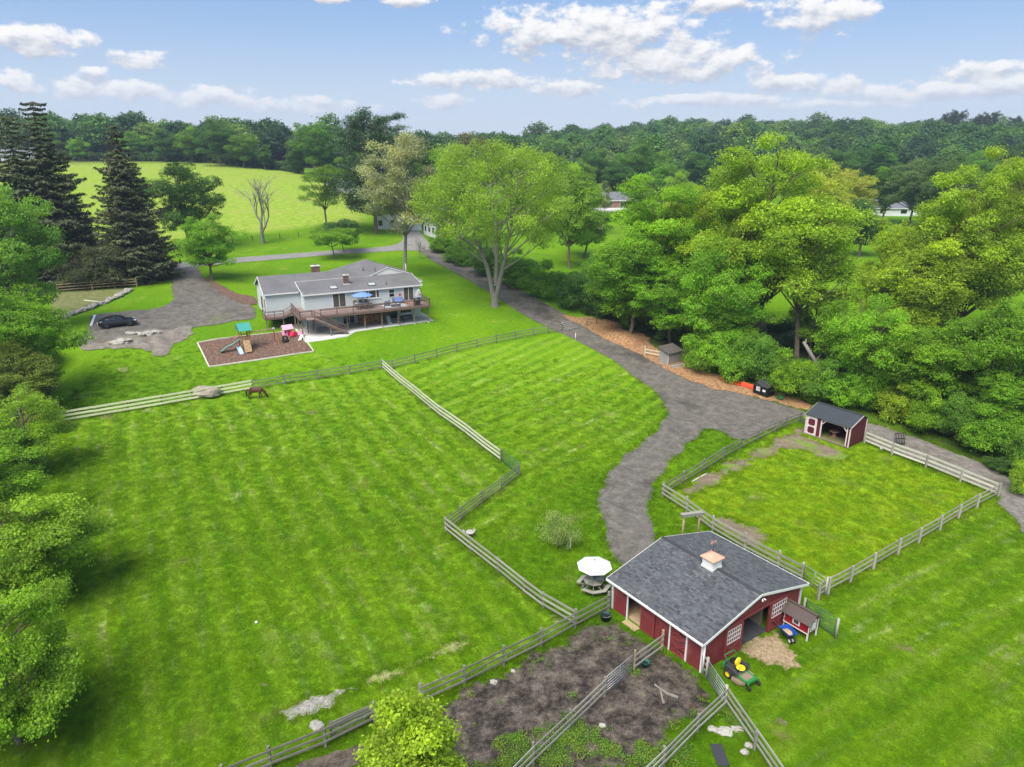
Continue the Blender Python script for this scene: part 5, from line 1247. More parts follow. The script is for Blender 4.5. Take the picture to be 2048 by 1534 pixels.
for x, y in ((4.1, 1.3), (9.9, 1.3)):
    zz_ = 2.32 + (y + .35) * .2118
    sk = MB().slab([(x, y - .45, zz_ + .02), (x + 1.1, y - .45, zz_ + .02), (x + 1.1, y + .45, zz_ + .21), (x, y + .45, zz_ + .21)], .16).build('skylight', DGREY, house)
    MB().slab([(x + .07, y - .4, zz_ + .035), (x + 1.03, y - .4, zz_ + .035), (x + 1.03, y + .4, zz_ + .215), (x + .07, y + .4, zz_ + .215)], .012).build('pane', RUGM, sk)
for x, y, z in ((12.6, .9, 2.55), (10.6, 6.2, 4.1), (12.3, 5.5, 4.0)): MB().tube([(x, y, z), (x, y, z + .55)], .05, 8).lathe([(.14, .05), (.1, .1)], (x, y, z)).build('vent_pipe', DGREY, house)
MB().tube([(17.7, 6.5, 2.4), (17.7, 6.5, 4.6)], .05, 8).build('service_mast', WHITE, house)

# ------------------------------------------------------------ deck (thing of its own, bolted on posts)
deck = thing('raised_deck', 'raised brown timber deck with railings and stairs along the house', 'deck', (HO[0], HO[1], ZF), HA)
DX0, DX1, DY = -1.7, 17.5, -4.7
MB().bx(DX0, DX1, DY, -.06, -.12, -.02).build('deck_floor', DECKF, deck)
MB().bx(DX0, -.06, -.058, 2.5, -.12, -.02).build('deck_floor', DECKF, deck)
for k in range(28):
    y = DY + .08 + k * .165
    if y < -.1: board('deck_board', DECKF, deck, (DX0, y, -.008), (DX1, y, -.008), .15, .022)
for p, q in (((DX0, DY - .02, -.17), (DX1, DY - .02, -.17)), ((DX1 + .02, DY, -.17), (DX1 + .02, -.1, -.17)), ((DX0 - .02, DY, -.17), (DX0 - .02, 2.5, -.17))): board('rim_joist', DECK, deck, p, q, .05, .3)
MB().beam((DX0, DY + .5, -.32), (DX1, DY + .5, -.32), .12, .25).build('girder', POSTG, deck)
def floor_at(x, y):
    c, s = math.cos(HA), math.sin(HA); return tz((HO[0] + x * c - y * s, HO[1] + x * s + y * c)) - ZF
POSTS = [(x, DY + .5) for x in (-1.4, .4, 2.3, 5.0, 7.55, 10.1, 12.6, 15.05, 17.3)] + [(-1.5, -2.2), (-1.5, .2), (.6, -2.0), (-.4, -3.2)]
for x, y in POSTS:
    board('post', POSTG, deck, (x, y, floor_at(x, y) + .02), (x, y, -.3), .15, .15)
    board('footing', CONC, deck, (x, y, floor_at(x, y) + .0), (x, y, floor_at(x, y) + .2), .28, .28)
for x in (5.0, 7.55, 10.1, 12.6, 15.05): MB().box((x, DY + .35, -.2), (.5, .1, .22)).build('bracket', BLACKP, deck)
def railing(p, q, n, par=deck, hgt=.95, end=True):
    p, q = Vector(p), Vector(q)
    for k in range(n + (1 if end else 0)):
        u = p + (q - p) * (k / n); board('rail_post', DECK, par, u + Vector((0, 0, -.02)), u + Vector((0, 0, hgt)), .1, .1)
    for z, h_ in ((hgt + .02, .05), (hgt - .12, .09), (.5, .04), (.3, .04), (.12, .06)):
        board('handrail' if z > hgt - .1 else 'rail', DECK, par, p + Vector((0, 0, z)), q + Vector((0, 0, z)), .14 if z > hgt else .035, h_)
railing((1.2, DY + .06, 0), (DX1 - .06, DY + .06, 0), 7)
railing((DX1 - .06, DY + .2, 0), (DX1 - .06, -.15, 0), 2)
railing((DX0 + .06, DY + .06, 0), (DX0 + .06, 1.4, 0), 4)
railing((DX0 + .1, DY + .06, 0), (.0, DY + .06, 0), 1)
# stairs down to the patio, running along the deck front
n_st = 13; x0_, x1_ = .15, 4.6; y0_, y1_ = DY - 1.15, DY - .08
MB().bx(-.9, .15, y0_, y1_, -.14, -.02).build('landing', DECKF, deck)
for k in range(n_st):
    f = (k + 1) / (n_st + 1); x = x0_ + (x1_ - x0_) * f; z = -.02 + (GL + .1) * f
    board('tread', DECKF, deck, (x, y0_ + .05, z), (x, y1_ - .05, z), .3, .045)
for y in (y0_, y1_): board('stringer', DECK, deck, (x0_, y, -.2), (x1_, y, GL + .02), .05, .3)
for y in (y0_, y1_):
    board('handrail', DECK, deck, (x0_, y, .95), (x1_, y, GL + 1.0), .1, .06); board('rail', DECK, deck, (x0_, y, .5), (x1_, y, GL + .55), .04, .06)
    for k in range(4):
        f = k / 3; x = x0_ + (x1_ - x0_) * f; board('rail_post', DECK, deck, (x, y, -.1 + (GL + .1) * f), (x, y, .96 + GL * f), .1, .1)
for y in (y0_, y1_): board('post', POSTG, deck, (2.2, y, GL), (2.2, y, -1.5), .14, .14)
# lower landing and steps at the left end
MB().bx(-5.6, -2.9, .1, 2.5, -.75, -.63).build('landing', DECKF, deck)
for p, q in (((-5.6, .08, -.76), (-2.9, .08, -.76)), ((-5.62, .1, -.76), (-5.62, 2.5, -.76))): board('rim_joist', DECK, deck, p, q, .05, .26)
for k in range(3): board('tread', DECKF, deck, (-2.75 + k * .35, .2, -.52 + k * .18), (-2.75 + k * .35, 2.4, -.52 + k * .18), .33, .045)
board('stringer', DECK, deck, (-2.95, .12, -.75), (-1.7, .12, -.12), .05, .26)
for x in (-5.4, -3.1): board('post', POSTG, deck, (x, .3, floor_at(x, .3) - .1), (x, .3, -.7), .14, .14)
railing((-5.55, .14, -.65), (-3.0, .14, -.65), 2); railing((-5.55, .2, -.65), (-5.55, 2.4, -.65), 1)
for y in (.14,):
    board('handrail', DECK, deck, (-3.0, y, .30), (-1.75, y, .95), .12, .05); board('rail', DECK, deck, (-3.0, y, -.3), (-1.75, y, .4), .035, .05)
railing((-1.64, .2, 0), (-1.64, 1.4, 0), 1, end=False)

# ------------------------------------------------------------ things on and under the deck
def at_house(x, y, z=0.): c, s = math.cos(HA), math.sin(HA); return (HO[0] + x * c - y * s, HO[1] + x * s + y * c, ZF + z)
def parasol(loc, r, hgt, drop, mat, label, sides=8, rz=0, pole=BLACKP, valance=.0):
    t = thing('parasol', label, 'parasol', loc, rz)
    n = sides; mb = MB(); top = hgt; vs = [(0, 0, top)] + [(r * math.cos(2 * PI * k / n), r * math.sin(2 * PI * k / n), top - drop) for k in range(n)]
    mids = [(r * .55 * math.cos(2 * PI * k / n), r * .55 * math.sin(2 * PI * k / n), top - drop * .48) for k in range(n)]
    vs += mids
    fs = []
    for k in range(n):
        j = (k + 1) % n; fs += [(0, 1 + n + k, 1 + n + j), (1 + n + k, 1 + k, 1 + j, 1 + n + j)]
    o = mb.add(vs, fs).build('canopy', mat, t); sm = o.modifiers.new('cloth', 'SOLIDIFY'); sm.thickness = .015
    for k in range(n): one('rib', pole, t, 'beam', (0, 0, top - .06), (r * .97 * math.cos(2 * PI * k / n), r * .97 * math.sin(2 * PI * k / n), top - drop - .03), .018, .018)
    one('pole', pole, t, 'tube', [(0, 0, .02), (0, 0, top + .06)], .024, 8)
    one('finial', pole, t, 'blob', (0, 0, top + .07), (.04, .04, .05), 2, 1, 0)
    return t
parasol(at_house(8.0, -1.9), 1.55, 2.35, .48, BLUEF, 'blue patio umbrella open over the dining table on the deck', rz=.2)
tb = thing('dining_table', 'pale rectangular dining table under the blue umbrella on the deck', 'table', at_house(8.0, -1.9), HA)
one('table_top', RUGM, tb, 'box', (0, 0, .73), (2.2, 1.0, .05))
for sx in (-1, 1):
    for sy in (-1, 1): one('leg', DGREY, tb, 'box', (sx * 1.0, sy * .4, .36), (.06, .06, .7))
def patio_chair(loc, rz, label):
    c = thing('deck_chair', label, 'chair', loc, rz)
    one('seat', DECKF, c, 'box', (0, 0, .43), (.48, .46, .05)); one('backrest', POSTG, c, 'box', (0, -.24, .72), (.48, .05, .5), 0, .12)
    for sx in (-1, 1):
        for sy in (-1, 1): one('leg', DGREY, c, 'box', (sx * .21, sy * .2, .21), (.045, .045, .42))
        one('armrest', DGREY, c, 'box', (sx * .25, 0, .62), (.04, .45, .04))
    return c
for k, dxc in enumerate((-.85, 0, .85)):
    patio_chair(at_house(8.0 + dxc, -2.95), HA, 'wooden dining chair on the railing side of the deck table, %s of three' % ('leftmost', 'middle', 'rightmost')[k])
    patio_chair(at_house(8.0 + dxc, -.95), HA + PI, 'wooden dining chair on the house side of the deck table, %s of three' % ('leftmost', 'middle', 'rightmost')[k])
def armchair(loc, rz, label, wdt=.8):
    c = thing('wicker_chair', label, 'armchair', loc, rz)
    one('base', WCHAIR, c, 'box', (0, 0, .2), (wdt, .75, .38)); one('backrest', WCHAIR, c, 'box', (0, -.34, .55), (wdt, .1, .6))
    for s in (-1, 1): one('armrest', WCHAIR, c, 'box', (s * (wdt / 2 - .05), .02, .48), (.1, .7, .28))
    one('seat_cushion', CUSH, c, 'box', (0, .03, .44), (wdt - .22, .6, .12)); one('back_cushion', CUSH, c, 'box', (0, -.24, .68), (wdt - .24, .12, .42), 0, .15)
    return c
armchair(at_house(11.6, -2.3), HA + 1.2, 'grey wicker armchair with blue cushions at the left of the deck lounge group')
armchair(at_house(13.6, -1.5), HA + PI, 'grey wicker sofa with blue cushions against the house wall on the deck', 1.6)
for k in range(2):
    o = thing('wicker_stool', 'dark wicker cube stool with white top on the deck, %s of two' % ('left', 'right')[k], 'stool', at_house(12.2 + k * .75, -3.4), HA)
    one('body', WCHAIR, o, 'box', (0, 0, .22), (.55, .55, .42)); one('cushion', RUGM, o, 'box', (0, 0, .46), (.54, .54, .08))
one('deck_rug', RUGM, None, 'box', (0, 0, 0), (3.4, 2.3, .015)); o = S.objects['deck_rug']; o.location = at_house(12.6, -2.7, .018); o.rotation_euler = (0, 0, HA); tag(o, 'pale rectangular rug under the deck lounge group', 'rug')
gr = thing('gas_grill', 'black barbecue grill standing at the deck railing', 'grill', at_house(15.7, -3.9), HA)
one('cabinet', BLACKP, gr, 'box', (0, 0, .42), (.9, .55, .78)); one('lid', BLACKP, gr, 'tube', [(-.42, 0, .92), (.42, 0, .92)], .24, 12); one('side_shelf', DGREY, gr, 'box', (.65, 0, .84), (.4, .5, .04)); one('side_shelf', DGREY, gr, 'box', (-.65, 0, .84), (.4, .5, .04)); one('handle', CHROME, gr, 'tube', [(-.3, -.28, .98), (.3, -.28, .98)], .02, 6)
ec = thing('hanging_chair', 'white hanging egg chair on a curved stand at the right end of the deck', 'hanging chair', at_house(17.0, -1.2), HA)
one('stand', DGREY, ec, 'tube', [(.45, .3, .05), (.6, .2, .8), (.5, .15, 1.7), (.2, .05, 2.05), (0, 0, 1.98)], .035, 8); one('base_ring', DGREY, ec, 'ring', (.1, .05, .04), .5, .03)
bk = MB().lathe([(.02, .35), (.35, .45), (.48, .8), (.42, 1.25), (.2, 1.65), (.03, 1.8)], n=14).build('basket', WHITE, ec)
wf = bk.modifiers.new('weave', 'WIREFRAME'); wf.thickness = .03
one('cushion', CUSH, ec, 'blob', (0, 0, .6), (.36, .36, .14), 3, 2, .1)
star = thing('wall_star', 'red star ornament on the house wall beside the glass doors', 'ornament', at_house(14.35, -.06, 1.05), HA)
one('star_plate', HOTP, star, 'prism', [((.26 if k % 2 == 0 else .11) * math.sin(k * PI / 5), (.26 if k % 2 == 0 else .11) * math.cos(k * PI / 5)) for k in range(10)], -.03, .0)
tw = thing('toy_scatter_box', 'low box of red and black toys on the deck floor by the railing', 'toy box', at_house(14.5, -3.6), HA)
one('box', PLAYP, tw, 'box', (0, 0, .15), (.6, .4, .3)); one('ball', HOTP, tw, 'blob', (.1, 0, .36), (.12, .12, .12), 1, 2, 0); one('ball', BLACKP, tw, 'blob', (-.15, .05, .34), (.1, .1, .1), 1, 2, 0)
# firewood stacked under the deck: every log end counts
fw = thing('firewood_stack', 'long stack of split firewood under the deck', 'firewood', at_house(7.35, -1.7, GL), HA)
lm_ = [MB().tube([(0, -.22, 0), (0, .22, 0)], .085, 6).mesh('log%d' % k) for k in range(1)][0]; lm_.materials.append(FIRE)
rr_ = random.Random(8); cnt = 0
for zrow in range(10):
    for xcol in range(26):
        if zrow * 26 + xcol > 299: break
        o = bpy.data.objects.new('log', lm_); COL.objects.link(o); o.parent = fw
        o.location = (.1 + xcol * .165 + (zrow % 2) * .08, rr_.uniform(-.06, .06), .1 + zrow * .145); o.rotation_euler = (0, rr_.uniform(0, 3), rr_.uniform(-.05, .05)); o.scale = (rr_.uniform(.8, 1.1),) * 2 + (rr_.uniform(.75, 1.05),)
        o.scale = (rr_.uniform(.8, 1.05), rr_.uniform(.9, 1.1), rr_.uniform(.8, 1.05))
wb = MB()
for xcol in range(24): wb.box((.15 + xcol * .17, .5, .85), (.15, .5, 1.5))
wb.build('rear_row', FIRE, fw)
pt_ = thing('picnic_table', 'dark picnic table in the shade under the right end of the deck', 'picnic table', at_house(14.6, -2.0, GL + .02), HA)
for k in range(4): board('top_board', DGREY, pt_, (-.95, -.33 + k * .22, .74), (.95, -.33 + k * .22, .74), .2, .04)
for s in (-1, 1):
    board('bench', DGREY, pt_, (-.95, s * .75, .44), (.95, s * .75, .44), .26, .04)
    for a, b in (((s * .65, -.75, 0), (s * .65, -.2, .72)), ((s * .65, .75, 0), (s * .65, .2, .72)), ((s * .65, -.8, .41), (s * .65, .8, .41))): board('leg', DGREY, pt_, a, b, .05, .1)
lc = thing('lounge_chair', 'grey folding lounge chair leaning under the deck beside the firewood', 'lounge chair', at_house(11.6, -2.6, GL + .02), HA)
for s in (-1, 1): one('rail', GALV, lc, 'tube', [(s * .3, -.8, .05), (s * .3, -.2, .35), (s * .3, .4, 1.1)], .02, 6)
one('sling', RUGM, lc, 'slab', [(-.28, -.2, .36), (.28, -.2, .36), (.28, .38, 1.08), (-.28, .38, 1.08)], .02); one('sling', RUGM, lc, 'slab', [(-.28, -.78, .07), (.28, -.78, .07), (.28, -.21, .36), (-.28, -.21, .36)], .02)
for s in (-1, 1): one('leg', GALV, lc, 'tube', [(s * .3, .5, .0), (s * .3, -.1, .45)], .018, 6)
# ------------------------------------------------------------ octagonal picnic table and white umbrella
pc = SPOT['picnic']; pl = on(pc)
pt8 = thing('picnic_table', 'grey octagonal picnic table with bench seats under the white umbrella', 'picnic table', pl, .25)
octp = lambda r, k, n=8, o=.5: (r * math.cos(2 * PI * (k + o) / n), r * math.sin(2 * PI * (k + o) / n))
for k in range(8):
    a, b = octp(.74, k), octp(.74, k + 1)
    one('top_segment', WOODM if k % 2 else WOODG, pt8, 'prism', [(0, 0), a, b], .72, .76, 'Z')
for k in range(8):
    if k in (7, 3): continue
    i0, i1, o0, o1 = octp(.92, k), octp(.92, k + 1), octp(1.22, k), octp(1.22, k + 1)
    one('bench_seat', WOODM, pt8, 'prism', [i0, o0, o1, i1], .42, .46, 'Z')
for k in range(4):
    a = k * PI / 4 + PI / 8
    board('leg_frame', WOODG, pt8, (-1.1 * math.cos(a), -1.1 * math.sin(a), .38 - .005 * k), (1.1 * math.cos(a), 1.1 * math.sin(a), .38 - .005 * k), .05, .1)
    for s in (-1, 1): board('leg', WOODG, pt8, (s * .85 * math.cos(a), s * .85 * math.sin(a), 0), (s * .45 * math.cos(a), s * .45 * math.sin(a), .72), .05, .1)
parasol((pl[0], pl[1], pl[2]), 1.24, 2.3, .42, CLOTHW, 'white octagonal umbrella open above the picnic table', rz=R(22.5) + .05)

# ------------------------------------------------------------ zero-turn mower
rl, fl, fr_ = SPOT['mower_rl'], SPOT['mower_fl'], SPOT['mower_fr']
hd = math.atan2(fl[1] - rl[1], fl[0] - rl[0]); mid = ((fl[0] + fr_[0]) / 2, (fl[1] + fr_[1]) / 2)
mw = thing('riding_mower', 'green riding mower with yellow seat and yellow wheel hubs beside the barn corner', 'mower', on((mid[0] - 1.0 * math.cos(hd), mid[1] - 1.0 * math.sin(hd)), .01), hd)
def wheel(par, c, r, wdt, rim=YELLOW, axis='Y', n=18, hub=.55):
    w_ = MB(); prof = [(r * hub, -wdt / 2), (r * .9, -wdt / 2), (r, -wdt * .3), (r, wdt * .3), (r * .9, wdt / 2), (r * hub, wdt / 2)]
    vs = MB().lathe(prof, n=n)
    sw = (lambda p: (c[0] + p[0], c[1] + p[2], c[2] + p[1])) if axis == 'Y' else (lambda p: (c[0] + p[2], c[1] + p[0], c[2] + p[1]))
    vs.v = [sw(p) for p in vs.v]; ty = vs.build('wheel', TYRE, par)
    h_ = MB().lathe([(0, -wdt * .38), (r * hub * 1.02, -wdt * .46), (r * hub * 1.02, wdt * .46), (0, wdt * .38)], n=n, smooth=False); h_.v = [sw(p) for p in h_.v]; h_.build('rim', rim, ty)
    return ty
for s in (-1, 1): wheel(mw, (-.35, s * .52, .29), .29, .26)
for s in (-1, 1):
    wheel(mw, (1.02, s * .42, .15), .15, .12, DGREY, n=14); one('caster_fork', MGREEN, mw, 'tube', [(1.0, s * .42, .28), (.95, s * .42, .46), (.78, s * .4, .46)], .035, 6)
MB().prism([(.18, -.44), (.92, -.42), (.98, -.3), (.98, .3), (.92, .42), (.18, .44)], .38, .44, 'Z').build('footplate', MGREEN, mw)
MB().prism([(.82, -.36), (.96, -.3), (.96, .3), (.82, .36)], .441, .5, 'Z').build('nose', MGREEN, mw)
MB().bx(.25, .75, -.3, .3, .441, .452).build('floor_mat', MUD, mw)
MB().prism([(.0, -.72), (.5, -.66), (.72, -.4), (.72, .4), (.5, .66), (.0, .72), (-.1, .5), (-.1, -.5)], .14, .3, 'Z').build('cutting_deck', MUD, mw)
MB().bx(-.78, -.18, -.38, .38, .4, .78).build('engine_cover', DGREY, mw); MB().tube([(-.5, -.0, .78), (-.5, 0, .92)], .2, 12).build('air_cleaner', BLACKP, mw)
MB().bx(-.95, -.76, -.42, .42, .35, .62).build('rear_guard', MGREEN, mw)
for s in (-1, 1):
    MB().prism([(-.62, .56), (.2, .5), (.26, .62), (.0, .74), (-.6, .76)], s * .38, s * .6).build('fender', DGREY, mw)
    one('control_lever', BLACKP, mw, 'tube', [(.16, s * .42, .66), (.26, s * .44, .95), (.22, s * .2, 1.05)], .018, 6)
MB().tube([(-.7, -.42, .6), (-.62, -.42, 1.05), (-.85, -.42, 1.2), (-.85, .42, 1.2), (-.62, .42, 1.05), (-.7, .42, .6)], .028, 8).build('roll_bar', MGREEN, mw)
sc_ = MB().blob((.05, 0, .74), (.26, .27, .08), 3, 3, .06); seat = sc_.build('seat', YELLOW, mw)
MB().blob((-.2, 0, 1.0), (.09, .26, .27), 4, 3, .06).build('seat_back', YELLOW, mw)
for o in (seat,): pass

# ------------------------------------------------------------ wheelbarrow
wwp = SPOT['wheelbarrow_wheel']; wlp = SPOT['wheelbarrow_leg']; ang = math.atan2(wwp[1] - wlp[1], wwp[0] - wlp[0])
wb_ = thing('wheelbarrow', 'blue wheelbarrow holding hay beside the chicken coop', 'wheelbarrow', on(wwp, .05), ang)
for s in (-1, 1): wheel(wb_, (-.05, s * .13, .2), .2, .09, WHITE, n=14)
tr_ = MB(); tp = [(-.95, -.38), (.1, -.33), (.1, .33), (-.95, .38)]; bt = [(-.75, -.22), (-.12, -.2), (-.12, .2), (-.75, .22)]
tr_.add([(x, y, .72) for x, y in tp] + [(x, y, .42) for x, y in bt], [(0, 1, 5, 4), (1, 2, 6, 5), (2, 3, 7, 6), (3, 0, 4, 7), (4, 5, 6, 7)])
o = tr_.build('tray', BLUE, wb_); o.modifiers.new('t', 'SOLIDIFY').thickness = .02
MB().blob((-.45, 0, .55), (.34, .24, .09), 6, 2, .2).build('hay_load', BEDDING, wb_)
for s in (-1, 1):
    one('handle', BLACKP, wb_, 'tube', [(.0, s * .12, .22), (-.3, s * .2, .38), (-1.0, s * .3, .5), (-1.65, s * .32, .62)], .022, 6); one('leg', BLACKP, wb_, 'tube', [(-.75, s * .24, .45), (-.8, s * .26, 0), (-.62, s * .26, 0), (-.45, s * .22, .4)], .018, 6)
# ------------------------------------------------------------ buckets
def bucket(key, mat, label, r, h_, name='bucket'):
    b_ = thing(name, label, 'bucket', on(SPOT[key], .06))
    o = MB().lathe([(0, .02), (r * .8, .02), (r, h_), (r * 1.06, h_), (r * 1.04, h_ - .03), (r * .97, h_ - .02), (r * .78, .04), (0, .04)], n=20).build('tub', mat, b_)
    one('handle', GALV, b_, 'tube', [(r * math.cos(a), -.25 * r * math.sin(a) - .02, h_ - .02 - .15 * math.sin(a)) for a in [k * PI / 8 for k in range(9)]], .008, 5)
    one('water', DGLASS, b_, 'lathe', [(0, h_ * .6), (r * .9, h_ * .6)], n=20)
bucket('bucket_dark', DGREENB, 'large dark green water tub at the fence end beside the barn', .36, .42, 'water_tub'); bucket('bucket_green', GREENB, 'bright green bucket in the dirt near the barn fence', .24, .36)
# ------------------------------------------------------------ stones
def stone(name, label, loc, r, seed, mat=STONE, group=None, rough=.28, cat='rock', sink=.35):
    o = MB().blob((0, 0, 0), r, seed, 3, rough).build(name, mat); o.location = (loc[0], loc[1], tz(loc) + r[2] * (1 - sink) * .9); tag(o, label, cat, group); return o
stone('boulder', 'big pinkish grey boulder behind the new board fence near the horse', (SPOT['boulder_fence'][0] - .25, SPOT['boulder_fence'][1] + 1.0), (1.65, .95, .85), 3, STONEB)
stone('boulder', 'pale boulder in the grass below the gravel path', SPOT['boulder_path'], (.36, .3, .22), 5, STONEL)
for k, (key, lab, r) in enumerate([('rock1', 'pale rock at the left border of the dirt yard', .22), ('rock2', 'small pale rock near the grey yard fence', .15), ('rock3', 'small pale stone beside the weeds in the dirt yard', .17), ('rock4', 'tan stone beside the right corner fence', .2), ('rock5', 'pale stone in the grass below the tan stone', .22)]):
    stone('field_stone', lab, SPOT[key], (r, r * .85, r * .6), 20 + k, STONEL)
for k, (key, lab, r) in enumerate([('slab_a', 'large pale flat stone inside the fence corner', .38), ('slab_b', 'small pale flat stone left of the large flat one', .22), ('slab_c', 'thin pale flat stone right of the large flat one', .26)]):
    stone('flat_stone', lab, SPOT[key], (r * 1.2, r * .8, .1), 40 + k, STONEL, rough=.4)
stone('dirt_clod', 'dark brown dirt clod beside the lower yard fence', SPOT['brown_clod'], (.22, .16, .12), 44, SOILB)
for k in range(7):
    pale = k < 4
    stone('bank_rock', ['pale rock first from the left on the parking bank edge', 'pale rock second from the left on the parking bank edge', 'pale rock third from the left on the parking bank edge', 'pale rock fourth from the left on the parking bank edge', 'grey rock at the right of the low rock group below the parking area', 'grey rock at the left of the low rock group below the parking area', 'grey rock in the middle of the low rock group below the parking area'][k], SPOT['bankrock%d' % (k + 1)], (.75, .5, .35) if pale else (.9, .6, .4), 50 + k, STONEL if pale else STONE, rough=.4)
# dry stone wall below the spruces: each stone a part
wa, wb2 = Vector(SPOT['rock_wall_a']), Vector(SPOT['rock_wall_b']); d = wb2 - wa
rw = thing('dry_stone_wall', 'tumbled dry stone wall curving below the spruce bank', 'stone wall', on(wa))
stm = [MB().blob((0, 0, 0), (.5, .38, .3), 70 + k, 2, .4).mesh('wall_stone') for k in range(5)]
for m_ in stm: m_.materials.append(STONE)
rr_ = random.Random(5)
for k in range(110):
    f = k / 109; bow = math.sin(f * PI) * 1.2; nrm = Vector((-d.y, d.x)).normalized()
    p = wa + d * f + nrm * (bow + rr_.uniform(-.45, .45)); s_ = rr_.uniform(.5, 1.15)
    o = bpy.data.objects.new('stone', rr_.choice(stm)); COL.objects.link(o); o.parent = rw
    o.location = Vector((p.x, p.y, tz(p) + .12 + rr_.uniform(0, .22))) - rw.location; o.rotation_euler = (rr_.uniform(-.4, .4), rr_.uniform(-.4, .4), rr_.uniform(0, 6)); o.scale = (s_, s_ * rr_.uniform(.7, 1), s_ * rr_.uniform(.7, 1))
def plank(key_a, key_b, label, mat, w_, h_, lift, name='plank', cat='plank'):
    a, b = SPOT[key_a], SPOT[key_b]; o = board(name, mat, None, on(a, lift), on(b, lift), w_, h_); tag(o, label, cat); return o
plank('wall_plank_a', 'wall_plank_b', 'pale plank lying across the tumbled stone wall', WOODP, .28, .08, .75)
plank('wheel_stop_a', 'wheel_stop_b', 'white timber wheel stop at the back of the black car', WHITE, .3, .16, .13, 'wheel_stop', 'wheel stop')
a, b = SPOT['plank_a'], SPOT['plank_b']
plank('plank_a', 'plank_b', 'dark grey mat strip lying in the grass at the bottom right of centre', DGREY, .62, .03, .07, 'ground_mat', 'mat')
# broken grey branches in the dirt yard
jn = thing('scrap_wood', 'forked pieces of old grey wood lying in the dirt yard', 'scrap wood', on(SPOT['junk'], .08), -.7)
for p, q, w_ in (((-.75, .25, .06), (.1, .05, .1), .1), ((.1, .05, .1), (.75, .25, .05), .11), ((-.3, .12, .03), (.2, -.55, .06), .1), ((.05, .0, .06), (.8, .12, .09), .07), ((.2, -.5, .05), (.35, -.7, .05), .14)): board('stick', WOODG, jn, p, q, w_, .06)
# stone bench and pale pots at the fence corner
sb = SPOT['stone_bench']; be = thing('stone_table', 'small oval stone table with two bent legs beside the pasture corner', 'stone table', on(sb), .6)
MB().lathe([(0, .46), (.34, .46), (.37, .43), (.34, .4), (0, .4)], n=20).build('top', STONEL, be)
for s in (-1, 1): one('leg', STONEL, be, 'tube', [(s * .2, 0, 0), (s * .22, 0, .42)], [.1, .08], 8)
for k, (dx_, dy_) in enumerate(((-.55, .45), (.3, .62))):
    o = MB().tube([(0, 0, 0), (.05, .02, .16), (-.04, .0, .34)], [.08, .1, .05], 8).build('garden_ornament', STONEL); o.location = on((sb[0] + dx_, sb[1] + dy_)); tag(o, 'small upright pale ornament %s of the stone table' % ('left', 'right')[k], 'ornament')
o = MB().blob((0, 0, 0), (.1, .1, .1), 1, 2, 0).build('ball', WHITE); o.location = on(SPOT['ball'], .1); tag(o, 'small white ball lying in the striped pasture', 'ball')
o = MB().lathe([(0, .3), (.16, .3), (.17, .28), (.13, 0), (0, 0)], n=14).build('white_pail', WHITE); o.location = on(SPOT['white_can'], .02); tag(o, 'white pail at the paddock fence right of the shelter', 'pail')
# ------------------------------------------------------------ along the wood chip bank
da, db = SPOT['dumpster_l'], SPOT['dumpster_r']; ang = math.atan2(db[1] - da[1], db[0] - da[0]); L = math.dist(da, db) + .2
dm = thing('dumpster', 'black dumpster with white labels at the edge of the wood', 'dumpster', on(da, .08), ang)
MB().prism([(0, .12), (L, .12), (L + .0, 1.15), (0, 1.3)], 0, 1.3).build('body', BLACKP, dm)
MB().slab([(-.05, -.08, 1.2), (L + .05, -.08, 1.2), (L + .05, 1.38, 1.5), (-.05, 1.38, 1.5)], .05).build('lid', DGREY, dm)
for x in (.06, L / 2, L - .06): one('rib', BLACKP, dm, 'box', (x, -.03, .65), (.07, .06, 1.0))
one('side_pocket', BLACKP, dm, 'box', (-.07, .6, .75), (.14, 1.0, .16)); one('side_pocket', BLACKP, dm, 'box', (L + .07, .6, .75), (.14, 1.0, .16))
one('label_plate', SIGNW, dm, 'box', (L * .36, -.012, .78), (.62, .02, .52)); one('label_plate', SIGNW, dm, 'box', (L * .74, -.012, .72), (.4, .02, .26))
lt = MB()
for k in range(4): lt.box((L * .36, -.026, .95 - k * .1), (.5 - .08 * (k % 2), .006, .035))
lt.build('print', DGREY, dm)
for x in (.15, L - .15): wheel(dm, (x, .2, .08), .09, .07, DGREY, n=12)
ob = SPOT['orange_b']; pb_ = thing('snow_plough', 'orange red steel plough blade lying left of the black dumpster', 'snow plough', on(ob, .1), ang)
crv = [(.0, .0), (.12, -.06), (.3, -.05), (.5, .05), (.62, .2)]
MB().prism([(y, z) for z, y in crv] + [(y + .05, z) for z, y in reversed(crv)], -1.0, 1.0, 'X').build('blade', ORANGE, pb_)
for x in (-.7, 0, .7): one('rib', ORANGE, pb_, 'box', (x, .14, .3), (.05, .12, .5))
oa = SPOT['orange_a']; pf = thing('tractor_attachment', 'orange red steel frame with bent arms lying on the wood chips', 'attachment', on(oa, .12), ang + .1)
for p, q in (((-1.3, .0, .12), (1.2, -.1, .12)), ((-1.2, .6, .1), (1.0, .55, .25)), ((-1.0, 0, .12), (-.6, .65, .2)), ((.1, -.05, .15), (.3, .6, .2)), ((1.0, -.1, .12), (.8, .6, .22)), ((-.4, .3, .2), (.6, .3, .45))): one('bar', ORANGE, pf, 'beam', p, q, .12, .12)
one('arm', ORANGE, pf, 'tube', [(-1.3, 0, .15), (-1.7, .2, .4), (-1.4, .5, .5)], .06, 8); one('foot_plate', ORANGE, pf, 'box', (1.25, .2, .12), (.3, .5, .06))
gm = thing('push_mower', 'green push mower standing right of the black dumpster', 'mower', on(SPOT['green_mower'], .08), ang + 2.6)
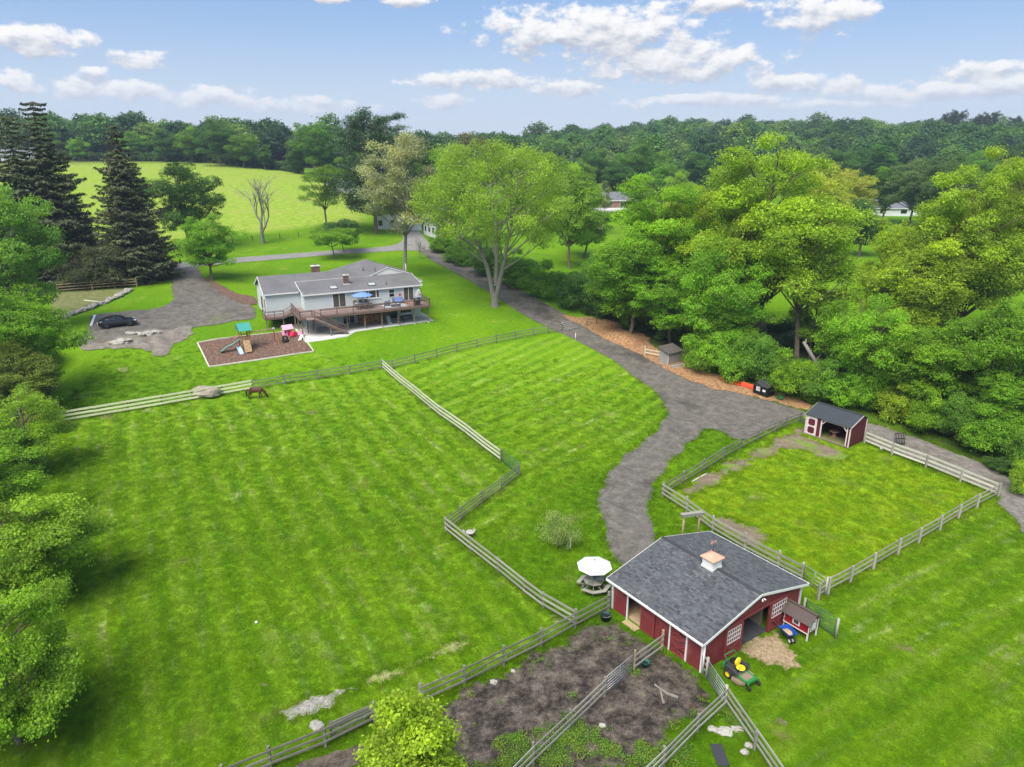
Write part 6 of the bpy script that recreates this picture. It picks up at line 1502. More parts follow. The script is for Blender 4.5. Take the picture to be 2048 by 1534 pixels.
MB().lathe([(0, .28), (.28, .26), (.36, .18), (.36, .12), (0, .12)], n=18).build('deck', MGREEN, gm); one('engine', DGREY, gm, 'tube', [(0, 0, .26), (0, 0, .46)], [.18, .14], 12)
for x in (-.32, .32):
    for y in (-.3, .3): wheel(gm, (x, y, .11), .11, .07, DGREY, n=12)
for s in (-1, 1): one('handle', BLACKP, gm, 'tube', [(-.3, s * .22, .2), (-1.1, s * .22, .95)], .016, 6)
one('handle_bar', BLACKP, gm, 'tube', [(-1.1, -.22, .95), (-1.1, .22, .95)], .02, 6); one('grass_box', MGREEN, gm, 'box', (-.55, 0, .3), (.4, .45, .3))
pa_, pb2 = SPOT['pallet_a'], SPOT['pallet_b']; ang2 = math.atan2(pb2[1] - pa_[1], pb2[0] - pa_[0])
pg = thing('black_grate', 'black barred gate leaf leaning beside the gravel track', 'gate leaf', on(pa_), ang2); L = max(1.0, math.dist(pa_, pb2))
for k in range(7): one('bar', BLACKP, pg, 'beam', (k * L / 6, 0, .02), (k * L / 6, .25, 1.35), .05, .05)
for z, y in ((.2, .04), (.75, .14), (1.3, .24)): one('crossbar', BLACKP, pg, 'beam', (0, y + .05, z), (L, y + .05, z), .05, .06)
# leaning dead trunk in the wood
lb = Vector(on(SPOT['log_base'])); lg = thing('leaning_log', 'pale broken tree trunk leaning out of the shrubs left of the shelter', 'log', lb)
LEAN = [(0, 0, -.2), (-1.2, .3, 1.6), (-2.6, .8, 3.6), (-3.9, 1.2, 5.6)]
MB().tube(LEAN, [.3, .27, .24, .2], 10).build('trunk', BARKL, lg); one('broken_limb', BARKL, lg, 'tube', [(-3.6, 1.1, 5.2), (-3.75, 1.0, 6.0)], [.16, .05], 8); one('broken_limb', BARKL, lg, 'tube', [(-2.4, .75, 3.3), (-1.9, .5, 4.1)], [.1, .03], 8)

# ------------------------------------------------------------ playground
B_ = SHEETS['playground_mulch']; ed = thing('playground_edging', 'pale timber edging round the brown mulch playground', 'edging', on(B_[0]))
for k in range(4):
    p, q = Vector(on(B_[k], .12)), Vector(on(B_[(k + 1) % 4], .12))
    n = max(2, int((q - p).length / 2.4))
    for j in range(n):
        u, v = p + (q - p) * (j / n), p + (q - p) * ((j + 1) / n); u.z = tz(u) + .12; v.z = tz(v) + .12
        board('timber', WOODP, ed, u - Vector(ed.location), v - Vector(ed.location), .14, .16)
tw_ = SPOT['swing_tower']; se = SPOT['slide_end']; sl_ = SPOT['swing_leg']
aS = math.atan2(sl_[1] - tw_[1], sl_[0] - tw_[0])          # swing beam heading
ps_ = thing('play_set', 'wooden climbing tower with teal roof, green slide and swing beam', 'play set', on(tw_, .08), aS)
for x in (-.55, .55):
    for y in (-.6, .6): board('post', PLAYW, ps_, (x, y, 0), (x, y, 3.0), .11, .11)
MB().bx(-.6, .6, -.65, .65, 1.45, 1.53).build('platform', PLAYP, ps_)
for y in (-.66, .66):
    for z in (1.75, 2.05): board('guard_rail', PLAYW, ps_, (-.6, y, z), (.6, y, z), .04, .12)
board('guard_rail', PLAYW, ps_, (.6, -.6, 1.9), (.6, .6, 1.9), .04, .12)
rfp = MB().slab([(-.85, -.95, 2.85), (.85, -.95, 2.85), (.85, 0, 3.75), (-.85, 0, 3.75)], .04).slab([(-.85, .001, 3.75), (.85, .001, 3.75), (.85, .95, 2.85), (-.85, .95, 2.85)], .04).build('roof', TEAL, ps_)
for s in (-1, 1): MB().prism([(-.9, 2.85), (.9, 2.85), (0, 3.7)], s * .82 - .01, s * .82 + .01, 'X').build('roof_gable', SLIDEG, rfp)
# climbing wall facing the camera
cw = MB().slab([(-.45, -1.25, .02), (.45, -1.25, .02), (.45, -.7, 1.5), (-.45, -.7, 1.5)], .05).build('climbing_wall', PLAYP, ps_)
for k, (x, f) in enumerate(((-.2, .2), (.2, .35), (-.15, .52), (.22, .68), (-.1, .84))): one('hold', ORANGE if k % 2 else SLIDEG, cw, 'blob', (x, -1.25 + .55 * f - .03, 1.5 * f + .03), (.07, .05, .05), k, 1, .2)
sv = Vector((se[0] - tw_[0], se[1] - tw_[1], 0)); sv.rotate(Euler((0, 0, -aS))); L = sv.length; ud = sv.normalized(); nd = Vector((-ud.y, ud.x, 0))
prof_s = [(.5, 1.5), (.62 + .0, 1.46)] + [(.6 + (L - .6) * f, 1.42 - 1.28 * f + .07 * math.sin(f * 12)) for f in (.15, .3, .45, .6, .75, .9, 1.0)]
ch = MB(); vs = []
for (s, z) in prof_s:
    c_ = ud * s
    for (o_, zz_) in ((-.27, .16), (-.24, 0.), (.24, 0.), (.27, .16)): vs.append((c_.x + nd.x * o_, c_.y + nd.y * o_, z + zz_))
fs = [(4 * k + i, 4 * k + i + 1, 4 * k + i + 5, 4 * k + i + 4) for k in range(len(prof_s) - 1) for i in range(3)]
o = ch.add(vs, fs, True).build('slide', SLIDEG, ps_); o.modifiers.new('t', 'SOLIDIFY').thickness = .03
Lb = math.dist(tw_, sl_)
one('swing_beam', PLAYP, ps_, 'beam', (.4, 0, 2.35), (Lb + .1, 0, 2.35), .1, .15)
for s in (-1, 1): one('swing_leg', PLAYW, ps_, 'beam', (Lb + .35, s * 1.0, 0), (Lb, 0, 2.35), .11, .11)
one('swing_bracket', PALEB, ps_, 'box', (Lb, 0, 2.38), (.25, .3, .18))
for x in (1.4, 2.6):
    sw_ = MB().box((x, 0, .5), (.45, .18, .04)).build('swing_seat', BLACKP, ps_)
    for s in (-1, 1): one('chain', GALV, sw_, 'tube', [(x + s * .2, 0, .5), (x + s * .2, 0, 2.3)], .01, 4)
one('side_beam', PLAYP, ps_, 'beam', (-1.9, .3, 2.0), (-.5, .3, 2.05), .09, .12)
bs = SPOT['blue_slide']; ts = thing('toddler_slide', 'small pale blue toddler slide at the foot of the climbing tower', 'slide', on(bs, .08), aS)
one('chute', PALEB, ts, 'slab', [(-.24, 0, .08), (.24, 0, .08), (.24, 1.25, .85), (-.24, 1.25, .85)], .05)
for s in (-1, 1): one('side_wall', PALEB, ts, 'beam', (s * .26, 0, .14), (s * .26, 1.25, .92), .04, .14)
for s in (-1, 1): one('ladder_side', SLIDEG, ts, 'beam', (s * .24, 1.75, 0), (s * .24, 1.25, .9), .06, .08)
for k in range(3): one('rung', SLIDEG, ts, 'beam', (-.22, 1.65 - k * .14, .2 + k * .24), (.22, 1.65 - k * .14, .2 + k * .24), .06, .05)
ty = SPOT['toys']; ph_ = thing('playhouse', 'faded pink plastic playhouse at the back corner of the mulch', 'playhouse', on((ty[0] - .2, ty[1] + .6), .08), aS)
MB().bx(-.6, .6, -.5, .5, 0, 1.1).build('wall', PINKP, ph_); MB().slab([(-.75, -.68, 1.0), (.75, -.68, 1.0), (.75, 0, 1.55), (-.75, 0, 1.55)], .06).slab([(-.75, .001, 1.55), (.75, .001, 1.55), (.75, .68, 1.0), (-.75, .68, 1.0)], .06).build('roof', PINKP, ph_)
one('door', HOTP, ph_, 'box', (.1, -.51, .45), (.45, .03, .85)); one('window', DGREY, ph_, 'box', (-.38, -.51, .65), (.22, .03, .28))
rc = thing('ride_on_toy', 'bright pink red ride-on toy car lying beside the playhouse', 'toy car', on((ty[0] + 1.0, ty[1] - .1), .08), aS + .4)
MB().prism([(-.55, .15), (.6, .15), (.65, .4), (.3, .45), (.1, .75), (-.35, .78), (-.55, .45)], -.28, .28).build('body', HOTP, rc)
for x in (-.35, .4):
    for s in (-1, 1): wheel(rc, (x, s * .3, .15), .15, .1, PINKP, n=12)
rb = thing('toy_bench', 'pink and white plastic toy bench right of the toy car', 'toy', on((ty[0] + 1.9, ty[1] - .1), .08), aS - .5)
one('seat', PINKP, rb, 'box', (0, 0, .3), (.8, .4, .08)); one('backrest', PINKP, rb, 'box', (0, .2, .55), (.8, .06, .45)); one('leg', PINKP, rb, 'box', (-.35, 0, .15), (.08, .38, .3)); one('leg', PINKP, rb, 'box', (.35, 0, .15), (.08, .38, .3))
tb_ = SPOT['toddler_slide_b']; t2 = thing('toddler_slide', 'white and grey toddler slide near the deck posts', 'slide', on((tb_[0], tb_[1]), .1), aS - .9)
one('chute', WHITE, t2, 'slab', [(-.2, 0, .05), (.2, 0, .05), (.2, .9, .6), (-.2, .9, .6)], .04)
for s in (-1, 1): one('ladder_side', DGREY, t2, 'beam', (s * .2, 1.3, 0), (s * .2, .9, .62), .05, .08)
tyr = thing('tyre_swing', 'dark tyre swing lying on the mulch beside the pink toys', 'tyre', on(SPOT['tyre'], .2), 0)
MB().ring((0, 0, .1), .36, .15, 'Z', 20, 8).build('tyre', TYRE, tyr); MB().ring((0, .1, .4), .3, .13, 'Y', 20, 8).build('tyre', TYRE, tyr)

# ------------------------------------------------------------ black car
ra, fa = Vector(SPOT['car_r']), Vector(SPOT['car_f']); hd = math.atan2(fa.y - ra.y, fa.x - ra.x); md_ = (ra + fa) / 2
car = thing('parked_car', 'glossy black sedan parked at the left end of the parking drive', 'car', on((md_.x - .4, md_.y + .7), .07), hd)
# loft: stations along x with half widths and heights (hood, glasshouse, trunk)
def car_shell():
    st = [(-2.4, .70, .42, .80), (-2.3, .84, .30, .98), (-1.9, .91, .26, 1.03), (-1.3, .93, .24, 1.02), (-.6, .93, .24, .98), (.4, .93, .24, .96), (1.1, .92, .24, .94), (1.7, .91, .25, .86), (2.15, .86, .28, .74), (2.4, .66, .36, .58)]
    mb = MB(); n = 12; vs = []
    for (x, hw, zb, zt) in st:
        prof_ = [(-hw * .86, zb), (-hw * .98, zb + .1), (-hw, zb + (zt - zb) * .5), (-hw * .96, zt - .1), (-hw * .86, zt - .02), (-hw * .45, zt + .02), (hw * .45, zt + .02), (hw * .86, zt - .02), (hw * .96, zt - .1), (hw, zb + (zt - zb) * .5), (hw * .98, zb + .1), (hw * .86, zb)]
        vs += [(x, y, z) for y, z in prof_]
    fs = [(k * n + i, k * n + (i + 1) % n, (k + 1) * n + (i + 1) % n, (k + 1) * n + i) for k in range(len(st) - 1) for i in range(n)]
    fs += [tuple(range(n)), tuple(range((len(st) - 1) * n, len(st) * n))]
    return mb.add(vs, fs, True)
car_shell().build('body', CARP, car)
cab = [(-1.85, .98, .74), (-1.2, 1.30, .62), (-.6, 1.41, .60), (.1, 1.40, .61), (.55, 1.28, .65), (1.15, .93, .76)]
gh = MB(); vs = []
for (x, z, hw) in cab: vs += [(x, -.80, .93), (x, -hw, z), (x, hw, z), (x, .80, .93)]
gh.add(vs, [(4 * k + i, 4 * k + i + 1, 4 * k + i + 5, 4 * k + i + 4) for k in range(5) for i in range(3)], True).build('glasshouse', DGLASS, car)
rp = MB(); vs = []
for (x, z, hw) in cab[1:5]: vs += [(x, -hw * .98, z + .012), (x, 0, z + .035), (x, hw * .98, z + .012)]
rp.add(vs, [(3 * k + i, 3 * k + i + 1, 3 * k + i + 4, 3 * k + i + 3) for k in range(3) for i in range(2)], True).build('roof_panel', CARP, car)
for s in (-1, 1):
    for p, q in (((-1.85, s * .77, .98), (-1.2, s * .64, 1.31)), ((1.15, s * .78, .95), (.55, s * .67, 1.30)), ((-.35, s * .8, .95), (-.3, s * .63, 1.40))): one('pillar', CARP, car, 'beam', p, q, .07, .05)
    MB().bx(1.95, 2.3, s * .58, s * .84, .6, .74).build('headlight', LAMPW, car); MB().bx(-2.38, -2.2, s * .5, s * .84, .74, .9).build('tail_light', TAIL, car)
    MB().blob((.75, s * 1.0, 1.0), (.1, .12, .08), 2, 2, 0).build('mirror', CARP, car)
    for x in (-1.42, 1.45): wheel(car, (x, s * .84, .34), .34, .22, DGREY, n=20, hub=.66)
    for x0_, x1_ in ((-.32, .85), (-1.25, -.36)): board('door_seam', BLACKP, car, (x0_, s * .935, .62), (x1_, s * .935, .62), .012, .02)
MB().bx(2.3, 2.44, -.5, .5, .38, .58).build('grille', BLACKP, car); MB().bx(-2.46, -2.3, -.26, .26, .56, .68).build('number_plate', SIGNW, car)

# ------------------------------------------------------------ grazing horse: one continuous skinned body
h0, h1 = SPOT['horse_tail'], SPOT['horse_nose']; hd = math.atan2(h1[1] - h0[1], h1[0] - h0[0])
HBAY = surf('bay_coat', (.105, .042, .018), .55, .22, 2.0); HBLK = surf('black_mane_hair', (.012, .009, .008), .6, .3, 6)
hor = thing('horse', 'brown bay horse grazing beside the fence with its head down', 'horse', on(((h0[0] + h1[0]) / 2 - .12, (h0[1] + h1[1]) / 2), .0), hd)
JV = [((-.55, 0, 1.12), .30, .34), ((-.2, 0, 1.10), .32, .36), ((.2, 0, 1.09), .31, .36), ((.52, 0, 1.12), .25, .34), ((.74, 0, 1.10), .17, .26), ((.98, 0, .86), .13, .20), ((1.16, 0, .58), .11, .16), ((1.24, 0, .36), .095, .13), ((1.33, 0, .17), .075, .085), ((1.37, 0, .08), .055, .06)]
EDG = [(0, 1), (1, 2), (2, 3), (3, 4), (4, 5), (5, 6), (6, 7), (7, 8), (8, 9)]
for s, stp in ((-1, .08), (1, -.1)):
    b = len(JV); JV += [((-.62, s * .15, .98), .19, .22), ((-.50 + stp, s * .16, .74), .12, .14), ((-.72 + stp, s * .16, .50), .065, .075), ((-.68 + stp, s * .16, .20), .045, .05), ((-.66 + stp, s * .16, .09), .05, .055), ((-.62 + stp, s * .16, .02), .06, .065)]
    EDG += [(0, b), (b, b + 1), (b + 1, b + 2), (b + 2, b + 3), (b + 3, b + 4), (b + 4, b + 5)]
    b = len(JV); JV += [((.52, s * .15, .92), .14, .17), ((.50 - stp, s * .15, .70), .085, .10), ((.54 - stp, s * .15, .46), .06, .065), ((.53 - stp, s * .15, .20), .042, .045), ((.54 - stp, s * .15, .09), .05, .05), ((.57 - stp, s * .15, .02), .06, .06)]
    EDG += [(3, b), (b, b + 1), (b + 1, b + 2), (b + 2, b + 3), (b + 3, b + 4), (b + 4, b + 5)]
    b = len(JV); JV += [((1.10, s * .05, .66), .04, .04), ((1.02, s * .09, .76), .015, .02)]; EDG += [(6, b), (b, b + 1)]
me = bpy.data.meshes.new('horse_body'); me.from_pydata([j[0] for j in JV], EDG, []); o = mesh_obj('body', me, HBAY, hor)
o.modifiers.new('skin', 'SKIN')
if not me.skin_vertices: 
    bpy.context.view_layer.objects.active = o
for k, j in enumerate(JV): me.skin_vertices[0].data[k].radius = (j[1], j[2])
me.skin_vertices[0].data[1].use_root = True
sb_ = o.modifiers.new('sub', 'SUBSURF'); sb_.levels = 2; sb_.render_levels = 2
# dark points: stockings and muzzle follow height (coat colour of a bay)
t = NT(HBAY.node_tree); bs_ = [n_ for n_ in HBAY.node_tree.nodes if n_.type == 'BSDF_PRINCIPLED'][0]; src = bs_.inputs['Base Color'].links[0].from_socket
oz = t.xyz(t.n('ShaderNodeTexCoord').outputs['Object'])[2]
t.put(bs_.inputs['Base Color'], t.mix(t.step(oz, .34, .55, 1., 0.), src, (.012, .009, .008)))
one('tail', HBLK, hor, 'tube', [(-.80, 0, 1.22), (-.95, .02, 1.08), (-1.0, .03, .8), (-.98, .02, .5), (-.95, .02, .34)], [.05, .08, .1, .08, .02], 8)
one('mane', HBLK, hor, 'tube', [(.66, .02, 1.33), (.86, .05, 1.13), (1.06, .07, .85), (1.13, .05, .70)], [.04, .09, .08, .04], 8)

# ------------------------------------------------------------ houses beyond the road
def far_house(name, label, x, y, ang, L, D, h_, rise, wall, roof, wins, z=None, sunk=0.):
    t = thing(name, label, 'house', (x, y, (tz((x, y)) if z is None else z) - sunk), ang)
    MB().bx(0, L, 0, D, -1.5, h_).build('wall', wall, t)
    for xx in (0, L): MB().prism([(0, h_), (D, h_), (D / 2, h_ + rise - .1)], xx - .0 if xx == 0 else xx - .15, xx + .15 if xx == 0 else xx, 'X').build('gable', wall, t)
    MB().slab([(-.4, -.5, h_ - .15), (L + .4, -.5, h_ - .15), (L + .4, D / 2, h_ + rise), (-.4, D / 2, h_ + rise)], .15).slab([(-.4, D / 2 + .001, h_ + rise), (L + .4, D / 2 + .001, h_ + rise), (L + .4, D + .5, h_ - .15), (-.4, D + .5, h_ - .15)], .15).build('roof', roof, t)
    MB().beam((-.42, -.52, h_ - .22), (L + .42, -.52, h_ - .22), .06, .2).build('fascia', WHITE, t)
    for (a, b, c_, d_) in wins:
        f = MB().bx(a - .1, b + .1, -.06, -.02, c_ - .1, d_ + .1).build('window', WHITE, t); MB().bx(a, b, -.08, -.062, c_, d_).build('pane', DGLASS, f)
    return t
wh = far_house('white_house', 'white two storey house half hidden behind the pale tan tree', -35.5, 187, R(8), 12, 8, 5.2, 2.6, HWALL, HROOF, [(1, 2, .9, 2.2), (4, 5, .9, 2.2), (8, 9.2, .9, 2.2), (1, 2, 3.4, 4.6), (4, 5, 3.4, 4.6), (8, 9.2, 3.4, 4.6)])
w3 = far_house('white_house', 'white gabled wing right of the white two storey house', -22.5, 184, R(-62), 9, 7, 4.4, 3.0, HWALL, HROOF, [(1, 2, .9, 2.2), (3.5, 4.5, .9, 2.2), (6, 7, .9, 2.2)])
bh = far_house('brick_house', 'low brick house with grey roof and pale terrace beyond the far lawn', 27, 262, R(4), 26, 9, 2.9, 2.6, BRICKW, HROOF, [(2, 4, .9, 2.2), (7, 9, .9, 2.2), (12, 15, .4, 2.3), (19, 21, .9, 2.2)])
o = MB().bx(0, 26, -9, -1, -.3, .25).build('terrace', CONC, bh)
far_house('far_house', 'long grey roofed house beyond the meadow at the right', 120, 258, R(-6), 24, 9, 2.8, 2.8, HWALL, HROOF, [(3, 5, .9, 2.2), (10, 12, .9, 2.2), (17, 19, .9, 2.2)])
far_house('farmhouse', 'small white farmhouse behind the spruces at the far left', -232, 338, R(12), 14, 8, 3.2, 2.6, HWALL, HROOF, [(2, 3.4, .9, 2.2), (8, 9.4, .9, 2.2)])
far_house('white_shed', 'low white shed roof showing above the tree left of the pine', -62, 246, R(10), 9, 5, 2.6, 1.4, HWALL, HROOF, [(2, 3, .9, 1.9)])
fb = thing('white_board_fence', 'short white board fence beyond the meadow at the right', 'fence', on((92, 238)), R(-4))
for z in (.4, .8, 1.2): board('rail', WHITE, fb, (0, 0, z), (14, 0, z), .06, .22)
for k in range(6): board('post', WHITE, fb, (k * 2.8, 0, -.2), (k * 2.8, 0, 1.4), .15, .15)
# ------------------------------------------------------------ foliage
def leaf_mesh(name, C, N, size, tone, rng, aspect=.62, mat=None):
    n = len(C); N = N / (np.linalg.norm(N, axis=1, keepdims=True) + 1e-9)
    r = rng.normal(size=(n, 3)); T = np.cross(N, r); T /= np.linalg.norm(T, axis=1, keepdims=True) + 1e-9; B = np.cross(N, T)
    s = size[:, None]; fold = N * s * .12
    Vv = np.empty((n, 4, 3)); Vv[:, 0] = C - T * s * .5; Vv[:, 1] = C + B * s * aspect * .5 + fold; Vv[:, 2] = C + T * s * .5; Vv[:, 3] = C - B * s * aspect * .5 + fold
    me = np_mesh(name, Vv.reshape(-1, 3), np.arange(n * 4).reshape(n, 4), 4)
    a = me.attributes.new('tone', 'FLOAT', 'FACE'); a.data.foreach_set('value', np.clip(tone, 0, 1).astype(np.float32))
    me.materials.append(mat or LEAF); return me
def sphere_dirs(rng, n):
    v = rng.normal(size=(n, 3)); return v / np.linalg.norm(v, axis=1, keepdims=True)
def crown_mesh(name, rng, lobes, n_cl, per, leaf, spread, mat=None, up=.75, flat=.55, shell=.55, hollow=.7, aspect=.62, droop=0.):
    """leaf clusters on the outer shells of many overlapping lobes"""
    Lc = np.array([l[0] for l in lobes]); Lr = np.array([l[1] for l in lobes], float)
    if Lr.ndim == 1: Lr = np.repeat(Lr[:, None], 3, 1)
    wgt = (Lr[:, 0] * Lr[:, 1]); wgt /= wgt.sum()
    C = np.zeros((0, 3)); O = np.zeros((0, 3)); I = np.zeros(0, int)
    for _ in range(6):
        k = rng.choice(len(Lc), n_cl, p=wgt); d = sphere_dirs(rng, n_cl); d[:, 2] = d[:, 2] * .9 + .12
        rad = shell + (1 - shell) * np.sqrt(rng.random(n_cl)); P = Lc[k] + d * Lr[k] * rad[:, None]
        dist = np.min(np.linalg.norm((P[:, None] - Lc[None]) / Lr[None], axis=2) + 9 * (np.arange(len(Lc))[None] == k[:, None]), axis=1)
        ok = (dist > hollow) | (rng.random(n_cl) < .12)
        C = np.r_[C, P[ok]]; O = np.r_[O, d[ok]]; I = np.r_[I, k[ok]]
        if len(C) >= n_cl: break
    C, O, I = C[:n_cl], O[:n_cl], I[:n_cl]; n = len(C)
    lt = rng.normal(0, .17, len(Lc)); ct = np.clip(.5 + lt[I] + rng.normal(0, .16, n), 0, 1)
    sp = spread * rng.uniform(.6, 1.3, n)
    off = rng.normal(size=(n, per, 3)) * sp[:, None, None] * np.array([1, 1, flat]); off[..., 2] -= droop * np.linalg.norm(off[..., :2], axis=2)
    P = (C[:, None] + off).reshape(-1, 3)
    Nn = (np.array([0, 0, up]) + O[:, None] * .45 + rng.normal(size=(n, per, 3)) * .5).reshape(-1, 3)
    tone = (ct[:, None] + rng.normal(0, .12, (n, per))).ravel()
    return leaf_mesh(name, P, Nn, leaf * rng.uniform(.65, 1.3, n * per), tone, rng, aspect, mat), C
def limb(mb, p, q, r0, r1, rng, bend=.12, seg=5, n=7, sag=0.):
    p, q = np.array(p, float), np.array(q, float); L = np.linalg.norm(q - p); w1 = rng.normal(size=3) * L * bend
    pts = []; rs = []
    for k in range(seg + 1):
        f = k / seg; c = p + (q - p) * f + w1 * math.sin(f * PI) * .7; c[2] += L * sag * math.sin(f * PI); pts.append(tuple(c)); rs.append(r0 + (r1 - r0) * f)
    mb.tube(pts, rs, n, cap=False); return pts
def build_tree(kind, seed, Hh, Wd, clear, n_lobes, n_cl, per, leaf, spread, tr=.02, bark=BARK, lob=(.20, .30), stems=1, low=0., top=.8, squash=1., sub=2, gap=.0, hollow=.7, twig=3):
    rng = np.random.default_rng(seed)
    cz = Hh * (clear + (1 - clear) * .5); rz_ = Hh * (1 - clear) * .5; rx = Wd / 2
    lobes = []; k = 0
    ga = PI * (3 - math.sqrt(5))
    for i in range(n_lobes):
        f = (i + .5) / n_lobes; zc = 1 - 2 * f; zc = zc * .98; rr = math.sqrt(max(0, 1 - zc * zc)); a = i * ga + rng.uniform(-.5, .5)
        k = rng.uniform(.45, .9); lr = Wd * rng.uniform(*lob) * (1 - .25 * max(0, zc))
        pos_ = np.array([rx * rr * math.cos(a) * k, rx * rr * math.sin(a) * k, cz + rz_ * zc * k])
        pos_ += rng.normal(size=3) * np.array([rx, rx, rz_]) * .11
        lobes.append((pos_, np.array([lr, lr, lr * rng.uniform(.62, .85) * squash])))
    if not gap:
        for i in range(max(2, n_lobes // 5)):
            lobes.append((np.array([rng.uniform(-.2, .2) * rx, rng.uniform(-.2, .2) * rx, cz + rng.uniform(-.3, .45) * rz_]), np.array([rx * .42, rx * .42, rz_ * .42])))
    cm, C = crown_mesh('crown_' + kind, rng, lobes, n_cl, per, leaf, spread, hollow=hollow)
    mb = MB(); r0 = Hh * tr
    for s in range(stems):
        a0 = 2 * PI * s / max(1, stems) + rng.uniform(0, 1); sp = 0 if stems == 1 else Wd * .05
        fork = np.array([rng.uniform(-.05, .05) * Wd + math.cos(a0) * sp * 3, rng.uniform(-.05, .05) * Wd + math.sin(a0) * sp * 3, Hh * max(clear * .95, .22)])
        base = (math.cos(a0) * sp, math.sin(a0) * sp, -.3)
        mb.tube([base, (base[0] * .9, base[1] * .9, .25), tuple((np.array(base) + fork) / 2 + rng.normal(size=3) * .02 * Hh * .3), tuple(fork)], [r0 * 1.6, r0 * 1.1, r0 * .95, r0 * .8], 10, cap=False)
        lead = limb(mb, fork, (fork[0] * 1.3, fork[1] * 1.3, cz + rz_ * top), r0 * .8, r0 * .12, rng, .05, 6)
        mine = [l for j, l in enumerate(lobes) if j % stems == s]
        for (lc, lr) in mine:
            f = np.clip((lc[2] - fork[2]) / max(.1, (cz + rz_ * top - fork[2])) - .25, 0, .75); st_ = lead[int(f * 6)]
            if lc[2] < fork[2]: st_ = tuple(fork * np.array([1, 1, .92]))
            rl_ = r0 * (.42 - .22 * f); ends = limb(mb, st_, lc, rl_, rl_ * .35, rng, .08, 5, 6, sag=.05)
            for q in range(twig):
                d = sphere_dirs(rng, 1)[0]; d[2] = abs(d[2]) * .7; limb(mb, ends[3 + q % 3], lc + d * lr * .85, rl_ * .3, rl_ * .06, rng, .1, 3, 5)
    tm = mb.mesh('trunk_' + kind); tm.materials.append(bark)
    return (tm, cm) + extent(cm)
def extent(cm):
    """real height and width of a crown, so that copies come out at the size asked for"""
    v = np.empty(len(cm.vertices) * 3, np.float32); cm.vertices.foreach_get('co', v); v = v.reshape(-1, 3)
    return float(np.percentile(v[:, 2], 99.7)), float(2 * np.percentile(np.hypot(v[:, 0], v[:, 1]), 97))
def build_conifer(seed, Hh, Wd, ragged_top):
    rng = np.random.default_rng(seed); mb = MB(); mb.tube([(0, 0, -.3), (0, 0, Hh * .5), (.1, 0, Hh * .97)], [Hh * .017, Hh * .010, .03], 9, cap=False)
    P, N, T = [], [], []; z = Hh * .05
    while z < Hh * .985:
        f = z / Hh; R_ = Wd / 2 * min(1, (1 - f) ** .72 * 1.12) * rng.uniform(.72, 1.1)
        if ragged_top and f > .72: R_ = max(R_, Wd * .10) * rng.uniform(.7, 1.3)
        nb = int(6 + 6 * (1 - f)) if not (ragged_top and f > .78) else 4; a0 = rng.uniform(0, 6)
        for b in range(nb):
            a = a0 + 2 * PI * b / nb + rng.uniform(-.3, .3); L = max(.35, R_ * rng.uniform(.7, 1.12)); n = int(14 + L * 24)
            t_ = rng.random(n) ** .75; drp = -.20 * L * t_ - .06 * L * np.sin(t_ * 3) + .10 * L * t_ ** 4
            wd_ = (1 - t_ * .7) * L * .23; sx = rng.normal(size=n) * wd_
            cx, sy = math.cos(a), math.sin(a)
            pts = np.c_[cx * L * t_ - sy * sx, sy * L * t_ + cx * sx, z + drp - np.abs(sx) * .35 - rng.random(n) * .35 * (1 - f * .6)]
            P.append(pts); N.append(np.c_[cx * .35 + rng.normal(size=n) * .5, sy * .35 + rng.normal(size=n) * .5, .8 + rng.normal(size=n) * .4]); T.append(np.clip(rng.normal(.5, .13) + rng.normal(0, .14, n), 0, 1))
            if L > 1.2: mb.tube([(0, 0, z), (cx * L * .5, sy * L * .5, z - .12 * L), (cx * L * .92, sy * L * .92, z - .17 * L)], [.05, .035, .01], 4, cap=False)
        z += Hh * (.021 if f < .75 else .026)
    P = np.concatenate(P); cm = leaf_mesh('crown_spruce', P, np.concatenate(N), rng.uniform(.35, .75, len(P)), np.concatenate(T), rng, .34, NEEDLE)
    tm = mb.mesh('trunk_spruce'); tm.materials.append(BARK); return tm, cm, Hh, Wd
def build_pine(seed, Hh, Wd):
    rng = np.random.default_rng(seed); mb = MB(); mb.tube([(0, 0, -.3), (.2, 0, Hh * .4), (0, .2, Hh * .95)], [.5, .36, .06], 9, cap=False); lobes = []
    for i in range(64):
        f = .16 + .82 * (i + .5) / 64; a = i * 2.4 + rng.uniform(-.4, .4); L = Wd / 2 * rng.uniform(.45, 1.05) * (1 - ((f - .55) / .62) ** 2) ** .5
        e = np.array([math.cos(a) * L, math.sin(a) * L, Hh * f + L * .28]); mb.tube([(0, 0, Hh * f), tuple(e * [.6, .6, 1] - [0, 0, L * .12]), tuple(e)], [.13, .08, .03], 5, cap=False)
        for g_ in (.55, .8, 1.0):
            lobes.append((np.array([e[0] * g_, e[1] * g_, Hh * f + (e[2] - Hh * f) * g_ + .3]), np.array([1.7, 1.7, .85]) * rng.uniform(.7, 1.25)))
    cm, _ = crown_mesh('crown_pine', rng, lobes, 3000, 12, .55, .5, mat=NEEDLE, shell=.2, hollow=.1, aspect=.3)
    tm = mb.mesh('trunk_pine'); tm.materials.append(BARK); return (tm, cm) + extent(cm)
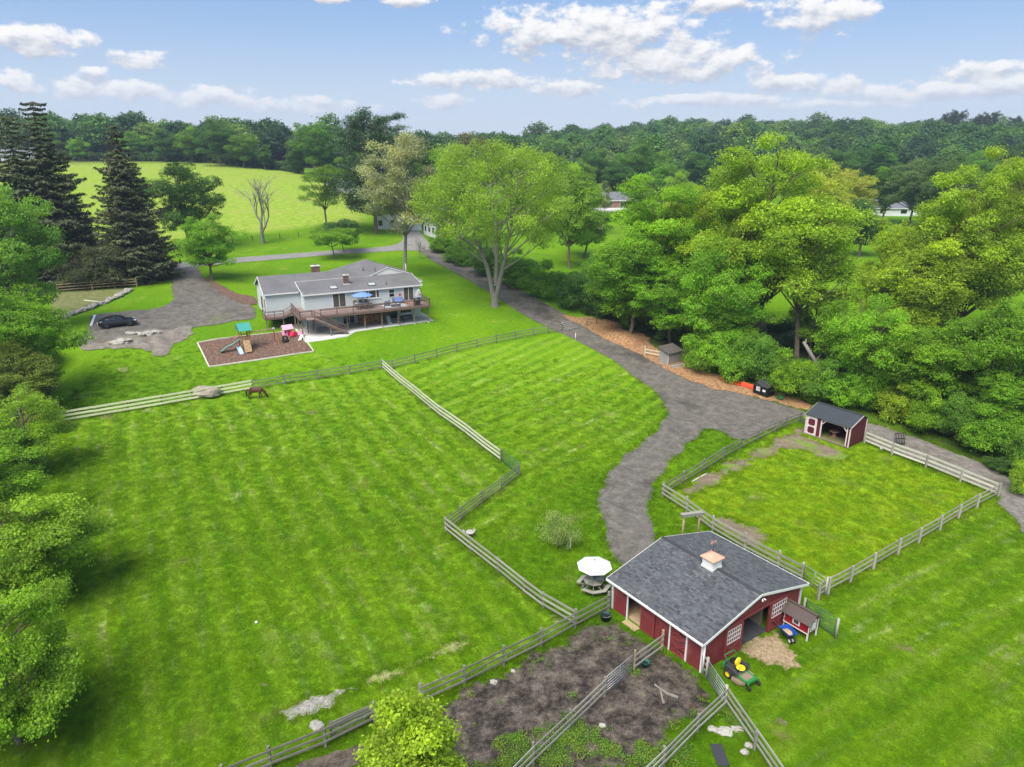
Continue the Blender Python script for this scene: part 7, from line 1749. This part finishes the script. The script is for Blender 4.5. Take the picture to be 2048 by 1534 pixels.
def build_bare(seed, Hh, Wd):
    rng = np.random.default_rng(seed); mb = MB()
    def grow(p, d, L, r, lev):
        q = p + d * L; m_ = (p + q) / 2 + rng.normal(size=3) * L * .05; mb.tube([tuple(p), tuple(m_), tuple(q)], [r, r * .85, r * .62], 7 if lev < 2 else 4, cap=False)
        if lev >= 5: return
        for k in range(3 if lev < 4 else 2):
            nd = d + sphere_dirs(rng, 1)[0] * (.62 if lev else .55); nd[2] += .18; nd /= np.linalg.norm(nd); grow(q if k < 2 else m_, nd, L * rng.uniform(.62, .82), r * .58, lev + 1)
    grow(np.array([0, 0, -.2]), np.array([0, 0, 1.]), Hh * .22, Hh * .016, 0)
    V_ = np.array(mb.v); V_[:, 0] *= Wd / (np.ptp(V_[:, 0])); V_[:, 1] *= Wd / np.ptp(V_[:, 1]); V_[:, 2] *= Hh / V_[:, 2].max(); mb.v = [tuple(v) for v in V_]
    tm = mb.mesh('trunk_bare'); tm.materials.append(BARKL); return tm, None, Hh, Wd
def build_twin(seed, Hh, Wd):
    """great maple: trunk splits low into two leaning stems, wide light crown"""
    rng = np.random.default_rng(seed); mb = MB(); lobes = []
    mb.tube([(0, 0, -.4), (0, 0, .5), (0, 0, 2.0)], [.95, .66, .60], 12, cap=False)
    stems = [np.array([(-.25, 0, 1.6), (-1.3, .2, 6.0), (-2.8, .3, 9.5), (-4.2, .4, 13.5), (-5, .5, 18)]), np.array([(.25, 0, 1.6), (1.4, -.2, 6.0), (2.2, -.3, 10), (3.4, 0, 15), (3.9, .4, 20)]), np.array([(.2, .3, 3), (.3, 1.4, 7), (.2, 2.2, 12), (-.5, 2.6, 17), (-.6, 2.8, 21)])]
    for st_ in stems: mb.tube([tuple(p) for p in st_], [.46, .36, .27, .18, .08], 9, cap=False)
    ga = PI * (3 - math.sqrt(5)); n_l = 64
    for i in range(n_l):
        f = (i + .5) / n_l; zc = 1 - 1.75 * f; rr = math.sqrt(max(.02, 1 - zc * zc)); a = i * ga; k = rng.uniform(.55, 1.0)
        lc = np.array([Wd / 2 * rr * math.cos(a) * k, Wd / 2 * rr * math.sin(a) * k, 15.6 + 9.2 * zc * k]); lr = Wd * rng.uniform(.06, .115); lobes.append((lc, np.array([lr, lr, lr * .72])))
        st_ = stems[int(np.argmin([np.linalg.norm(s[2] - lc) for s in stems]))]; f_ = float(np.clip((lc[2] * .8 - 3.5 + rng.uniform(-2, 2)) / 4.2, .6, 3.9)); j = int(f_); q = limb(mb, st_[j] + (st_[j + 1] - st_[j]) * (f_ - j), lc, .17 - .02 * f_, .04, rng, .09, 5, 6, .06)
        for g_ in range(4):
            d = sphere_dirs(rng, 1)[0]; d[2] = abs(d[2]) * .8; limb(mb, q[3 + g_ % 3], lc + d * lr * .9, .05, .012, rng, .1, 3, 4)
    cm, _ = crown_mesh('crown_maple', rng, lobes, 5200, 14, .27, .50, hollow=.7, shell=.3)
    tm = mb.mesh('trunk_maple'); tm.materials.append(BARKL); return (tm, cm) + extent(cm)
VAR = {
 'round': [build_tree('round', 11 + s, 16, 12, c_, 46, 2500, 15, .25, .27, .015, lob=(.075, .155), top=.7, twig=2) for s, c_ in enumerate((.16, .12, .2, .14))],
 'tall': [build_tree('tall', 21 + s, 27, 17, .22, 54, 3900, 14, .30, .40, .013, lob=(.08, .14), top=.72, gap=1, hollow=.6) for s in range(2)],
 'oval': [build_tree('oval', 31, 14, 7, .08, 16, 900, 13, .34, .30, .016, lob=(.18, .28))],
 'loose': [build_tree('loose', 41 + s, 15, 11, .2, 30, 1700, 13, .25, .33, .014, lob=(.09, .16), gap=1, hollow=.6) for s in range(3)],
 'open': [build_tree('open', 51 + s, 18, 10, .30, 38, 1500, 12, .24, .38, .012, bark=(BARK, BARKL)[s], lob=(.08, .14), gap=1, hollow=.3, twig=5) for s in range(2)],
 'near': [build_tree('near', 61 + s, 10, 12, .05, 62, 3600, 13, .215, .27, .02, lob=(.065, .125), gap=1, hollow=.6, squash=.7) for s in range(2)],
 'twin': [build_twin(71, 25.7, 26.5)],
 'conifer': [build_conifer(81, 26, 14, False), build_conifer(82, 28, 15, True)],
 'pine': [build_pine(85, 27, 22)], 'bare': [build_bare(87, 15, 12)],
 'birch': [build_tree('birch', 91, 14, 9, .42, 16, 420, 11, .34, .34, .010, bark=BARKW, lob=(.10, .16), stems=3, gap=1, hollow=.3, twig=4)],
 'dogwood': [build_tree('dogwood', 93, 6.3, 10, .42, 18, 800, 12, .26, .28, .018, lob=(.11, .18), squash=.5)],
 'shrub': [build_tree('shrub', 95 + s, 5, 7, -.06, 18, 1300, 13, .20, .24, .008, lob=(.14, .23), stems=3, squash=.9, twig=1) for s in range(3)],
 'bush': [build_tree('bush', 98, 9.6, 5.2, .05, 30, 2600, 12, .20, .22, .014, lob=(.16, .24), squash=1.1)],
 'apple': [build_tree('apple', 99, 3.3, 3.7, .05, 12, 420, 10, .10, .16, .012, bark=BARK, lob=(.13, .22), stems=3, gap=1, hollow=.3)],
}
TINT = {'n': (.225, .39, .030), 'b': (.185, .355, .024), 'b2': (.230, .375, .045), 'y': (.265, .390, .028), 'y2': (.33, .39, .06), 'm': (.135, .270, .032), 'm2': (.165, .315, .045), 'd': (.075, .165, .034), 'o': (.18, .25, .04),
        'c': (.085, .112, .050), 'c2': (.098, .118, .054), 'p': (.065, .120, .058), 't': (.26, .30, .18), 'r': (.18, .16, .09), 'g': (.2, .2, .2), 'g2': (.20, .26, .10), 'g3': (.12, .20, .07), 'a': (.23, .30, .10)}
rt = random.Random(77); cnt = {}
for (kind, x, y, hh, ww, tint, name, label, grp_) in TREES:
    vs = VAR[kind]; j = cnt.get(kind, 0); cnt[kind] = j + 1
    tm, cm, vh, vw = vs[j % len(vs)]
    if kind == 'conifer': tm, cm, vh, vw = vs[1 if 'ragged' in label or 'left edge' in label else 0]
    t = thing(name, label, 'shrub' if kind in ('shrub',) else 'tree', (x, y, tz((x, y)) - .05), 0 if kind == 'twin' else rt.uniform(0, 2 * PI), grp_)
    sx = max(.25, ww / vw); sz = max(.25, hh / vh)
    sx = min(max(sx, sz * .5), sz * 1.3)
    ax = rt.uniform(.88, 1.14) if kind != 'twin' else 1.
    t.scale = (sx * ax, sx / ax, sz)
    mesh_obj('trunk', tm, None, t)
    if cm is not None:
        c_ = mesh_obj('crown', cm, None, t); b0 = TINT[tint]; v = rt.uniform(1.0, 1.28); h_ = rt.uniform(.93, 1.07); c_.color = (b0[0] * v * h_, b0[1] * v, b0[2] * v, 1)

# hedge along the top of the hay field
rng = np.random.default_rng(5); pts = [(-215, 343), (-190, 343), (-160, 340), (-135, 334), (-112, 323), (-95, 312), (-86, 303)]; lob_ = []
hz0 = tz(pts[0])
for (a, b) in zip(pts, pts[1:]):
    for k in range(int(math.dist(a, b) / 2.2)):
        f = k / int(math.dist(a, b) / 2.2); px_, py_ = a[0] + (b[0] - a[0]) * f, a[1] + (b[1] - a[1]) * f; lob_.append((np.array([px_ - pts[0][0], py_ - pts[0][1] + rng.uniform(-.6, .6), tz((px_, py_)) - hz0 + rng.uniform(1.2, 2.2)]), np.array([2.0, 1.6, rng.uniform(1.5, 2.4)])))
me, _ = crown_mesh('hedge', rng, lob_, 3800, 6, .8, .5)
hg = thing('hedge', 'dark clipped hedge along the top edge of the pale hay field', 'hedge', (pts[0][0], pts[0][1], hz0)); o = mesh_obj('crown', me, None, hg); o.color = (.085, .17, .035, 1)

# ------------------------------------------------------------ scattered growth by points (countless): far woods, undergrowth, weeds, grass
def scatter(name, P, rotz, scale, sources, label=None, extra=None, tilt=None):
    """one object whose points carry instances of the source meshes"""
    me = bpy.data.meshes.new(name); me.vertices.add(len(P)); me.vertices.foreach_set('co', np.asarray(P, np.float32).ravel())
    def att(nm, v, ty='FLOAT'):
        a = me.attributes.new(nm, ty, 'POINT'); a.data.foreach_set('vector' if ty == 'FLOAT_VECTOR' else 'value', np.asarray(v, np.float32 if ty != 'INT' else np.int32).ravel())
    n = len(P); rot = np.zeros((n, 3)); rot[:, 2] = rotz; att('rot', rot, 'FLOAT_VECTOR'); att('scl', np.asarray(scale).reshape(n, 3), 'FLOAT_VECTOR')
    att('pick', np.random.default_rng(1).integers(0, len(sources), n), 'INT')
    for k, v in (extra or {}).items(): att(k, v)
    col = bpy.data.collections.new(name + '_kinds')
    for s in sources: col.objects.link(s)
    ng = bpy.data.node_groups.new(name, 'GeometryNodeTree'); ng.interface.new_socket('Geometry', in_out='INPUT', socket_type='NodeSocketGeometry'); ng.interface.new_socket('Geometry', in_out='OUTPUT', socket_type='NodeSocketGeometry')
    g = NT(ng); gi = g.n('NodeGroupInput'); go = g.n('NodeGroupOutput')
    mp = g.n('GeometryNodeMeshToPoints', i={0: gi.outputs[0]}); ci = g.n('GeometryNodeCollectionInfo'); ci.inputs[0].default_value = col; ci.inputs[1].default_value = True; ci.inputs[2].default_value = True
    def na(nm, ty): a = g.n('GeometryNodeInputNamedAttribute', data_type=ty); a.inputs[0].default_value = nm; return a.outputs[0]
    e2r = g.n('FunctionNodeEulerToRotation', i={0: na('rot', 'FLOAT_VECTOR')})
    ip = g.n('GeometryNodeInstanceOnPoints', i={'Points': mp.outputs[0], 'Instance': ci.outputs[0], 'Rotation': e2r.outputs[0], 'Scale': na('scl', 'FLOAT_VECTOR'), 'Instance Index': na('pick', 'INT')})
    ip.inputs['Pick Instance'].default_value = True
    g.put(go.inputs[0], ip.outputs[0])
    o = mesh_obj(name, me); md = o.modifiers.new('scatter', 'NODES'); md.node_group = ng; o['kind'] = 'stuff'
    if label: o['label'] = label
    return o
def source(nm, me, color):
    m = me.copy(); m.materials.clear(); m.materials.append(leaf_mat(nm + '_leaf', .3, color)); return bpy.data.objects.new(nm, m)
# far woods on the hills
rng = np.random.default_rng(12)
def far_crown(seed, Hh, Wd):
    r = np.random.default_rng(seed); lobes = []
    for i in range(11):
        zc = 1 - 2 * (i + .5) / 11; a = i * 2.4; rr = math.sqrt(1 - zc * zc); lobes.append((np.array([Wd / 2 * rr * math.cos(a) * .55, Wd / 2 * rr * math.sin(a) * .55, Hh * .56 + Hh * .42 * zc * .62]), np.array([Wd * .26, Wd * .26, Hh * .17])))
    return crown_mesh('far_crown', r, lobes, 620, 7, .85, .6, hollow=.6)[0]
fc = [source('far_tree', far_crown(200 + k, 17, 12), c_) for k, c_ in enumerate([(.095, .21, .038), (.070, .165, .040), (.125, .245, .045), (.052, .125, .042), (.165, .275, .055), (.085, .19, .045), (.045, .10, .04), (.11, .19, .06)])]
xs, ys = [], []
X, Y = np.meshgrid(np.arange(-700, 700, 11.0), np.arange(335, 900, 11.5)); X = X.ravel() + rng.uniform(-5, 5, X.size); Y = Y.ravel() + rng.uniform(-5, 5, Y.size)
keep = np.abs(X) < Y * .85 + 40
keep &= ~(inside(HAY, X, Y)) & ~((X < -60) & (Y < 352)) & ~((X > -60) & (X < 60) & (Y < 345)) & ~((np.abs(X + 232) < 26) & (np.abs(Y - 338) < 30))
X, Y = X[keep], Y[keep]; Z = terr(X, Y) - .5
s = rng.uniform(.7, 1.35, len(X)); s[rng.random(len(X)) < .06] *= 1.25; sc3 = np.c_[s * rng.uniform(.9, 1.2, len(X)), s * rng.uniform(.9, 1.2, len(X)), s * rng.uniform(.9, 1.12, len(X))]
scatter('distant_woods', np.c_[X, Y, Z], rng.uniform(0, 6.28, len(X)), sc3, fc, 'dense green woods covering the far hills')
# ragged pines on the skyline at the far right
for k, (x, y, hh) in enumerate([(300, 520, 28), (312, 530, 30), (325, 524, 27), (338, 535, 29), (352, 528, 26)]):
    tm, cm, vh, vw = VAR['pine'][0]; t = thing('pine_tree', ['leftmost of the ragged pines on the skyline at the far right', 'second ragged pine from the left on the far right skyline', 'middle ragged pine of the five on the far right skyline', 'fourth ragged pine from the left on the far right skyline', 'rightmost of the ragged pines on the far right skyline'][k], 'tree', (x, y, tz((x, y))), k * 1.7)
    t.scale = (.62, .62, hh / vh); mesh_obj('trunk', tm, None, t); c_ = mesh_obj('crown', cm, None, t); c_.color = (.055, .085, .045, 1)
# undergrowth below the woods
ug = [source('undergrowth_plant', VAR['shrub'][k][1], c_) for k, c_ in enumerate([(.085, .18, .022), (.12, .235, .022), (.065, .14, .022)])]
XX, YY = [], []
for wp in WOODS:
    xs = [p[0] for p in wp]; ys = [p[1] for p in wp]; x = rng.uniform(min(xs), max(xs), 4000); y = rng.uniform(min(ys), max(ys), 4000); ok = inside(wp, x, y) & (edge_dist(wp, x, y) > 1.2); XX += list(x[ok][:230]); YY += list(y[ok][:230])
XX, YY = np.array(XX), np.array(YY); s = rng.uniform(.3, .62, len(XX))
scatter('undergrowth', np.c_[XX, YY, terr(XX, YY)], rng.uniform(0, 6.28, len(XX)), np.c_[s, s, s * rng.uniform(.5, .9, len(XX))], ug, 'leafy undergrowth on the ground below the woods')
# weeds in and around the dirt yard
wm = []
for k in range(3):
    r = np.random.default_rng(300 + k); n = 70; a = r.uniform(0, 6.28, n); q = r.random(n) ** .6 * .3; wm.append(leaf_mesh('weed', np.c_[np.cos(a) * q, np.sin(a) * q, r.uniform(.02, .26, n) * (1 - q)], np.c_[r.normal(size=(n, 2)) * .6, np.ones(n)], r.uniform(.05, .12, n), r.normal(.5, .2, n), r, .5))
ws = [source('weed_tuft', m_, c_) for m_, c_ in zip(wm, [(.14, .27, .022), (.19, .29, .03), (.11, .22, .028)])]
PX, PY = [], []
for key, rad, n in (('weed1', 1.2, 110), ('weed2', .7, 26), ('weed3', 1.0, 60), ('weed4', .8, 50), ('weed5', .9, 50), ('weed6', .4, 14), ('leaf_clump1', .7, 36)):
    p = SPOT[key]; PX += list(p[0] + rng.normal(0, rad * .55, n)); PY += list(p[1] + rng.normal(0, rad * .45, n))
dyp = SHEETS['dirt_yard']; x = rng.uniform(-8, 14, 2600); y = rng.uniform(24, 32.5, 2600); ok = inside(dyp, x, y); ed_ = edge_dist(dyp, x, y); ok &= (rng.random(2600) < np.clip(.32 - ed_ * .6, .006, 1)) | ((x - .2) ** 2 + (y - 28.5) ** 2 < 1.4)
PX += list(x[ok]); PY += list(y[ok]); PX, PY = np.array(PX), np.array(PY); s = rng.uniform(.35, 1.3, len(PX))
scatter('weeds', np.c_[PX, PY, terr(PX, PY) + .03], rng.uniform(0, 6.28, len(PX)), np.c_[s, s, s], ws, 'low green weeds in the dirt yard and round its fences')
# ------------------------------------------------------------ grass blades over the nearer turf
gm_, t, out = new_mat('grass_blade')
def _inst_attr():
    pass
_old = t.n
def n_inst(kind, **kw):
    nd = _old(kind, **kw)
    if kind == 'ShaderNodeAttribute': nd.attribute_type = 'INSTANCER'
    return nd
t.n = n_inst
pos = t.n('ShaderNodeObjectInfo').outputs['Location']
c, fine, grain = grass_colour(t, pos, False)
rv = t.lin(t.n('ShaderNodeObjectInfo').outputs['Random'], 0, 1, .68, 1.34)
c = t.n('ShaderNodeVectorMath', operation='SCALE', i={0: c, 'Scale': rv}).outputs[0]
upn = t.n('ShaderNodeVectorMath', operation='NORMALIZE', i={0: t.n('ShaderNodeVectorMath', operation='MULTIPLY_ADD', i={0: t.n('ShaderNodeNewGeometry').outputs['Normal'], 1: (.35, .35, .35), 2: (0, 0, 1)}).outputs[0]}).outputs[0]
b = t.n('ShaderNodeBsdfDiffuse', i={'Color': c, 'Normal': upn})
tr_ = t.n('ShaderNodeBsdfTranslucent', i={'Color': t.n('ShaderNodeVectorMath', operation='MULTIPLY', i={0: c, 1: (1.25, 1.15, .6)}).outputs[0]})
t.put(out.inputs[0], t.n('ShaderNodeMixShader', i={0: .3, 1: b.outputs[0], 2: tr_.outputs[0]}).outputs[0])
tufts = []
for k in range(4):
    r = np.random.default_rng(400 + k); n = 26; a = r.uniform(0, 6.28, n); q = r.random(n) ** .5 * .17; h_ = r.uniform(.05, .10, n); le = r.normal(size=(n, 2)) * .05; base = np.c_[np.cos(a) * q, np.sin(a) * q, np.zeros(n)]; da = r.uniform(0, 6.28, n); dv = np.c_[np.cos(da), np.sin(da), np.zeros(n)] * .012
    Vv = np.empty((n, 3, 3)); Vv[:, 0] = base - dv; Vv[:, 1] = base + dv; Vv[:, 2] = base + np.c_[le, h_]
    me = np_mesh('tuft', Vv.reshape(-1, 3), np.arange(n * 3).reshape(n, 3), 3); me.materials.append(gm_); tufts.append(bpy.data.objects.new('grass_tuft', me))
rng = np.random.default_rng(21)
N_ = 240000
y = 24 + 72 * rng.random(N_) ** 1.55; x = (rng.random(N_) - .5) * 2 * (y * .86 + 6)
ok = (x > -52) & (x < 62)
for key in BOUNDS:
    if key == 'spot': continue
    pl_ = BOUNDS[key]; bx0, by0 = np.min(pl_, axis=0); bx1, by1 = np.max(pl_, axis=0)
    cand = ok & (x > bx0) & (x < bx1) & (y > by0) & (y < by1); idx = np.nonzero(cand)[0]
    if len(idx): ins = inside(pl_, x[idx], y[idx]) & (edge_dist(pl_, x[idx], y[idx]) > .05 + .3 * rng.random(len(idx)) ** 3); ok[idx[ins]] = False
bl = np.cos(R(35.53)), np.sin(R(35.53)); lx = (x - 11.14) * bl[0] + (y - 34.22) * bl[1]; ly = -(x - 11.14) * bl[1] + (y - 34.22) * bl[0]; ok &= ~((lx > 0) & (lx < 9.5) & (ly > 0) & (ly < 7.6))
ok &= rng.random(N_) < np.clip((96 - y) / 45, 0, 1)
x, y = x[ok], y[ok]
def wgt(poly, soft):
    d = edge_dist(poly, x, y); return np.clip(.5 + np.where(inside(poly, x, y), d, -d) / soft, 0, 1)
# taller uncut grass along the fence lines
fd = np.full(x.shape, 99.)
for k in FENCES:
    pts = FENCES[k]
    for (a0, b0), (a1, b1) in zip(pts, pts[1:]):
        L = (a1 - a0) ** 2 + (b1 - b0) ** 2 + 1e-9; tt = np.clip(((x - a0) * (a1 - a0) + (y - b0) * (b1 - b0)) / L, 0, 1); fd = np.minimum(fd, np.hypot(x - a0 - tt * (a1 - a0), y - b0 - tt * (b1 - b0)))
ed = np.full(x.shape, 99.)
for key in ('driveway', 'dirt_yard', 'chip_patch', 'gravel_path', 'paddock_dirt', 'gravel_track', 'paddock_bare_patch', 'worn_path'):
    pl_ = BOUNDS[key][::2]; bx0, by0 = np.min(pl_, axis=0) - 1; bx1, by1 = np.max(pl_, axis=0) + 1; q = np.nonzero((x > bx0) & (x < bx1) & (y > by0) & (y < by1))[0]; ed[q] = np.minimum(ed[q], edge_dist(pl_, x[q], y[q]))
s = rng.uniform(.7, 1.25, len(x)) * (1 + (y - 24) / 60); sz = s * rng.uniform(.6, 1.0, len(x)) * np.where(fd < .35, 1.9, 1.) * np.where(ed < .35, 1.7, 1.)
z0 = np.zeros(len(x))
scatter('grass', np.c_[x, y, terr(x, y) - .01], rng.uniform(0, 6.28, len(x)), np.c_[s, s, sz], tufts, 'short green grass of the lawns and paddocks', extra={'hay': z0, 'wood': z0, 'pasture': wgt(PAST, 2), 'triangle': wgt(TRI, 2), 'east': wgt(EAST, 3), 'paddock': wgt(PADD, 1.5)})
# ------------------------------------------------------------ summer haze over the valley
hz = MB().bx(-900, 900, -40, 1100, -25, 75).build('haze', None); hz['kind'] = 'stuff'
m = bpy.data.materials.new('summer_haze'); m.use_nodes = True; m.node_tree.nodes.clear(); MATS['haze'] = m
t = NT(m.node_tree); out = t.n('ShaderNodeOutputMaterial')
vol = t.n('ShaderNodeVolumePrincipled', i={'Color': (.66, .80, 1.0), 'Density': .00024, 'Anisotropy': .2})
t.put(out.inputs['Volume'], vol.outputs[0]); hz.data.materials.append(m)
